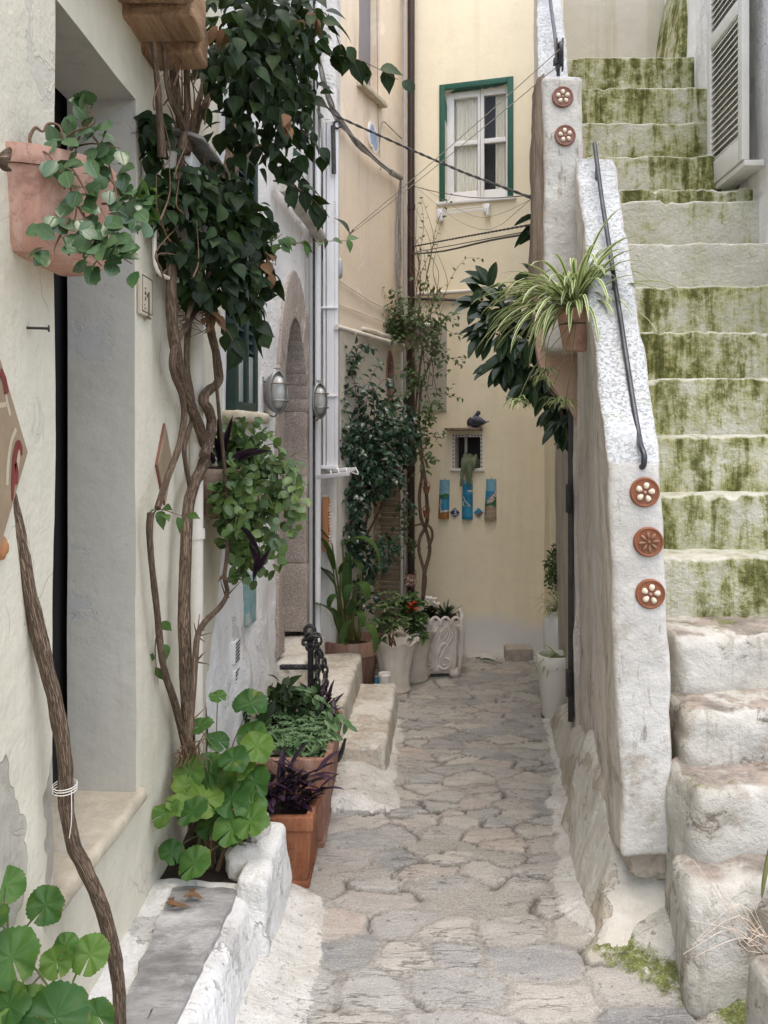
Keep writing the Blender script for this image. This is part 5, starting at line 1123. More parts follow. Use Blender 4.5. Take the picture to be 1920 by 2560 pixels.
# ---------------------------------------------------------------- things on the cream house
pot = root('wall_pot', WA.pt(1.76, 1.93), 'pink terracotta half pot fixed high on the left wall', 'pot')
mb = MB(); lathe(mb, [(.0, 0), (.6, .0), (.80, .004), (.87, .02), (.92, .08), (.97, .155), (1.0, .165), (1.0, .205), (.94, .207), (.92, .17), (.86, .16), (0, .16)], (-.77, 1.785, 1.915), 40, sx=.148, sy=.162, a0=-math.pi/2, a1=math.pi/2)
mb.V[0] += .003*vfbm(mb.V[0]*9, 3, 4); part('bowl', mb, M['terra_pink'], pot)
mb = MB(); lathe(mb, [(0, .168), (.9, .165)], (-.77, 1.765, 1.915), 24, sx=.15, sy=.165, a0=-math.pi/2, a1=math.pi/2); part('soil', mb, M['soil'], pot)
nt_ = root('number_plaque', WA.pt(2.47, 1.97), 'small beige house number plaque reading 1', 'number plaque')
pu0_, pzt = WA.uz(296, 584); pu1_, _ = WA.uz(322, 600); pzb = WA.uz(296, 677)[1]
mb = MB(); WA.box(mb, pu0_, pu1_, pzb, pzt, 0, .012, r=.003); part('tile', mb, M['number_tile'], nt_)
mb = MB(); e = .008; ww = .0035
for (p_, q_, r_, s_) in ((pu0_+e, pu1_-e, pzt-e-ww, pzt-e), (pu0_+e, pu1_-e, pzb+e, pzb+e+ww), (pu0_+e, pu0_+e+ww, pzb+e, pzt-e), (pu1_-e-ww, pu1_-e, pzb+e, pzt-e)): WA.box(mb, p_, q_, r_, s_, .010, .0128, r=0)
part('border', mb, M['ink'], nt_)
mb = MB(); zc = (pzt+pzb)/2-.025; xc = pu0_+.62*(pu1_-pu0_)
WA.box(mb, xc-.006, xc+.006, zc-.036, zc+.036, .010, .013, r=0); WA.box(mb, xc-.018, xc+.018, zc-.041, zc-.036, .010, .013, r=0)
prism(mb, [WA.pt(xc-.006, zc+.036, .013), WA.pt(xc-.020, zc+.022, .013), WA.pt(xc-.020, zc+.016, .013), WA.pt(xc-.006, zc+.024, .013)], np.array([-.003, 0, 0])); part('digit', mb, M['ink'], nt_)
mb = MB(); xe = pu0_+.34*(pu1_-pu0_)
for (du, dz, r_) in ((0, .052, .006), (0, .036, .009), (-.008, .032, .005), (.008, .032, .005), (0, .018, .006), (-.006, .012, .004), (.006, .012, .004)): du *= .6; dz *= .8; r_ *= .62; prism(mb, [WA.pt(xe+du+r_*math.cos(t), zc+dz+r_*math.sin(t), .013) for t in np.arange(10)*.628], np.array([-.003, 0, 0]))
for k in (0, 1): WA.box(mb, xe-.010, xe-.003+k*.008, zc-.008-k*.009, zc-.005-k*.009, .010, .013, r=0)
part('emblem', mb, M['ink'], nt_)
lz_ = root('lozenge_plaque', WA.at(350, 1090), 'tall brown diamond plaque on the wall beside the vine', 'plaque')
u0_, z0_ = WA.uz(333.5, 1000); u1_, _ = WA.uz(368, 990); zt_ = WA.uz(348, 914)[1]; zb_ = WA.uz(349, 1092)[1]; um = (u0_+u1_)/2; zm_ = (zt_+zb_)/2
mb = MB(); prism(mb, [WA.pt(u0_, zm_, .008), WA.pt(um, zb_, .008), WA.pt(u1_, zm_, .008), WA.pt(um, zt_, .008)], (-.008, 0, 0)); part('edge', mb, M['lozenge_edge'], lz_)
mb = MB(); k = .95; prism(mb, [WA.pt(um+(u-um)*k, zm_+(z-zm_)*k, .0098) for u, z in ((u0_, zm_), (um, zb_), (u1_, zm_), (um, zt_))], (-.006, 0, 0)); part('face', mb, M['lozenge'], lz_)
# painted ceramic lozenge cut by the left edge
ct = root('ceramic_lozenge', WA.pt(1.55, 1.33), 'beige and crimson patterned ceramic lozenge cut by the left edge', 'ceramic tile'); U0, Z0, HW, HH = 1.545, 1.53, .135, .205
mb = MB(); prism(mb, [WA.pt(U0-HW, Z0, .02), WA.pt(U0, Z0-HH, .02), WA.pt(U0+HW, Z0, .02), WA.pt(U0, Z0+HH, .02)], (-.02, 0, 0)); part('body', mb, M['tan_tile'], ct)
def stroke(mb, pts, w, d=.0205, n=6):
    pts = [(U0+(a-1.55)*.80-.004, b) for a, b in pts]; p = crom([(*q, 0) for q in pts], n)[:, :2]; t = np.gradient(p, axis=0); t /= np.linalg.norm(t, axis=1)[:, None]; o = np.stack([-t[:, 1], t[:, 0]], 1)
    ww = np.interp(np.linspace(0, 1, len(p)), np.linspace(0, 1, len(w)), w) if hasattr(w, '__len__') else w*np.ones(len(p))
    a = [WA.pt(*q, d) for q in p+o*ww[:, None]/2]; b = [WA.pt(*q, d) for q in p-o*ww[:, None]/2]; k = len(p)
    mb.add(a+b, [(i, i+1, i+1+k, i+k) for i in range(k-1)])
mb = MB(); stroke(mb, [(1.60, 1.66), (1.615, 1.625), (1.63, 1.60)], .008); stroke(mb, [(1.61, 1.62), (1.575, 1.617), (1.55, 1.62)], .009); stroke(mb, [(1.66, 1.575), (1.635, 1.55), (1.62, 1.51), (1.615, 1.47)], .010); stroke(mb, [(1.675, 1.545), (1.668, 1.515), (1.66, 1.48)], .016); part('cream_scroll', mb, M['tan_cream'], ct)
mb = MB(); stroke(mb, [(1.58, 1.68), (1.60, 1.665), (1.612, 1.64)], .016, .0212); part('crimson_scroll', mb, M['crimson'], ct)
mb = MB(); stroke(mb, [(1.64, 1.44), (1.645, 1.48), (1.652, 1.52), (1.668, 1.545), (1.683, 1.54), (1.689, 1.525)], [.006, .016, .018, .018, .014, .006], .0212); stroke(mb, [(1.66, 1.47), (1.664, 1.49), (1.657, 1.51)], .012, .0212)
part('crimson_scroll', mb, M['crimson'], ct)
mb = MB(); c_ = WA.pt(1.600, 1.352, .005); ball(mb, c_, (.012, .018, .022), 14, 10); v = mb.V[0]; v += (v-c_)*(.10*np.cos(9*np.arctan2(v[:, 2]-c_[2], v[:, 1]-c_[1])))[:, None]; single('scallop_shell', mb, M['board_orange'], 'orange shell ornament low on the left edge wall', 'shell')
mb = MB(); a = WA.at(55, 708); tube(mb, [a, a+np.array([.04, .012, 0])], .003, 6); tube(mb, [a+np.array([.04, .012, 0]), a+np.array([.043, .013, 0])], .007, 8); single('nail', mb, M['iron'], 'rusty nail sticking out of the cream wall', 'nail')
mx = root('meter_box', WA.at(380, 500), 'white meter box with slate hood half hidden by the vine', 'meter box')
a, _ = WA.uz(352, 400); b, _ = WA.uz(402, 400); zt, zb = WA.uz(375, 352)[1], WA.uz(375, 505)[1]
mb = MB(); WA.box(mb, a, b, zb, zt, -.01, .09, res=.03, r=.006, amp=.002); part('case', mb, M['lime_mid'], mx)
mb = MB(); c0 = [WA.pt(a-.05, zt+.015, .14), WA.pt(b+.07, zt+.015, .14), WA.pt(b+.07, zt+.06, -.01), WA.pt(a-.05, zt+.06, -.01)]; hexblock(mb, c0+[q+np.array([0, 0, .012]) for q in c0], res=.03, r=.003, amp=.004, freq=10); part('hood', mb, M['slate'], mx)
wire('white_conduit', [WA.at(335, 428, .03), WA.at(334, 500, .03), WA.at(334, 560, .03), WA.at(342, 588, .04), WA.at(362, 600, .05), WA.at(384, 608, .05)], .006, 'pvc', 'bent pale cable below the meter box', 0, None, 'cable', 8)

# ---------------------------------------------------------------- things on the yellow house
def roof_tile(x0t, x1t, x0b, x1b, yt, yb, paint, label):
    u0, zt = WY.uz(x0t, yt); u1, _ = WY.uz(x1t, yt); v0, zb = WY.uz(x0b, yb); v1, _ = WY.uz(x1b, yb)
    nu, nv = 20, 44; V = []; mats = []; names = ['p_sky', 'p_sea', 'p_blue', 'p_green', 'p_ochre', 'p_sand', 'p_white', 'p_rose']
    for j in range(nv+1):
        t = j/nv; a = u0+(v0-u0)*t; b = u1+(v1-u1)*t
        for i in range(nu+1):
            s_ = i/nu; th = math.pi*(.08+.84*s_); V.append(WY.pt((a+b)/2-(b-a)/2*math.cos(th)/math.cos(math.pi*.08), zt+(zb-zt)*t, .004+.028*math.sin(th)))
    f = []
    for j in range(nv):
        for i in range(nu):
            k = j*(nu+1)+i; f.append((k, k+nu+1, k+nu+2, k+1)); mats.append(names.index(paint((i+.5)/nu, (j+.5)/nv)))
    n0 = len(V); V = V+[np.array(v)-np.array([*(WY.n*.004), 0])*1.0 for v in V]
    rim = [j*(nu+1) for j in range(nv+1)]+[nv*(nu+1)+i for i in range(1, nu+1)]+[j*(nu+1)+nu for j in range(nv-1, -1, -1)]+[i for i in range(nu-1, 0, -1)]
    for a, b in zip(rim, rim[1:]+rim[:1]): f.append((a, b, b+n0, a+n0)); mats.append(names.index('p_ochre'))
    mb = MB(); mb.add(V, f, None, mats); rt = root('painted_roof_tile', WY.pt((v0+v1)/2, zb), label, 'roof tile', 'painted roof tiles on the yellow wall')
    part('tile', mb, [M[k] for k in names], rt)
    mb = MB(); tube(mb, [WY.pt((u0+u1)/2, zt-.005, .0), WY.pt((u0+u1)/2, zt+.012, .006), WY.pt((u0+u1)/2+.004, zt+.004, .02)], .002, 5, 2); part('hanger', mb, M['iron'], rt)
def pa(u, v):
    if v < .37+.02*math.sin(u*7): return 'p_sky'
    if v < .47 and u < .9-(v-.40)*2 and v < .43+.07*u: return 'p_green'
    e = .22+.35*max(0, v-.62)*2+.08*math.sin(v*14)*(v < .7)
    if v < .50: return 'p_sea' if u > .25 else 'p_ochre'
    if v > .80+.05*(1-u): return 'p_ochre'
    if abs(u-e) < .05 or (v > .765+.05*(1-u) and u > e): return 'p_white'
    return 'p_blue' if u > e else 'p_ochre'
def pb(u, v):
    if v > .42 and v < .66:
        a = (v-.42)/.24
        if abs(u-(.22+.5*a**1.25)) < .045: return 'p_white'
        if u < .22+.5*a**1.25 and u > .30+.1*a and v < .63: return 'p_sea'
        if u > .10 and u < .12+.22*a and v > .52: return 'p_white'
    if abs(v-.27) < .015 and u > .55: return 'p_white'
    if .63 < v < .66 and .2 < u < .72: return 'p_sand'
    return 'p_sky' if v < .10 else 'p_blue' if v < .36 else 'p_sea' if v < .66 or v > .93 else 'p_blue'
def pc(u, v):
    if v < .30: return 'p_sky'
    if v > .66+.03*math.sin(u*9): return 'p_rose' if (v*9 % 1 < .18) else 'p_sand'
    if v > .60-.28*max(0, u-.45) or (u > .82 and v > .44): return 'p_green'
    if v > .60-.34*u+.0 and u > .25: return 'p_rose' if (int(u*14)+int(v*30)) % 3 else 'p_white'
    return 'p_blue'
roof_tile(951, 972, 947, 970.5, 1036, 1120, pa, 'painted roof tile with a bay and ochre beach, left of three')
roof_tile(1000, 1021.5, 998, 1022, 1037, 1121, pb, 'painted roof tile with a white sailing boat on blue sea')
roof_tile(1051.5, 1072.5, 1046, 1073, 1034.5, 1122.5, pc, 'painted roof tile with a rocky green headland and sand')
for x, lb, mt in ((983, 'blue diamond tile bearing a white figure 3', 'p_navy'), (1034.5, 'blue and rusty red diamond tile', 'p_blue')):
    u, z = WY.uz(x, 1107); h = .036; rt = root('diamond_tile', WY.pt(u, z-h), lb, 'tile', 'diamond tiles on the yellow wall')
    mb = MB(); prism(mb, [WY.pt(u-h, z, .012), WY.pt(u, z-h, .012), WY.pt(u+h, z, .012), WY.pt(u, z+h, .012)], np.array([*(-WY.n*.012), 0])); part('glaze', mb, M[mt], rt)
    mb = MB()
    if x < 1000:
        q = [(u-.010, z+.017), (u+.003, z+.021), (u+.011, z+.012), (u+.001, z+.002), (u+.012, z-.006), (u+.006, z-.018), (u-.010, z-.014)]
        tube(mb, [WY.pt(a, b, .0125) for a, b in q], .0035, 6, 5); part('digit', mb, M['p_white'], rt)
    else:
        prism(mb, [WY.pt(u-.018, z-.018, .0135), WY.pt(u, z-.034, .0135), WY.pt(u+.034, z, .0135), WY.pt(u+.010, z+.004, .0135), WY.pt(u-.004, z-.006, .0135)], np.array([*(-WY.n*.003), 0])); part('red_patch', mb, M['disc_dull'], rt)
rk = root('drying_rack', WY.at(1000, 480), 'small white retractable drying rack under the yellow house window', 'drying rack')
for x, y in ((954, 463), (1054, 452)):
    u, z = WY.uz(x, y); mb = MB(); WY.box(mb, u-.028, u+.018, z-.035, z+.035, 0, .035, r=.006); WY.box(mb, u+.005, u+.020, z-.06, z+.0, .01, .075, r=.006); q = WY.pt(u+.012, z-.055, .06); ball(mb, q, (.016, .016, .02), 10, 8); part('bracket', mb, M['white_metal'], rk)
mb = MB(); 
for dz, dd in ((.02, .03), (-.005, .05), (-.02, .07)): tube(mb, [WY.pt(WY.uz(954, 463)[0], WY.uz(954, 463)[1]+dz, dd), WY.pt(WY.uz(1054, 452)[0], WY.uz(1054, 452)[1]+dz, dd)], .003, 6)
part('rod', mb, M['white_metal'], rk)
# pigeon preening on the ledge
pg = root('pigeon', WY.at(1030, 925, .045), 'dark grey pigeon preening on the ledge above the niche', 'pigeon')
u, z = WY.uz(1031, 924, .045); z = lz+.010
Q = lambda a, b, d=0: WY.pt(u+a, z+b, .045+d)
mb = MB(); tube(mb, [Q(-.052, .052), Q(-.046, .048), Q(-.03, .044), Q(-.006, .046), Q(.022, .046), Q(.045, .043), Q(.062, .046)], [.008, .026, .038, .041, .033, .020, .009], 14, 4)
tube(mb, [Q(-.02, .05), Q(-.012, .078), Q(.0, .098, .004), Q(.008, .112, .008)], [.028, .019, .0145, .011], 12, 4); ball(mb, Q(.010, .110, .010), (.0165, .0165, .0165), 12, 9); body = part('body', mb, M['pigeon'], pg)
mb = MB(); tube(mb, [Q(-.035, .062, .024), Q(-.005, .062, .034), Q(.03, .054, .030), Q(.055, .045, .016)], [.010, .026, .018, .003], 10, 4); part('wing', mb, M['pigeon_pale'], pg)
mb = MB(); tube(mb, [Q(-.040, .070, -.01), Q(-.060, .045, -.005), Q(-.062, .016, .0)], [.018, .020, .010], 10, 4); part('spread_wing', mb, M['pigeon_dark'], pg)
mb = MB(); hexblock(mb, [Q(.05, .028, -.012), Q(.088, .047, -.012), Q(.088, .047, .012), Q(.05, .028, .012), Q(.05, .042, -.012), Q(.09, .053, -.012), Q(.09, .053, .012), Q(.05, .042, .012)], r=.003); part('tail', mb, M['pigeon_pale'], pg)
mb = MB(); tube(mb, [Q(.006, .108, .022), Q(.0, .098, .034)], [.005, .001], 6); part('beak', mb, M['pigeon_dark'], pg)
for s_ in (-.012, .012): mb = MB(); tube(mb, [Q(.0, .02, s_), Q(.0, -.001, s_)], .003, 6); tube(mb, [Q(-.012, .001, s_), Q(.008, .001, s_)], .0025, 6); part('leg', mb, M['disc_dull'], pg)

# ---------------------------------------------------------------- anchor with chain
an = root('anchor', (-.457, 3.93, .02), 'black iron anchor draped with heavy chain beside the planters', 'anchor')
xa, Ya = X(671, 3.93), 3.93; zt = Zy(1362, Ya)
mb = MB(); tube(mb, [(xa, Ya, .06), (xa, Ya, zt-.05)], [.017, .014], 10); ball(mb, (xa, Ya, zt-.035), (.02, .02, .022), 12, 8); part('shank', mb, M['iron'], an)
mb = MB(); ringy(mb, (xa-.004, Ya, zt), .022, .009, 1); part('ring', mb, M['iron'], an)
mb = MB(); t = np.linspace(0, 1, 60); a = np.array(P(606, 1441, 3.93)); b = np.array([xa+.05, Ya, Zy(1441, Ya)])
for ph in (0, 2.09, 4.19): tube(mb, a+(b-a)*t[:, None]+.006*np.stack([0*t, np.cos(t*34+ph), np.sin(t*34+ph)], 1), .0075, 6)
part('stock', mb, M['iron'], an)
mb = MB(); tube(mb, [(xa-.16, Ya, .19), (xa-.12, Ya, .09), (xa, Ya, .045), (xa+.12, Ya, .09), (xa+.16, Ya, .19)], [.006, .014, .018, .014, .006], 10, 5); part('arm', mb, M['iron'], an)
cn = root('chain', (xa, Ya-.03, .1), 'heavy black chain wound over the anchor top and hanging down', 'chain')
def link(c, d, roll, L=.040, w=.013, t=.0062):
    d = norm(np.array(d, float)); s_ = np.cross(d, [0, 1, .01]); s_ = norm(s_); o = np.cross(d, s_); s_ = s_*math.cos(roll)+o*math.sin(roll)
    a = np.arange(16)*2*math.pi/16; mb = MB(); tube(mb, np.array(c)+np.outer(np.cos(a)*(w)+0*a, s_)+np.outer(np.sign(np.sin(a))*np.abs(np.sin(a))**.8*L/2, d), t, 6, closed=True); part('link', mb, M['iron'], cn)
path = crom([P(662, 1375, 3.90), P(684, 1372, 3.89), P(688, 1392, 3.88), P(664, 1398, 3.89), P(660, 1380, 3.96), P(678, 1385, 3.99), P(690, 1410, 3.92), P(700, 1425, 3.92)], 8)
def chainrun(path, step=.030, off=0):
    L = np.concatenate([[0], np.cumsum(np.linalg.norm(np.diff(path, axis=0), axis=1))]); n = int(L[-1]/step)
    for k in range(n):
        f = lambda s_: np.array([np.interp(s_, L, path[:, i]) for i in range(3)])
        link(f(k*step+.5*step), f(k*step+step)-f(k*step), (k+off) % 2*math.pi/2+.4)
chainrun(path)
chainrun(crom([P(686, 1408, 3.90), P(686, 1440, 3.90), P(685, 1480, 3.90), P(688, 1520, 3.90), P(692, 1550, 3.9)], 6), .031)
chainrun(crom([P(700, 1425, 3.92), P(703, 1460, 3.92), P(702, 1500, 3.92), P(706, 1540, 3.92)], 6), .031, 1)

# ---------------------------------------------------------------- rectangular planters
def planter(x0, x1, y0, y1, z, label, mt, tp=.02, rimh=.05):
    rt = root('planter_trough', ((x0+x1)/2, (y0+y1)/2, 0), label, 'planter', 'terracotta troughs on the path')
    mb = MB(); t = .02
    c = [(x0+tp, y0+tp*.5, .004), (x1-tp, y0+tp*.5, .004), (x1-tp, y1-tp*.5, .004), (x0+tp, y1-tp*.5, .004), (x0, y0, z-rimh), (x1, y0, z-rimh), (x1, y1, z-rimh), (x0, y1, z-rimh)]
    hexblock(mb, c, res=.04, r=.006, amp=.0015, freq=12)
    e = .008
    for (a, b) in (((x0-e, y0-e), (x1+e, y0+t)), ((x0-e, y1-t), (x1+e, y1+e)), ((x0-e, y0+t), (x0+t, y1-t)), ((x1-t, y0+t), (x1+e, y1-t))): box(mb, (*a, z-rimh-.002), (*b, z), res=.04, r=.006, amp=.0012, freq=12)
    box(mb, (x0+tp-.006, y0-.004+tp*.5, .0), (x1-tp+.006, y1+.004-tp*.5, .025), res=.05, r=.005); part('trough', mb, mt, rt)
    mb = MB(); box(mb, (x0+.01, y0+.01, z-rimh-.01), (x1-.01, y1-.01, z-.022), res=.012, r=.004, amp=.012, freq=25); part('soil', mb, M['soil'], rt); return rt
planter(-.625, X(672, 2.97), 2.97, 3.235, .252, 'small orange terracotta trough nearest the bench', M['terra_new'], .012)
planter(-.68, X(709, 3.26), 3.26, 3.84, .345, 'larger dusty terracotta trough full of green herbs', M['terracotta'], .022, .06)

# ---------------------------------------------------------------- pots along the alley
def potmesh(mb, c, r, h, rim=.06, taper=.76, segs=36, t=.014):
    R_ = r; lathe(mb, [(0, .0), (r*taper-.006, 0), (r*taper, .006), (r*.93, h-rim-.004), (r*.95, h-rim), (r*.985, h-rim+.004), (R_, h-.012), (R_-.004, h), (R_-t, h), (R_-t-.006, h-.02), (r*.80, h-.06), (0, h-.06)], c, segs)
def soil(parent, c, r, h): mb = MB(); lathe(mb, [(0, h), (r, h-.004)], c, 20); mb.V[0] += .006*vfbm(mb.V[0]*40, 2, 3); part('soil', mb, M['soil'], parent)
tp = root('flower_pot', (-.375, 5.36, 0), 'big round terracotta pot behind the flagged steps', 'flower pot'); mb = MB(); potmesh(mb, (-.375, 5.36, 0), .182, .325, .09, .8, 44, .018); part('bowl', mb, M['terra_dull'], tp); soil(tp, (-.375, 5.36, 0), .155, .28)
gp = root('flower_pot', (X(1202, 4.83), 4.83, 0), 'tall white plastic pot by the black gate', 'flower pot'); cc = (X(1199, 4.83), 4.83, .0); mb = MB(); potmesh(mb, cc, .106, .356, .075, .68); part('bowl', mb, M['white_pot'], gp); soil(gp, cc, .088, .31)
mb = MB(); lathe(mb, [(.07, .008), (.078, .010), (.078, .004), (.0, .004)], cc, 24); part('saucer', mb, M['soil'], gp)
ur = root('urn', (X(1200, 5.55), 5.55, 0), 'glossy white ceramic urn behind the white pot', 'urn'); cu = (X(1202, 5.55), 5.55, 0); mb = MB(); lathe(mb, [(0, 0), (.06, 0), (.064, .01), (.07, .10), (.082, .25), (.088, .36), (.084, .40), (.065, .432), (.056, .44), (.056, .462), (.064, .468), (.062, .474), (.05, .47), (.045, .44), (0, .44)], cu, 32); part('jar', mb, M['white_glaze'], ur)
mb = MB(); lathe(mb, [(.066, .462), (.068, .470), (.06, .478)], cu, 32); part('rim', mb, M['terra_dull'], ur)
def lotus(cx, cy, r, h, label, sd):
    rt = root('fluted_pot', (cx, cy, 0), label, 'flower pot', 'shell-fluted white pots')
    def fn(rad, hh, a):
        k = hh/h; lob = np.abs(np.sin(a*4+sd)); fl = .035*np.sin(a*40)*np.clip(k, 0, 1)*(rad > .3*r)
        return rad*(1+.13*k*lob+fl*.35), hh+(k > .75)*.028*lob*(rad > .6*r)
    mb = MB(); lathe(mb, [(0, 0), (r*.72, 0), (r*.78, .015), (r*.72, .04), (r*.70, .07), (r*.73, .12), (r*.84, h*.72), (r*1.0, h*.93), (r*1.08, h), (r*1.03, h), (r*.9, h*.9), (r*.8, h*.8), (0, h*.8)], (cx, cy, 0), 96, fn=fn); part('bowl', mb, M['cast_stone'], rt); soil(rt, (cx, cy, 0), r*.85, h*.82)
lotus(-.095, 5.33, .128, .30, 'fluted white shell pot in front, next to terracotta pot', 0.3); lotus(.02, 5.58, .126, .31, 'fluted white shell pot behind, next to the carved pot', 1.1)
# carved square pot
cp = root('carved_pot', (.20, 5.72, 0), 'large carved square cast-stone pot with scroll relief', 'flower pot'); x0, x1, y0, y1, h = .065, .335, 5.62, 5.88, .395
mb = MB(); c = [(x0+.02, y0+.02, .02), (x1-.03, y0+.02, .02), (x1-.03, y1-.02, .02), (x0+.02, y1-.02, .02), (x0-.005, y0, h-.02), (x1+.0, y0, h-.02), (x1+.0, y1, h-.02), (x0-.005, y1, h-.02)]
hexblock(mb, c, res=.03, r=.02, amp=.003, freq=9)
for (a, b) in ((x0+.03, y0+.03), (x1-.04, y0+.03), (x1-.04, y1-.03), (x0+.03, y1-.03)): ball(mb, (a, b, .03), (.042, .042, .038), 12, 8)
part('body', mb, M['cast_grey'], cp)
mb = MB(); fy = lambda z: y0+.018*(1-z/h)-.001
def curl(pts, r_=.010): tube(mb, [(a, fy(b)-.003, b) for a, b in pts], np.linspace(r_, r_*.6, len(pts)), 8, 5)
xm = (x0+x1)/2-.03
for s_ in (-1, 1):
    sp_ = [(xm+s_*(.058+.036*math.cos(a)*(1-a/9)), .10+.036*math.sin(a)*(1-a/9)) for a in np.linspace(-2.6, 5, 12)]
    curl([(xm+s_*.012, .05)]+sp_)
    curl([(xm+s_*.018, .16), (xm+s_*.03, .21), (xm+s_*.062, .225), (xm+s_*.078, .19), (xm+s_*.058, .175)])
curl([(xm, .045), (xm+.006, .16), (xm+.018, .25), (xm+.05, .32), (xm+.085, .345)]); curl([(xm+.03, .13), (xm+.062, .2), (xm+.105, .27), (xm+.11, .34)]); curl([(xm+.115, .05), (xm+.125, .15), (xm+.13, .30)], .013)
for k in range(4): curl([(xm+.025+k*.016, .30-k*.02), (xm+.05+k*.014, .325-k*.01), (xm+.085, .34)], .008)
for k in range(4):
    a0 = x0+.034+k*.067; curl([(a0-.032, h-.045), (a0-.025, h-.012), (a0, h+.006), (a0+.025, h-.012), (a0+.032, h-.045)], .012)
part('scrollwork', mb, M['cast_grey'], cp)
mb = MB()
for k in range(4):
    a0 = y0+.034+k*.066; tube(mb, [(x1+.0, a0-.032, h-.045), (x1+.004, a0-.022, h-.005), (x1+.006, a0, h+.012), (x1+.004, a0+.022, h-.005), (x1, a0+.032, h-.045)], .013, 8, 4)
tube(mb, [(x1-.012, y0+.0, .06), (x1+.004, y0-.002, .2), (x1+.002, y0-.008, .31), (x1-.02, y0-.012, .355)], [.012, .014, .02, .022], 8, 4); part('corner_moulding', mb, M['cast_grey'], cp)
mb = MB(); box(mb, (x0+.02, y0+.02, h-.06), (x1-.02, y1-.02, h-.015), res=.03, r=.004, amp=.008, freq=25); part('soil', mb, M['soil'], cp)
sm = root('small_pot', (X(832, 5.2), 5.2, 0), 'tiny white pot wedged between step and fluted pot', 'flower pot'); mb = MB(); potmesh(mb, (X(831, 5.2), 5.18, 0), .04, .155, .022, .75, 24, .006); part('bowl', mb, M['white_pot'], sm); soil(sm, (X(831, 5.2), 5.18, 0), .032, .12)
mb = MB(); tube(mb, [(X(815, 5.2), 5.2, .0), (X(815, 5.2), 5.2, .12)], [.018, .016], 12); single('glass_jar', mb, M['p_blue'], 'small blue jar beside the tiny white pot', 'jar')
# stone block against the yellow wall
mb = MB(); a, b = X(1090, 6.08), X(1151, 6.06); hexblock(mb, boxc((a, 6.02, -.01), (b, 6.16, .095)), res=.02, r=.008, amp=.007, freq=14); single('stone_block', mb, M['block'], 'rough stone block lying at the foot of the yellow wall', 'stone block')
# spider-plant pot and its bracket
sp0 = np.array([X(1243, 3.36), 3.36, Zy(752, 3.36)]); wp = root('hanging_pot', sp0, 'terracotta pot fixed to the parapet side under the spider plant', 'flower pot')
mb = MB(); lathe(mb, [(0, -.012), (.043, -.012), (.047, -.006), (.070, .12), (.075, .124), (.076, .15), (.067, .151), (.06, .12), (0, .12)], sp0, 28); part('bowl', mb, M['terra_pink'], wp); soil(wp, sp0, .056, .125)
mb = MB(); q = sp0+np.array([.0, 0, .09]); ringy(mb, q, .062, .004, 2); tube(mb, [q+np.array([.06, 0, 0]), q+np.array([.13, .02, 0])], .005, 6); part('bracket', mb, M['iron'], wp)
# gate seen edge on
gt = root('iron_gate', (.775, 4.1, .05), 'black iron gate seen edge-on against the stair wall', 'gate')
ga = np.array([X(1233, 4.02), 4.02]); gd = np.array([X(1236, 4.62), 4.62])-ga; zb, ztp = Zy(1560, 4.02), Zy(858, 4.02)
def gbar(t0, t1, z0, z1, w=.013):
    a, b = ga+gd*t0, ga+gd*t1; n = norm(np.array([gd[1], -gd[0]]))*w
    return [(*(a-n), z0), (*(a+n), z0), (*(b+n), z0), (*(b-n), z0), (*(a-n), z1), (*(a+n), z1), (*(b+n), z1), (*(b-n), z1)]
mb = MB()
for t0, t1, z0, z1 in ((0, .06, zb, ztp), (.94, 1, zb, ztp), (.06, .94, ztp-.04, ztp), (.06, .94, zb, zb+.04), (.06, .94, .95, .99)): hexblock(mb, gbar(t0, t1, z0, z1), r=.003)
part('frame', mb, M['iron'], gt)
for k in range(6): mb = MB(); t = .14+k*.145; hexblock(mb, gbar(t, t+.02, zb+.04, ztp-.04, .008), r=.002); part('bar', mb, M['iron'], gt)
for y0_, y1_ in ((1046, 1108), (1448, 1505)): mb = MB(); q = ga+np.array([-.012, -.01]); box(mb, (q[0]-.012, q[1]-.02, Zy(y1_, 4.)), (q[0]+.012, q[1]+.02, Zy(y0_, 4.)), r=.003); part('hinge', mb, M['iron'], gt)
# ---------------------------------------------------------------- plants
def D(pts): return [P(*q) for q in pts]
def cluster(blobs, dirbias=(0, 0, -.6), spread=.8, out=.5):
    """leaf points, directions and normals from ellipsoids (x, y, Y, rx, ry, rY, n) placed in the scene"""
    ps, ds, ns = [], [], []
    for x, y, Y, rx, ry, rY, n in blobs:
        c = P(x, y, Y); s_ = np.array([rx*Y/F, rY, ry*Y/F]); b = inball(n, .42); p = c+b*s_
        d = norm(np.array(dirbias)+out*b+rnd(n, spread*.6)); nn = norm(rnd(n, .55)+np.array([.25, -.55, .8])+.3*b)
        ps.append(p); ds.append(d); ns.append(nn)
    return np.concatenate(ps), np.concatenate(ds), np.concatenate(ns)
def frnd(n, a, b): return RNG.uniform(a, b, n)

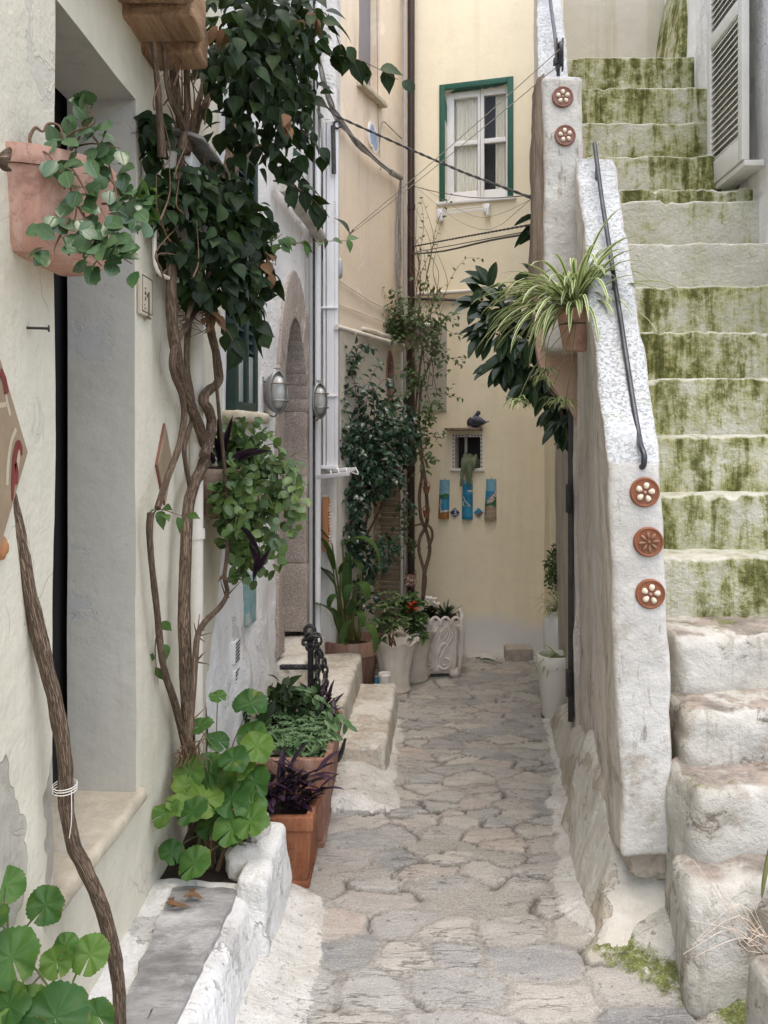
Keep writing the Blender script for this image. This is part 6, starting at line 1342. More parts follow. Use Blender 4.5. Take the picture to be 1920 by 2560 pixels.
# --- gnarled vine stem in the left foreground
vt = root('vine_stem', P(255, 2212, 1.95), 'thick gnarled bare vine stem winding up the left foreground', 'vine')
mb = MB(); p = D([(262, 2330, 1.97), (258, 2212, 1.93), (255, 2130, 1.92), (243, 2050, 1.90), (222, 1965, 1.875), (188, 1885, 1.85), (158, 1820, 1.83), (143, 1740, 1.81), (141, 1660, 1.795), (128, 1560, 1.775), (108, 1470, 1.755), (85, 1375, 1.735), (60, 1270, 1.71), (36, 1160, 1.685), (12, 1060, 1.66), (-2, 1000, 1.64), (-22, 900, 1.6), (-60, 700, 1.55), (-75, 500, 1.52), (-45, 385, 1.52), (-15, 350, 1.53)])
r_ = np.array([17, 17, 17.5, 18, 18, 18, 18, 18, 18, 18, 18.5, 19, 19, 20, 20.5, 20, 18, 16, 15, 14, 13])*1.55/F
tube(mb, p, r_, 22, 10, bump=.0035, freq=70, seed=5); part('trunk', mb, M['bark'], vt)
mb = MB(); tube(mb, D([(-30, 340, 1.5), (0, 345, 1.53), (12, 335, 1.55), (22, 322, 1.56)]), [.012, .013, .009, .004], 10, 4, bump=.003, freq=50); tube(mb, D([(2, 345, 1.53), (10, 362, 1.55), (24, 368, 1.56)]), [.010, .007, .003], 8, 4, bump=.002); part('cut_branch', mb, M['bark'], vt)
mb = MB(); cc = P(140, 1700, 1.805)
for dz in (-.006, 0, .005): a = np.arange(20)*2*math.pi/20; tube(mb, cc+np.stack([.0245*np.cos(a), .0245*np.sin(a), dz+.003*np.sin(a)], 1), .0011, 5, closed=True)
tube(mb, [cc+np.array([.02, -.016, 0]), cc+np.array([.021, -.017, -.06]), cc+np.array([.016, -.017, -.10])], .001, 5, 4); single('twine', mb, M['sack'], 'pale twine tied round the foreground vine stem', 'twine')

# --- large climbing vine on the cream house
cv = root('climbing_vine', P(425, 1800, 2.84), 'big climbing vine with bare twisting stems and dark leafy crown', 'vine')
VY = lambda x, d=.05: (.77-d)*F/(CX-x)
def vstem(pts, r, d=.05, bump=.002, sub=7, m='bark', sides=14):
    mb = MB(); k = np.linspace(0, 1, len(pts)); rr = np.interp(k, np.linspace(0, 1, len(r)), r)
    tube(mb, [P(x, y, min(VY(x, d if len(q) == 0 else q[0]), 3.6)) for x, y, *q in pts], rr, sides, sub, bump=bump, freq=45, seed=int(pts[0][1])); return part('stem', mb, M[m], cv)
vstem([(432, 1830), (420, 1760), (412, 1690), (408, 1620), (405, 1540), (400, 1430), (398, 1330), (400, 1220), (404, 1130), (414, 1062), (436, 1010), (444, 975), (433, 930), (414, 880), (395, 820), (380, 760), (372, 690), (370, 600), (374, 520), (385, 420), (392, 300), (378, 180), (372, 90)], [.023, .021, .019, .0185, .018, .015, .013], .055, .003, 9)
vstem([(441, 985), (452, 950), (457, 912), (450, 885), (440, 866), (446, 848), (468, 830), (474, 812), (466, 760), (452, 690), (452, 610), (462, 520), (480, 420), (496, 330), (508, 260), (520, 120)], [.018, .017, .015, .015, .016], .07, .003, 9)
vstem([(404, 1650), (398, 1600), (378, 1520), (358, 1460), (347, 1400), (338, 1310), (328, 1220), (323, 1150), (326, 1108)], [.015, .012, .010, .009, .011], .035, .002)
vstem([(340, 1098), (352, 1060), (370, 1010), (388, 960), (398, 900), (392, 850), (376, 810), (372, 775), (384, 735), (412, 690), (430, 660)], [.009, .010, .010, .009], .06, .0015)
vstem([(408, 1600), (416, 1500), (422, 1420), (428, 1370), (446, 1340), (476, 1310), (491, 1280), (485, 1245), (490, 1200), (491, 1120), (486, 1020), (474, 900), (464, 790), (458, 700), (455, 600)], [.011, .010, .009, .007, .006, .0065], .10, .001)
vstem([(412, 1062), (402, 1010), (398, 970), (408, 930), (418, 895), (414, 850), (404, 800), (404, 740), (408, 680), (400, 600), (396, 540)], [.008, .008, .010, .010], .045, .0015)
for q in ([(410, 330), (395, 270), (365, 200), (352, 90)], [(404, 330), (420, 250), (440, 170), (436, 60)], [(412, 320), (432, 250), (452, 190), (458, 60)], [(350, 340), (345, 260), (340, 180), (330, 90)], [(392, 330), (404, 240), (402, 150), (400, 60)], [(470, 460), (500, 380), (540, 330), (590, 300)], [(446, 600), (420, 640), (404, 690)]):
    vstem(q, [.012, .009, .007], .08, .0015)
mb = MB(); rg = random.Random(12)
for k in range(46):
    x, y = rg.uniform(330, 470), rg.uniform(120, 640); d = rg.uniform(.04, .14)
    q = [(x, y), (x+rg.uniform(-22, 22), y-rg.uniform(20, 60)), (x+rg.uniform(-40, 40), y-rg.uniform(50, 130))]; tube(mb, [P(a, b, VY(a, d)) for a, b in q], [.003, .0022, .001], 5, 4)
for (x, y) in ((488, 1290), (426, 1375), (432, 1360), (476, 1250), (404, 1610), (412, 1560), (424, 1430)):
    for k in range(4): a = P(x, y, VY(x, .09)); tube(mb, [a, a+np.array([rg.uniform(-.03, .06), rg.uniform(-.03, .02), rg.uniform(-.02, .07)])], [.0035, .001], 5)
for k in range(26):
    a = P(rg.uniform(385, 425), rg.uniform(1600, 1660), 2.72); tube(mb, [a, a+np.array([rg.uniform(-.04, .05), rg.uniform(-.04, .02), rg.uniform(-.05, .06)]), a+np.array([rg.uniform(-.05, .07), rg.uniform(-.04, .03), -rg.uniform(.03, .16)])], [.002, .0015, .0008], 4, 4)
for k in range(24):
    a = P(rg.uniform(395, 455), rg.uniform(640, 690), 2.85); tube(mb, [a, a+np.array([rg.uniform(-.04, .05), rg.uniform(-.06, .0), rg.uniform(-.04, .03)]), a+np.array([rg.uniform(-.05, .07), rg.uniform(-.05, .03), -rg.uniform(.01, .07)])], [.002, .0015, .0008], 4, 4)
part('twigs', mb, M['twig'], cv)
B = [(565, 40, 2.75, 140, 90, .30, 300), (530, 150, 2.75, 88, 85, .28, 170), (600, 140, 2.85, 100, 90, .28, 160), (545, 240, 2.8, 92, 70, .26, 130), (632, 215, 2.95, 62, 85, .25, 90), (620, 60, 3.0, 90, 65, .3, 100),
     (618, 325, 2.95, 55, 42, .12, 26), (510, 330, 2.9, 70, 55, .15, 34), (336, 290, 2.42, 24, 50, .04, 28), (352, 430, 2.5, 38, 85, .08, 80), (425, 425, 2.65, 62, 70, .12, 95), (490, 440, 2.8, 66, 65, .14, 100), (545, 500, 2.85, 48, 66, .14, 86),
     (450, 530, 2.7, 66, 50, .12, 86), (500, 600, 2.8, 64, 48, .13, 92), (435, 620, 2.72, 48, 40, .10, 48), (530, 650, 2.85, 36, 34, .08, 30), (390, 550, 2.6, 36, 46, .07, 36)]
p, d, n = cluster(B, (.12, -.15, -.75), .9, .45); k = len(p)
mb = MB(); leaves(mb, p, d, n, sz_ := frnd(k, .030, .072), sz_*frnd(k, .62, .9), OVATE); part('foliage', mb, M['leaf_vine'], cv)
def spray(mb, lm, pts, Y0, Y1, n, L, W, r=.003, T=OVATE, hang=.6, jit=.012):
    """a leafy shoot along a path"""
    q = crom([P(x, y, Y0+(Y1-Y0)*i/(len(pts)-1)) for i, (x, y) in enumerate(pts)], 6); tube(mb, q, np.linspace(r, r*.35, len(q)), 5)
    t = np.linspace(.08, 1, n)*(len(q)-1); pos = np.stack([np.interp(t, np.arange(len(q)), q[:, i]) for i in range(3)], 1); dr = norm(np.gradient(q, axis=0))[t.astype(int)]
    sd = np.where(np.arange(n) % 2, 1, -1)[:, None]*np.cross(dr, [0, -1, .1]); dd = norm(dr*.5+sd*.6+np.array([0, -.15, -hang])+rnd(n, .18)); 
    leaves(lm, pos+rnd(n, jit), dd, norm(rnd(n, .4)+np.array([.1, -.7, .7])), L*frnd(n, .7, 1.15), W*frnd(n, .8, 1.1), T)
for pts, Y0, Y1, nn in (([(640, 70), (700, 110), (760, 125), (800, 140), (860, 172)], 2.9, 3.1, 11), ([(630, 20), (680, 20), (712, 40), (735, 100), (745, 120)], 2.9, 3.0, 8), ([(590, 390), (630, 400), (670, 425), (712, 470)], 2.9, 3.0, 11), ([(600, 330), (625, 360), (650, 385)], 2.9, 3., 6),
                        ([(540, 570), (580, 590), (600, 610)], 2.85, 2.9, 7), ([(620, 270), (660, 290), (690, 330)], 2.95, 3., 8), ([(540, 660), (565, 690), (575, 720)], 2.85, 2.9, 6), ([(350, 360), (325, 330), (318, 280), (330, 250)], 2.45, 2.42, 8), ([(480, 700), (500, 730), (506, 750)], 2.8, 2.8, 4)):
    tw, lf = MB(), MB(); spray(tw, lf, pts, Y0, Y1, nn, .078, .062); so_ = part('shoot', tw, M['twig'], cv); part('leaves', lf, M['leaf_vine'], so_)
for pts, Y0, Y1, nn in (([(560, 560), (620, 530), (680, 522), (752, 520)], 2.9, 3.05, 13), ([(345, 1340), (335, 1400), (342, 1480)], 2.55, 2.58, 8), ([(330, 1112), (345, 1100), (395, 1115)], 2.56, 2.5, 7), ([(560, 530), (590, 520), (610, 505)], 2.9, 2.95, 6)):
    tw, lf = MB(), MB(); spray(tw, lf, pts, Y0, Y1, nn, .048, .034); so_ = part('young_shoot', tw, M['twig'], cv); part('leaves', lf, M['leaf_vine_lit'], so_)
p, d, n = cluster([(575, 570, 2.85, 18, 28, .04, 10), (610, 260, 2.7, 30, 20, .05, 4), (455, 680, 2.75, 14, 24, .03, 8), (480, 60, 2.5, 20, 20, .04, 4), (660, 30, 2.7, 30, 25, .05, 5)], (0, -.1, -.8)); mb = MB(); leaves(mb, p, d, n, .06, .035, OVATE); part('dead_leaves', mb, M['leaf_dry'], cv)

# --- fleshy-leaved plant in the pink wall pot
jp = root('jade_plant', (-.70, 1.77, 2.08), 'fleshy round-leaved plant trailing from the pink wall pot', 'potted plant')
sm_, lm = MB(), MB(); base = (110, 330)
for pts, Y0, Y1, nn in (([(110, 340), (150, 290), (205, 265), (178, 215)], 1.72, 1.68, 9), ([(140, 345), (175, 290), (195, 240), (200, 222)], 1.74, 1.7, 7), ([(190, 280), (225, 330), (245, 390), (255, 440)], 1.74, 1.68, 10), ([(120, 320), (160, 370), (190, 420), (228, 470), (225, 520)], 1.68, 1.6, 13),
    ([(130, 340), (150, 400), (165, 450), (150, 490), (100, 500)], 1.68, 1.6, 12), ([(200, 360), (240, 390), (270, 440), (310, 430)], 1.74, 1.7, 12), ([(220, 440), (270, 440), (300, 450), (316, 470)], 1.72, 1.7, 12), ([(165, 440), (200, 500), (240, 540), (285, 570)], 1.62, 1.58, 16),
    ([(180, 460), (190, 520), (200, 550), (220, 575)], 1.62, 1.57, 14), ([(150, 470), (120, 530), (118, 550)], 1.62, 1.6, 8), ([(60, 330), (100, 330), (130, 370), (170, 380)], 1.65, 1.62, 12), ([(150, 320), (200, 310), (260, 320)], 1.74, 1.7, 8), ([(230, 480), (250, 510), (262, 530)], 1.6, 1.57, 12)):
    spray(sm_, lm, pts, Y0, Y1, nn, .039, .034, .0026, ROUND, .05, .014)
tube(sm_, D([(84, 345, 1.66), (72, 322, 1.67), (64, 300, 1.67), (76, 276, 1.68), (92, 284, 1.69), (104, 268, 1.70), (128, 272, 1.70), (138, 305, 1.7)]), [.004, .0036, .0034, .0032, .003, .0028, .0026, .002], 7, 5, bump=.0014, freq=60)
part('stem', sm_, M['twig'], jp); part('foliage', lm, M['leaf_jade'], jp)
mb, l2 = MB(), MB()
for pts, Y0, Y1 in (([(270, 450), (300, 435), (320, 415)], 1.75, 1.73), ([(275, 455), (305, 455), (330, 450)], 1.75, 1.73), ([(265, 460), (295, 475), (318, 490)], 1.75, 1.73)): spray(mb, l2, pts, Y0, Y1, 12, .034, .010, .0016, LANCE, .1, .004)
part('shoot', mb, M['stem_green'], jp); part('young_leaves', l2, M['leaf_vine_lit'], jp)

# --- hanging planter with trailing plants
ht = root('wall_trough', WA.pt(3.38, 1.30), 'brown swirled clay trough fixed on the wall below the shuttered window', 'planter'); mb = MB(); WA.box(mb, 3.17, 3.62, 1.265, 1.45, -.0, .145, res=.03, r=.02, amp=.004, freq=10)
part('trough', mb, M['swirl'], ht); mb = MB(); WA.box(mb, 3.19, 3.60, 1.43, 1.456, .01, .13, res=.02, r=.004, amp=.008, freq=30); part('soil', mb, M['soil'], ht)
tpz = root('trailing_plant', WA.pt(3.38, 1.46, .08), 'lush green plant trailing out of the brown wall trough', 'potted plant'); sm_, lm = MB(), MB(); rg = random.Random(31)
for k in range(20):
    x0 = rg.uniform(480, 570); y0 = rg.uniform(960, 1020); x1 = rg.uniform(475, 640); y1 = rg.uniform(1080, 1240)
    if x1 > 600: y1 = rg.uniform(1040, 1180)
    spray(sm_, lm, [(x0, y0), ((x0+x1)/2+rg.uniform(0, 30), y0+rg.uniform(0, 40)), (x1, (y0+y1)/2), (x1+rg.uniform(-15, 10), y1)], 3.35, rg.uniform(3.0, 3.3), 18, .042, .036, .002, ROUND, .12, .018)
for k in range(15): x0 = rg.uniform(475, 560); spray(sm_, lm, [(x0, 1015), (x0+rg.uniform(-8, 12), 970), (x0+rg.uniform(-12, 22), rg.uniform(915, 950))], 3.35, 3.25, 11, .036, .032, .002, ROUND, -.2, .016)
p, d, n = cluster([(482, 1075, 3.12, 26, 48, .05, 60), (500, 1030, 3.15, 34, 26, .05, 40), (525, 1000, 3.3, 45, 50, .10, 90), (545, 1080, 3.25, 52, 60, .10, 120), (510, 1140, 3.2, 40, 60, .08, 90), (545, 1190, 3.2, 35, 45, .07, 50), (525, 1235, 3.2, 22, 25, .05, 24), (600, 1080, 3.25, 28, 40, .06, 24)], (0, -.3, -.25), 1., .4); k = len(p); leaves(lm, p, d, n, frnd(k, .03, .05), frnd(k, .028, .044), ROUND)
part('stem', sm_, M['stem_green'], tpz); part('foliage', lm, M['leaf_trail'], tpz)
pp_ = root('purple_plant', WA.pt(3.3, 1.46, .1), 'purple strap-leaved plant poking out of the brown wall trough', 'potted plant'); mb = MB(); b = P(478, 1020, 3.25)
for x, y in ((465, 930), (455, 960), (500, 905), (450, 1005), (560, 960), (575, 970), (470, 905), (450, 1050), (475, 1060)): e = P(x, y, 3.18); leaves(mb, [b+(e-b)*.35+rnd(1, .008)[0]], [e-b], [np.array([.2, -.8, .5])], np.linalg.norm(e-b)*.62, .022, LANCE)
for q in ([(540, 1180), (560, 1230), (580, 1190)], [(520, 1140), (560, 1190), (548, 1250)]):
    for a, c_ in zip(q, q[1:]): e0, e1 = P(*a, 3.05), P(*c_, 3.03); leaves(mb, [e0], [e1-e0], [np.array([.2, -.8, .5])], np.linalg.norm(e1-e0)*1.1, .022, LANCE)
part('foliage', mb, M['leaf_purple'], pp_)

# --- geraniums
def geranium(name, base, spec, label, sd):
    rt = root('geranium', base, label, 'geranium'); ls, st_ = MB(), MB(); rg = random.Random(sd)
    for x, y, Y, r, *nn in spec:
        r *= .92; c_ = P(x, y, Y); nrm = np.array(nn) if nn else np.array([rg.uniform(-.45, .5), -rg.uniform(.45, 1.0), rg.uniform(.55, 1.05)])
        lobed(ls, c_, nrm, r*Y/F, 0, rg.randint(0, 999), (rg.uniform(-.6, .6), 0, 1))
        j = base+np.array([rg.uniform(-.06, .06), rg.uniform(-.04, .04), max(.02, (c_[2]-base[2])*rg.uniform(.2, .6))])
        tube(st_, [j, (j+c_)/2+np.array([rg.uniform(-.02, .02), .02, .02]), c_+norm(nrm)*-.004], [.0028, .0022, .0016], 6, 5)
    return rt, ls, st_
gb = P(470, 1850, 2.80)
rt, ls, st_ = geranium('geranium', gb, [(470, 1505, 2.85, 22, .1, -.35, .9), (540, 1520, 2.85, 40), (545, 1590, 2.82, 38), (430, 1570, 2.75, 34, -.2, -.3, 1), (555, 1612, 2.75, 42), (520, 1650, 2.74, 40), (410, 1665, 2.70, 40), (450, 1665, 2.72, 44), (505, 1640, 2.7, 36), (550, 1690, 2.7, 42), (440, 1725, 2.66, 46), (500, 1725, 2.68, 48), (360, 1755, 2.55, 36), (415, 1752, 2.56, 40), (385, 1740, 2.58, 30), (500, 1790, 2.62, 44), (540, 1775, 2.62, 44), (545, 1740, 2.66, 34), (370, 1840, 2.58, 30), (420, 1865, 2.55, 40), (520, 1840, 2.66, 26, 0, -.8, -.2), (430, 1690, 2.75, 34), (470, 1600, 2.8, 30), (480, 1690, 2.75, 40), (455, 1780, 2.7, 36), (395, 1700, 2.66, 26)], 'bright green geranium filling the bed at the end of the bench', 4)
for k in range(7): a = gb+np.array([RNG.uniform(-.08, .10), RNG.uniform(-.08, .05), -.02]); tube(st_, [a, a+np.array([RNG.uniform(-.03, .03), 0, .16]), a+np.array([RNG.uniform(-.06, .08), 0, RNG.uniform(.25, .55)])], [.0065, .005, .003], 7, 5, bump=.0006)
part('stem', st_, M['stem_green'], rt); part('foliage', ls, M['leaf_gera'], rt)
mb = MB(); tube(mb, D([(452, 1900, 2.72), (456, 1820, 2.75), (462, 1740, 2.78)]), [.016, .013, .008], 9, 4, bump=.003, freq=50); tube(mb, D([(510, 1790, 2.66), (480, 1850, 2.66), (470, 1880, 2.66)]), [.004, .006, .007], 8, 4, bump=.002); part('woody_stem', mb, M['bark_fine'], rt)
gb2 = P(60, 2330, 1.62)
rt, ls, st_ = geranium('geranium', gb2, [(12, 1912, 1.62, 44, .4, -.7, .6), (98, 1955, 1.68, 44, .1, -.9, .65), (25, 2068, 1.56, 64, .25, -.8, .55), (140, 2042, 1.7, 30, -.1, -.6, .8), (195, 2062, 1.72, 44, .25, -.8, .6), (122, 2078, 1.68, 38, .5, -.7, .2), (62, 2178, 1.55, 52, -.1, -.7, .75), (120, 2198, 1.52, 74, .2, -.75, .6), (212, 2195, 1.68, 38, .3, -.85, .5), (20, 2172, 1.52, 52, -.3, -.7, .6), (30, 2235, 1.5, 60), (-20, 2000, 1.56, 50), (170, 2240, 1.6, 50), (70, 2260, 1.5, 60)], 'large-leaved geranium at the bottom left corner', 9)
part('stem', st_, M['stem_green'], rt); part('foliage', ls, M['leaf_gera'], rt)

# --- herbs and purple plants in the troughs
hb = root('herbs', (-.48, 3.52, .30), 'dense pale green herbs spilling over the larger trough', 'herbs')
n = 900; q = np.stack([RNG.uniform(-.65, -.335, n), RNG.uniform(3.3, 3.80, n), 0*np.arange(n)], 1); hgt = .325+.035*fbm(q*9, 2, 3)+.05*sstep(3.55, 3.8, q[:, 1]); q[:, 2] = hgt*RNG.uniform(.94, 1.10, n)
mb = MB(); leaves(mb, q, norm(rnd(n, .6)+np.array([0, -.2, .45])), norm(rnd(n, .5)+np.array([0, -.5, 1])), frnd(n, .022, .045), frnd(n, .010, .019), ELLIP)
for k in range(110):
    c_ = np.array([RNG.uniform(-.63, -.34), RNG.uniform(3.30, 3.78), .35+RNG.uniform(-.01, .03)]); a = np.arange(7)*2*math.pi/7+RNG.random()*6; leaves(mb, np.tile(c_, (7, 1)), np.stack([np.cos(a), np.sin(a), .35+0*a], 1), np.tile([0, 0, 1.], (7, 1)), .026, .012, ELLIP)
part('foliage', mb, M['leaf_herb'], hb)
mb, lm = MB(), MB(); rg = random.Random(3)
for x0, x1, y1, Y in ((690, 735, 1545, 3.6), (695, 748, 1560, 3.65), (640, 660, 1500, 3.75), (660, 690, 1510, 3.7), (705, 720, 1575, 3.5), (560, 545, 1520, 3.6)): spray(mb, lm, [(x0, 1560), ((x0+x1)/2, y1-10), (x1, y1+10)], Y, Y-.05, 9, .05, .03, .0018, ELLIP, .4, .008)
part('stem', mb, M['stem_green'], hb); part('trailing_leaves', lm, M['leaf_herb'], hb)
dk = root('dark_plant', (-.5, 3.75, .33), 'dark leafy plant standing at the back of the larger trough', 'potted plant'); p, d, n = cluster([(620, 1515, 3.72, 36, 34, .05, 40), (605, 1490, 3.75, 22, 18, .04, 16), (560, 1555, 3.6, 30, 18, .04, 16), (680, 1520, 3.75, 30, 26, .04, 22)], (0, -.2, .1), 1.2, .5); mb = MB(); leaves(mb, p, d, n, frnd(len(p), .05, .085), frnd(len(p), .035, .055), OVATE); part('foliage', mb, M['leaf_vine'], dk)
def purple(label, base, tips, L, w, sd):
    rt = root('purple_plant', base, label, 'potted plant'); mb = MB(); rg = random.Random(sd)
    for x, y, Y, n_ in tips:
        e = P(x, y, Y); b = np.array(base)+np.array([rg.uniform(-.08, .08), rg.uniform(-.05, .05), 0])
        tube(mb, [b, (b+e)/2+np.array([0, 0, .03]), e], [.004, .004, .003], 6, 4)
        for j in range(n_):
            t = .25+.75*(j+1)/n_; c_ = b+(e-b)*t; a = rg.uniform(0, 6.28); d_ = norm(np.array([math.cos(a), -.25+.8*math.sin(a), rg.uniform(-.1, .9)])+.6*norm(e-b)); strap(mb, c_, d_, L*rg.uniform(.7, 1.2), w*rg.uniform(.8, 1.15), rg.uniform(.05, .25), segs=6)
    part('foliage', mb, M['leaf_purple'], rt)
purple('dense dark purple plant filling the small orange trough', (-.47, 3.10, .215), [(560, 1700, 3.05, 6), (585, 1690, 3.08, 6), (610, 1670, 3.1, 8), (640, 1665, 3.1, 8), (665, 1680, 3.1, 7), (690, 1660, 3.1, 7), (600, 1720, 3.02, 7), (640, 1720, 3.02, 7), (670, 1725, 3.03, 7), (625, 1650, 3.15, 6), (575, 1735, 3.0, 5), (690, 1705, 3.05, 5)], .105, .026, 6)
purple('purple plant straggling over the far right end of the larger trough', (-.40, 3.74, .31), [(715, 1510, 3.7, 6), (690, 1495, 3.75, 6), (735, 1545, 3.65, 5), (700, 1520, 3.75, 5), (595, 1535, 3.75, 4)], .10, .022, 8)

# --- broad-leaved plant in the big terracotta pot
asp = root('broad_leaved_plant', (-.375, 5.36, .28), 'tall broad-leaved plant in the big terracotta pot', 'potted plant'); ls, st_ = MB(), MB(); b0 = np.array([-.375, 5.36, .27])
def asleaf(x0, y0, x1, y1, Y, w, dr=.35, nb=None):
    a, e = P(x0, y0, Y), P(x1, y1, Y-.06); L = np.linalg.norm(e-a)*1.15; w *= 1.35; d_ = norm(e-a)+np.array([0, 0, dr]); strap(ls, a, d_, L, w, dr*1.4, segs=10)
    b = b0+np.array([RNG.uniform(-.06, .06), RNG.uniform(-.05, .05), 0]); tube(st_, [b, (b+a)/2+np.array([RNG.uniform(-.01, .01), 0, 0]), a], [.007, .006, .005], 7, 5)
for q in ((740, 1180, 838, 1155, 5.2, .075, .5), (735, 1240, 770, 1190, 5.25, .06, .4), (722, 1250, 668, 1210, 5.25, .055, .35), (726, 1270, 676, 1205, 5.2, .05, .1), (735, 1290, 702, 1300, 5.15, .06, .6), (770, 1260, 800, 1285, 5.15, .07, .6), (764, 1265, 745, 1290, 5.12, .05, .6), (728, 1340, 685, 1290, 5.1, .055, .2), (780, 1350, 815, 1410, 5.1, .06, .9), (755, 1330, 770, 1290, 5.15, .05, .2), (735, 1370, 720, 1310, 5.15, .05, .15), (748, 1300, 752, 1205, 5.25, .05, .05), (718, 1180, 660, 1105, 5.2, .035, .2), (765, 1320, 790, 1345, 5.1, .05, .5), (740, 1390, 755, 1330, 5.1, .045, .2), (720, 1230, 700, 1160, 5.2, .045, .15)): asleaf(*q)
for k in range(10): b = b0+np.array([RNG.uniform(-.07, .07), RNG.uniform(-.06, .06), 0]); tube(st_, [b, b+np.array([RNG.uniform(-.05, .05), 0, RNG.uniform(.18, .5)])], [.009, .005], 7, bump=.001)
part('stem', st_, M['stem_green'], asp); part('foliage', ls, M['leaf_asp'], asp)

# --- dark ficus shrub against the peach house
fi = root('ficus_tree', (-.33, 5.62, 0), 'dark glossy ficus shrub tall against the peach house', 'shrub')
fp = root('flower_pot', (-.36, 5.66, 0), 'terracotta pot of the ficus, half hidden behind the broad-leaved plant', 'flower pot'); mb = MB(); potmesh(mb, (-.33, 5.68, 0), .10, .22, .04); part('bowl', mb, M['terra_dull'], fp); soil(fp, (-.33, 5.68, 0), .085, .18)
for pts, r in (([(780, 1340, 5.68), (770, 1220, 5.6), (775, 1120, 5.55), (760, 1000, 5.5), (748, 880, 5.45), (750, 780, 5.45)], [.014, .011, .008, .004]), ([(775, 1200, 5.6), (800, 1080, 5.6), (810, 960, 5.6), (805, 830, 5.6)], [.009, .007, .003]), ([(780, 1180, 5.6), (830, 1080, 5.65), (865, 980, 5.7), (875, 900, 5.75)], [.008, .006, .003]), ([(776, 1120, 5.56), (740, 1060, 5.45), (735, 980, 5.4)], [.006, .004, .002])):
    mb = MB(); tube(mb, D(pts), np.interp(np.linspace(0, 1, len(pts)), np.linspace(0, 1, len(r)), r), 9, 5, bump=.0015); part('trunk', mb, M['bark_fine'], fi)
B = [(800, 1000, 5.5, 66, 48, .20, 330), (850, 950, 5.68, 56, 50, .15, 250), (800, 930, 5.55, 66, 40, .18, 230), (755, 950, 5.4, 30, 50, .1, 90), (775, 1075, 5.45, 40, 40, .13, 150), (825, 1040, 5.55, 46, 36, .14, 150), (765, 1160, 5.45, 36, 60, .11, 130), (805, 1210, 5.5, 42, 46, .11, 110), (840, 1180, 5.6, 26, 34, .08, 36), (780, 1285, 5.5, 40, 40, .1, 90),
     (765, 870, 5.5, 34, 36, .1, 60), (825, 870, 5.6, 44, 26, .1, 60), (748, 800, 5.45, 16, 40, .05, 26), (785, 760, 5.5, 26, 14, .04, 14), (738, 870, 5.4, 10, 40, .03, 22), (882, 905, 5.75, 24, 36, .08, 56), (880, 980, 5.72, 20, 30, .06, 40)]
p, d, n = cluster(B, (.15, -.1, -.5), 1., .45); k = len(p); mb = MB(); leaves(mb, p, d, n, frnd(k, .038, .064), frnd(k, .026, .040), OVATE); part('foliage', mb, M['leaf_ficus'], fi)
tw, lf = MB(), MB()
for pts, Y0, Y1, nn in (([(745, 830), (752, 770), (775, 745), (805, 755)], 5.45, 5.45, 16), ([(742, 900), (738, 830), (740, 770)], 5.4, 5.4, 16), ([(790, 880), (800, 820), (822, 780)], 5.55, 5.55, 14), ([(800, 860), (830, 820), (850, 840)], 5.6, 5.6, 12), ([(770, 860), (765, 810), (768, 770)], 5.45, 5.45, 12), ([(860, 1040), (880, 1080), (890, 1090)], 5.7, 5.7, 10), ([(760, 1120), (735, 1150), (728, 1180)], 5.4, 5.4, 8)): spray(tw, lf, pts, Y0, Y1, nn, .052, .030, .003, OVATE, .45, .01)
part('twigs', tw, M['twig'], fi); part('shoot_leaves', lf, M['leaf_ficus'], fi)

# --- shrubs in the fluted pots
def shrub(label, base, blobs, stems, L, W, T, mt, flowers=None):
    rt = root('leafy_shrub', base, label, 'potted plant'); st_, mb = MB(), MB()
    for q in stems: tube(st_, [np.array(base)+np.array([RNG.uniform(-.03, .03), 0, 0]), P(*q)], [.006, .003], 6)
    for x, y, Y, rx, ry, rY, n_ in blobs:
        for k in range(max(1, n_//8)):
            c_ = P(x, y, Y)+inball(1, .4)[0]*np.array([rx*Y/F, rY, ry*Y/F]); a = np.arange(8)*2.4; e = RNG.uniform(-.35, .5, 8)
            leaves(mb, np.tile(c_, (8, 1))+rnd(8, .006), np.stack([np.cos(a), np.sin(a)-.2, e], 1), np.tile([0, -.3, 1.], (8, 1))+rnd(8, .3), L*frnd(8, .7, 1.15), W*frnd(8, .8, 1.1), T)
    part('stem', st_, M['twig'], rt); part('foliage', mb, mt, rt)
    for x, y, Y, m_, n_ in flowers or []:
        fl = MB(); c_ = P(x, y, Y); a = np.arange(n_)*2.4; leaves(fl, np.tile(c_, (n_, 1))+rnd(n_, .012), np.stack([np.cos(a), np.sin(a)-.4, .4+0*a], 1), np.tile([0, -.5, 1.], (n_, 1)), .03, .028, ROUND); part('flower', fl, M[m_], rt)
shrub('light green bushy shrub in the front fluted pot', (-.095, 5.33, .25), [(838, 1305, 5.3, 30, 28, .06, 130), (825, 1350, 5.28, 22, 34, .05, 90), (850, 1345, 5.28, 30, 28, .05, 90)], [(840, 1300, 5.3), (820, 1340, 5.3), (855, 1330, 5.3), (848, 1370, 5.3), (838, 1365, 5.3)], .052, .022, ELLIP, M['leaf_shrub'])
shrub('taller green shrub with tiny red flowers in the second fluted pot', (.02, 5.58, .26), [(888, 1300, 5.5, 30, 25, .07, 150), (895, 1340, 5.5, 30, 40, .07, 170), (872, 1325, 5.5, 22, 26, .05, 70), (905, 1375, 5.45, 18, 20, .05, 50)], [(888, 1290, 5.5), (900, 1330, 5.5), (875, 1330, 5.5)], .05, .026, OVATE, M['leaf_asp'], [(893, 1305, 5.42, 'petal_red', 5), (884, 1318, 5.43, 'petal_red', 4)])
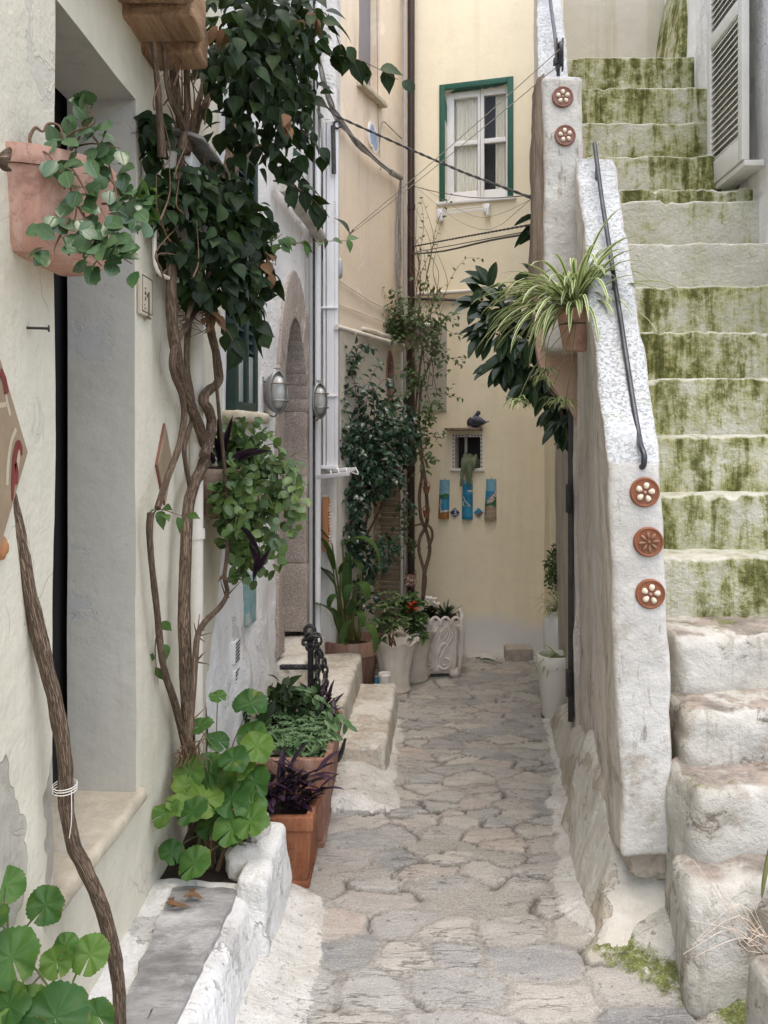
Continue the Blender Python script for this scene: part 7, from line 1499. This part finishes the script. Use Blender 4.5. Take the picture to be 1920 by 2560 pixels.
shrub('white-flowered grey-leaved plant at the back of the carved pot', (.13, 5.75, .38), [(925, 1322, 5.72, 20, 14, .05, 60)], [(928, 1310, 5.7)], .05, .034, OVATE, M['leaf_vine'], [(928, 1300, 5.7, 'petal_white', 12), (938, 1308, 5.7, 'petal_white', 9)])
ag = root('agave', (X(962, 5.72), 5.72, .38), 'dark spiky rosette in the carved pot', 'potted plant'); mb = MB()
for k in range(26): a = k*2.4; strap(mb, (X(962, 5.72), 5.72, .375), (math.cos(a), math.sin(a), RNG.uniform(.5, 1.6)), RNG.uniform(.10, .16), .016, .12, segs=5)
part('foliage', mb, M['leaf_agave'], ag)

# --- twisted trunk rising from the carved pot, thin vine on the downpipe
wt = root('twisted_climber', (X(912, 5.8), 5.8, .38), 'leggy climber with twisted bare trunk rising from the carved pot', 'climber')
for pts, r in (([(914, 1296, 5.78), (917, 1240, 5.78), (928, 1190, 5.79), (922, 1150, 5.8), (910, 1120, 5.8), (906, 1070, 5.82), (912, 1020, 5.84), (910, 960, 5.86), (905, 900, 5.9), (910, 830, 5.95)], [.016, .012, .012, .010, .008]),
    ([(914, 1290, 5.76), (918, 1245, 5.76), (905, 1190, 5.76), (908, 1160, 5.78), (922, 1130, 5.8), (922, 1080, 5.82), (916, 1020, 5.84), (904, 960, 5.86), (893, 930, 5.9), (900, 860, 5.95), (912, 760, 6.)], [.014, .011, .013, .012, .008, .005]),
    ([(925, 1185, 5.78), (934, 1160, 5.77), (930, 1140, 5.77), (915, 1132, 5.77), (896, 1135, 5.77)], [.010, .009, .006]), ([(912, 760, 6.), (905, 690, 6.05), (908, 600, 6.1), (902, 545, 6.1)], [.005, .003]), ([(910, 830, 5.95), (935, 760, 5.98), (930, 680, 6.), (950, 620, 6.)], [.006, .003])):
    mb = MB(); tube(mb, D(pts), np.interp(np.linspace(0, 1, len(pts)), np.linspace(0, 1, len(r)), r), 10, 6, bump=.002, freq=50); part('trunk', mb, M['bark'], wt)
tw, lf = MB(), MB(); rg = random.Random(17)
for k in range(64):
    x, y = rg.uniform(885, 945), rg.uniform(620, 1010); dx, dy = rg.uniform(-50, 75), rg.uniform(-70, 40); Y0 = rg.uniform(5.85, 6.0)
    if y > 930 and dx > 20: dx = 10
    spray(tw, lf, [(x, y), (x+dx*.5, y+dy*.7), (x+dx, y+dy)], Y0, Y0-.1, rg.randint(7, 13), .040, .024, .0022, OVATE, .2, .018)
for pts in ([(915, 690), (950, 660), (975, 600), (1005, 560), (1038, 558)], [(912, 640), (930, 560), (945, 480), (975, 420)], [(905, 560), (915, 490), (910, 430)], [(935, 700), (960, 690), (990, 700)], [(925, 780), (965, 770), (995, 790), (1000, 770)], [(930, 850), (960, 850), (998, 862)], [(905, 600), (935, 530), (970, 440)]): spray(tw, lf, pts, 5.95, 5.8, 12, .030, .018, .0022, OVATE, .2, .008)
for k in range(24):
    x, y = rg.uniform(895, 960), rg.uniform(560, 900); tube(tw, D([(x, y, 5.95), (x+rg.uniform(-14, 14), y-rg.uniform(40, 90), 5.95), (x+rg.uniform(-25, 25), y-rg.uniform(100, 170), 5.95)]), [.0028, .002, .001], 5, 4)
for k in range(14): x, y = rg.uniform(860, 900), rg.uniform(1100, 1200); spray(tw, lf, [(x, y), (x+rg.uniform(-15, 10), y-15), (x+rg.uniform(-20, 12), y+rg.uniform(-30, 30))], 5.85, 5.8, 7, .032, .02, .002, OVATE, .3, .01)
part('twigs', tw, M['twig'], wt); part('foliage', lf, M['leaf_dust'], wt)
bx = root('wall_box', P(865, 745, 6.15), 'small rust-brown planter box at the corner above the cream pipe', 'planter'); mb = MB(); c_ = P(890, 738, 6.05); hexblock(mb, boxc(c_-np.array([.05, .05, .05]), c_+np.array([.05, .05, .05])), r=.005); part('box', mb, M['wood_grey'], bx)
cb = root('corner_bush', P(865, 735, 6.1), 'small pale bush growing at the peach house corner above the cream pipe', 'bush'); tw, lf = MB(), MB()
for k in range(34): x = rg.uniform(850, 885); x1, y1 = rg.uniform(815, 890), rg.uniform(615, 720); spray(tw, lf, [(x, 735), ((x+x1)/2+5, (735+y1)/2), (x1, y1)], 6.05, 5.95, 12, .036, .023, .002, OVATE, .1, .016)
part('stem', tw, M['twig'], cb); part('foliage', lf, M['leaf_dust'], cb)
for x, y, lb in ((921, 1058, 'upper tiny clay cup tied to the twisted trunk'), (921, 1110, 'lower tiny clay cup tied to the twisted trunk')):
    c_ = P(x, y, 5.77); rt = root('clay_cup', c_, lb, 'clay cup', 'tiny clay cups on the twisted trunk'); mb = MB(); lathe(mb, [(0, -.025), (.016, -.025), (.024, .018), (.027, .022), (.022, .022), (.014, -.015), (0, -.015)], c_, 18); part('bowl', mb, M['terra_new'], rt); mb = MB(); ringy(mb, c_+np.array([0, 0, .03]), .024, .0025, 1); part('handle', mb, M['terra_new'], rt)
sb = root('shell_basket', P(886, 1250, 5.9), 'small shell-studded basket hanging on the brown downpipe', 'basket'); c_ = P(887, 1252, 5.98); mb = MB(); lathe(mb, [(0, -.045), (.036, -.045), (.044, -.03), (.044, .03), (.038, .032), (.036, 0), (0, 0)], c_, 20); mb.V[0] += .004*vfbm(mb.V[0]*40, 2, 5); part('body', mb, M['terra_dull'], sb)
mb = MB(); ringy(mb, c_+np.array([0, 0, .045]), .038, .002, 1); part('handle', mb, M['iron'], sb); mb = MB()
for k in range(26): a = RNG.uniform(3.3, 6.2); ball(mb, c_+np.array([.044*math.cos(a), .044*math.sin(a), RNG.uniform(-.035, .028)]), .006, 6, 5)
part('shells', mb, M['shell'], sb, kind=None)

# --- glossy big-leaved plant and spider plants on the right
ru = root('rubber_plant', P(1195, 720, 4.35), 'big dark glossy-leaved plant leaning out beside the stair pillar', 'shrub'); st_, lf = MB(), MB(); rg = random.Random(21)
def whorl(x, y, Y, n_, L, dirx, diry, W=.42):
    c_ = P(x, y, Y); m = np.array([dirx, rg.uniform(-.4, .1), diry])
    for k in range(n_):
        a = 2*math.pi*k/n_+rg.random(); o = np.array([math.cos(a), .6*math.sin(a)-.15, math.sin(a)]); dd = norm(m*.8+o*.75+np.array([0, 0, -.25])); l_ = L*rg.uniform(.75, 1.15)
        leaves(lf, [c_+rnd(1, .006)[0]], [dd], [norm(np.array([rg.uniform(-.4, .3), -.7, .8]))], l_, l_*W*rg.uniform(.85, 1.15), ELLIP)
for x, y, Y, n_, dx, dz in ((1060, 625, 4.5, 9, -.6, .5), (1085, 665, 4.4, 10, -.6, .2), (1040, 655, 4.5, 8, -.8, .2), (1055, 715, 4.45, 9, -.8, -.3), (1095, 720, 4.35, 10, -.4, -.3), (1120, 690, 4.4, 9, -.2, .1), (1100, 770, 4.35, 9, -.3, -.6), (1130, 790, 4.35, 9, .0, -.8), (1140, 740, 4.3, 9, .0, -.3), (1085, 790, 4.4, 7, -.5, -.6), (1150, 650, 4.4, 8, .1, .4), (1145, 830, 4.3, 7, -.1, -.7), (1165, 800, 4.3, 7, 0, -.8), (1200, 880, 4.25, 7, .1, -.7), (1180, 850, 4.28, 6, -.2, -.6), (1215, 910, 4.2, 6, .1, -.7), (1160, 600, 4.45, 7, .2, .6), (1070, 690, 4.4, 9, -.4, 0)):
    whorl(x, y, Y, n_, .15, dx, dz, .46); tube(st_, [P(1190, 745, 4.38), P((x+1190)/2, (y+745)/2+8, 4.38), P(x, y, Y)], [.010, .007, .004], 7, 5)
for x, y, e in ((1150, 480, (1118, 522)), (1152, 470, (1118, 478)), (1152, 505, (1128, 520))): a, b = P(x+14, y-4, 4.3), P(*e, 4.25); leaves(lf, [a], [b-a], [np.array([.3, -.7, .6])], np.linalg.norm(b-a)*1.1, .045, ELLIP)
for k in range(16): x, y = rg.uniform(1190, 1228), rg.uniform(850, 950); whorl(x, y, rg.uniform(4.15, 4.3), 4, .06, rg.uniform(-.3, .2), -.6, .5)
tube(st_, D([(1190, 745, 4.38), (1200, 830, 4.3), (1218, 905, 4.2), (1226, 950, 4.15)]), [.010, .008, .005, .003], 7, 5)
part('stem', st_, M['twig'], ru); part('foliage', lf, M['leaf_rubber'], ru)
def spider(label, c_, n_, L, w, droop, bias, nm='spider_plant', lim=(-.2, 1.3), runners=(), sd=1):
    rt = root(nm, c_, label, 'spider plant'); mb = MB(); rg = random.Random(sd)
    for k in range(n_):
        a = rg.uniform(0, 6.283); d_ = np.array([math.cos(a), math.sin(a), rg.uniform(*lim)])+np.array(bias)*rg.uniform(.3, 1); l_ = L*rg.uniform(.55, 1.15); strap(mb, np.array(c_)+np.array([rg.uniform(-.012, .012), rg.uniform(-.012, .012), 0]), d_, l_, w*rg.uniform(.7, 1.15), droop*rg.uniform(.6, 1.3), segs=10)
    part('foliage', mb, M['leaf_spider'], rt)
    for pts in runners:
        mb = MB(); q = D(pts); tube(mb, q, .0016, 5, 6); part('runner', mb, M['stem_green'], rt); mb = MB(); e = q[-1]
        for k in range(24): a = rg.uniform(0, 6.28); strap(mb, e, (math.cos(a), math.sin(a), rg.uniform(-.1, .9)), rg.uniform(.05, .10), .0065, .45, segs=6)
        part('plantlet', mb, M['leaf_spider'], rt)
    return rt
sc_ = sp0+np.array([0, 0, .135])
spider('large variegated spider plant overflowing the pot on the parapet', sc_, 170, .41, .020, .33, (-.75, -.2, .2), lim=(.0, 1.8), sd=5, runners=([(1240, 690, 3.3), (1200, 740, 3.2), (1150, 800, 3.2), (1118, 868, 3.2)], [(1240, 690, 3.3), (1215, 760, 3.25), (1180, 820, 3.3), (1205, 868, 3.3)], [(1242, 690, 3.3), (1215, 780, 3.25), (1195, 830, 3.3), (1180, 800, 3.3)], [(1245, 690, 3.28), (1232, 800, 3.25), (1222, 870, 3.3)], [(1238, 690, 3.3), (1190, 720, 3.25), (1175, 820, 3.3)]))
spider('small spider plant in the tall white pot', np.array([X(1208, 4.8), 4.81, .33]), 30, .20, .014, .38, (-.15, -.2, .1), sd=7)
spider('fresh green spider plant in the glossy white urn', np.array([X(1210, 5.52), 5.53, .46]), 44, .22, .014, .36, (0, -.2, .3), sd=9, lim=(.3, 1.8))
bl = root('bushy_plant', np.array([X(1215, 5.75), 5.78, .6]), 'pale small-leaved bush behind the white urn', 'bush'); p, d, n = cluster([(1212, 1220, 5.7, 30, 50, .08, 320), (1198, 1235, 5.7, 22, 50, .06, 150), (1222, 1185, 5.7, 20, 30, .06, 120)], (-.2, -.1, .1), 1.2, .6); mb = MB(); leaves(mb, p, d, n, frnd(len(p), .024, .042), frnd(len(p), .015, .026), ELLIP); part('foliage', mb, M['leaf_shrub'], bl)
mb = MB()
for k in range(6): tube(mb, [(X(1215, 5.76), 5.77, .44), P(RNG.uniform(1195, 1230), RNG.uniform(1180, 1250), 5.75)], [.005, .002], 6)
part('stem', mb, M['twig'], bl)
# --- trailing succulent in the niche
sd_ = root('trailing_succulent', WY.at(1012, 1012, .03), 'rope-like grey-green succulent trailing from the tiled niche', 'potted plant'); mb = MB(); rg = random.Random(2)
for x0, x1, y1 in ((1000, 995, 1050), (1002, 998, 1028), (1004, 1002, 1022), (1008, 1010, 1046), (1010, 1012, 1038), (1013, 1014, 1048), (1016, 1016, 1044), (1018, 1017, 1030), (1022, 1021, 1016), (1026, 1024, 1010), (1006, 1006, 1012)): tube(mb, [WY.at(x0+rg.uniform(6, 10), 1010, -.04), WY.at(x0+3, 985+rg.uniform(-4, 6), .0), WY.at(x0, 994, .045), WY.at((x0+x1)/2, (1000+y1)/2, .05), WY.at(x1, y1, .045)], [.009, .010, .011, .011, .008], 8, 6, bump=.004, freq=80, seed=x0)
part('stem', mb, M['sedum'], sd_)
sp_ = root('small_pot', WY.at(1028, 1010, -.04), 'small dark clay pot inside the tiled niche', 'flower pot'); c_ = WY.at(1029, 1011, -.055); mb = MB(); lathe(mb, [(0, 0), (.022, 0), (.03, .06), (.026, .06), (0, .05)], c_, 18); part('bowl', mb, M['terra_dull'], sp_)
# --- litter
for x, y, Y, lb, m_ in ((362, 1955, 2.42, 'dry curled leaf lying on the grey slab, nearer one', 'leaf_dry'), (398, 1932, 2.47, 'ochre dry leaf lying on the grey slab, farther one', 'leaf_dry'), (1040, 1432, 6.0, 'dry palm-like leaf scrap on the far paving', 'leaf_dust')):
    c_ = P(x, y, Y); c_[2] = .246 if Y < 3 else .022; mb = MB(); leaves(mb, np.tile(c_, (3, 1))+rnd(3, .008)*np.array([1, 1, .3]), np.array([[1, .4, .12], [-.3, 1, .1], [.8, -.3, .2]]), np.tile([0, -.2, 1.], (3, 1)), .055 if Y < 3 else .12, .02, OVATE); single('fallen_leaf', mb, M[m_], lb, 'leaf')
# ---------------------------------------------------------------- light and camera
W = bpy.data.worlds.new('World'); S.world = W; W.use_nodes = True; nt = W.node_tree
sky = nt.nodes.new('ShaderNodeTexSky'); sky.sky_type = 'NISHITA'; sky.sun_disc = False
SUN_EL, SUN_AZ = R(74), R(165)
sky.sun_elevation = SUN_EL; sky.sun_rotation = SUN_AZ; sky.dust_density = 4.0; sky.air_density = 1.0; sky.ozone_density = 1.0
bg = nt.nodes['Background']; nt.links.new(sky.outputs[0], bg.inputs[0]); bg.inputs[1].default_value = .15
sl = bpy.data.lights.new('sun', 'SUN'); sl.energy = .95; sl.angle = R(140); sl.color = (1., .95, .87)
so = bpy.data.objects.new('sun', sl); COL.objects.link(so)
dv = Vector((math.sin(SUN_AZ)*math.cos(SUN_EL), math.cos(SUN_AZ)*math.cos(SUN_EL), math.sin(SUN_EL)))
so.rotation_euler = dv.to_track_quat('Z', 'Y').to_euler(); so.location = (1, -3, 9)
cd_ = bpy.data.cameras.new('camera'); cam = bpy.data.objects.new('camera', cd_); COL.objects.link(cam); S.camera = cam
cam.location = (0, 0, CH); cam.rotation_euler = (R(90), 0, 0)
cd_.sensor_fit = 'VERTICAL'; cd_.sensor_height = 36; cd_.sensor_width = 27; cd_.lens = 36*F/2212
cd_.shift_x = -(CX-829.5)/2212; cd_.shift_y = -(1106-CY)/2212
cd_.clip_start = .05; cd_.clip_end = 200
S.view_settings.view_transform = 'Standard'; S.view_settings.look = 'None'; S.view_settings.exposure = 1.18; S.view_settings.gamma = 1
S.render.engine = 'CYCLES'; S.cycles.max_bounces = 12; S.cycles.diffuse_bounces = 8; S.cycles.use_denoising = True
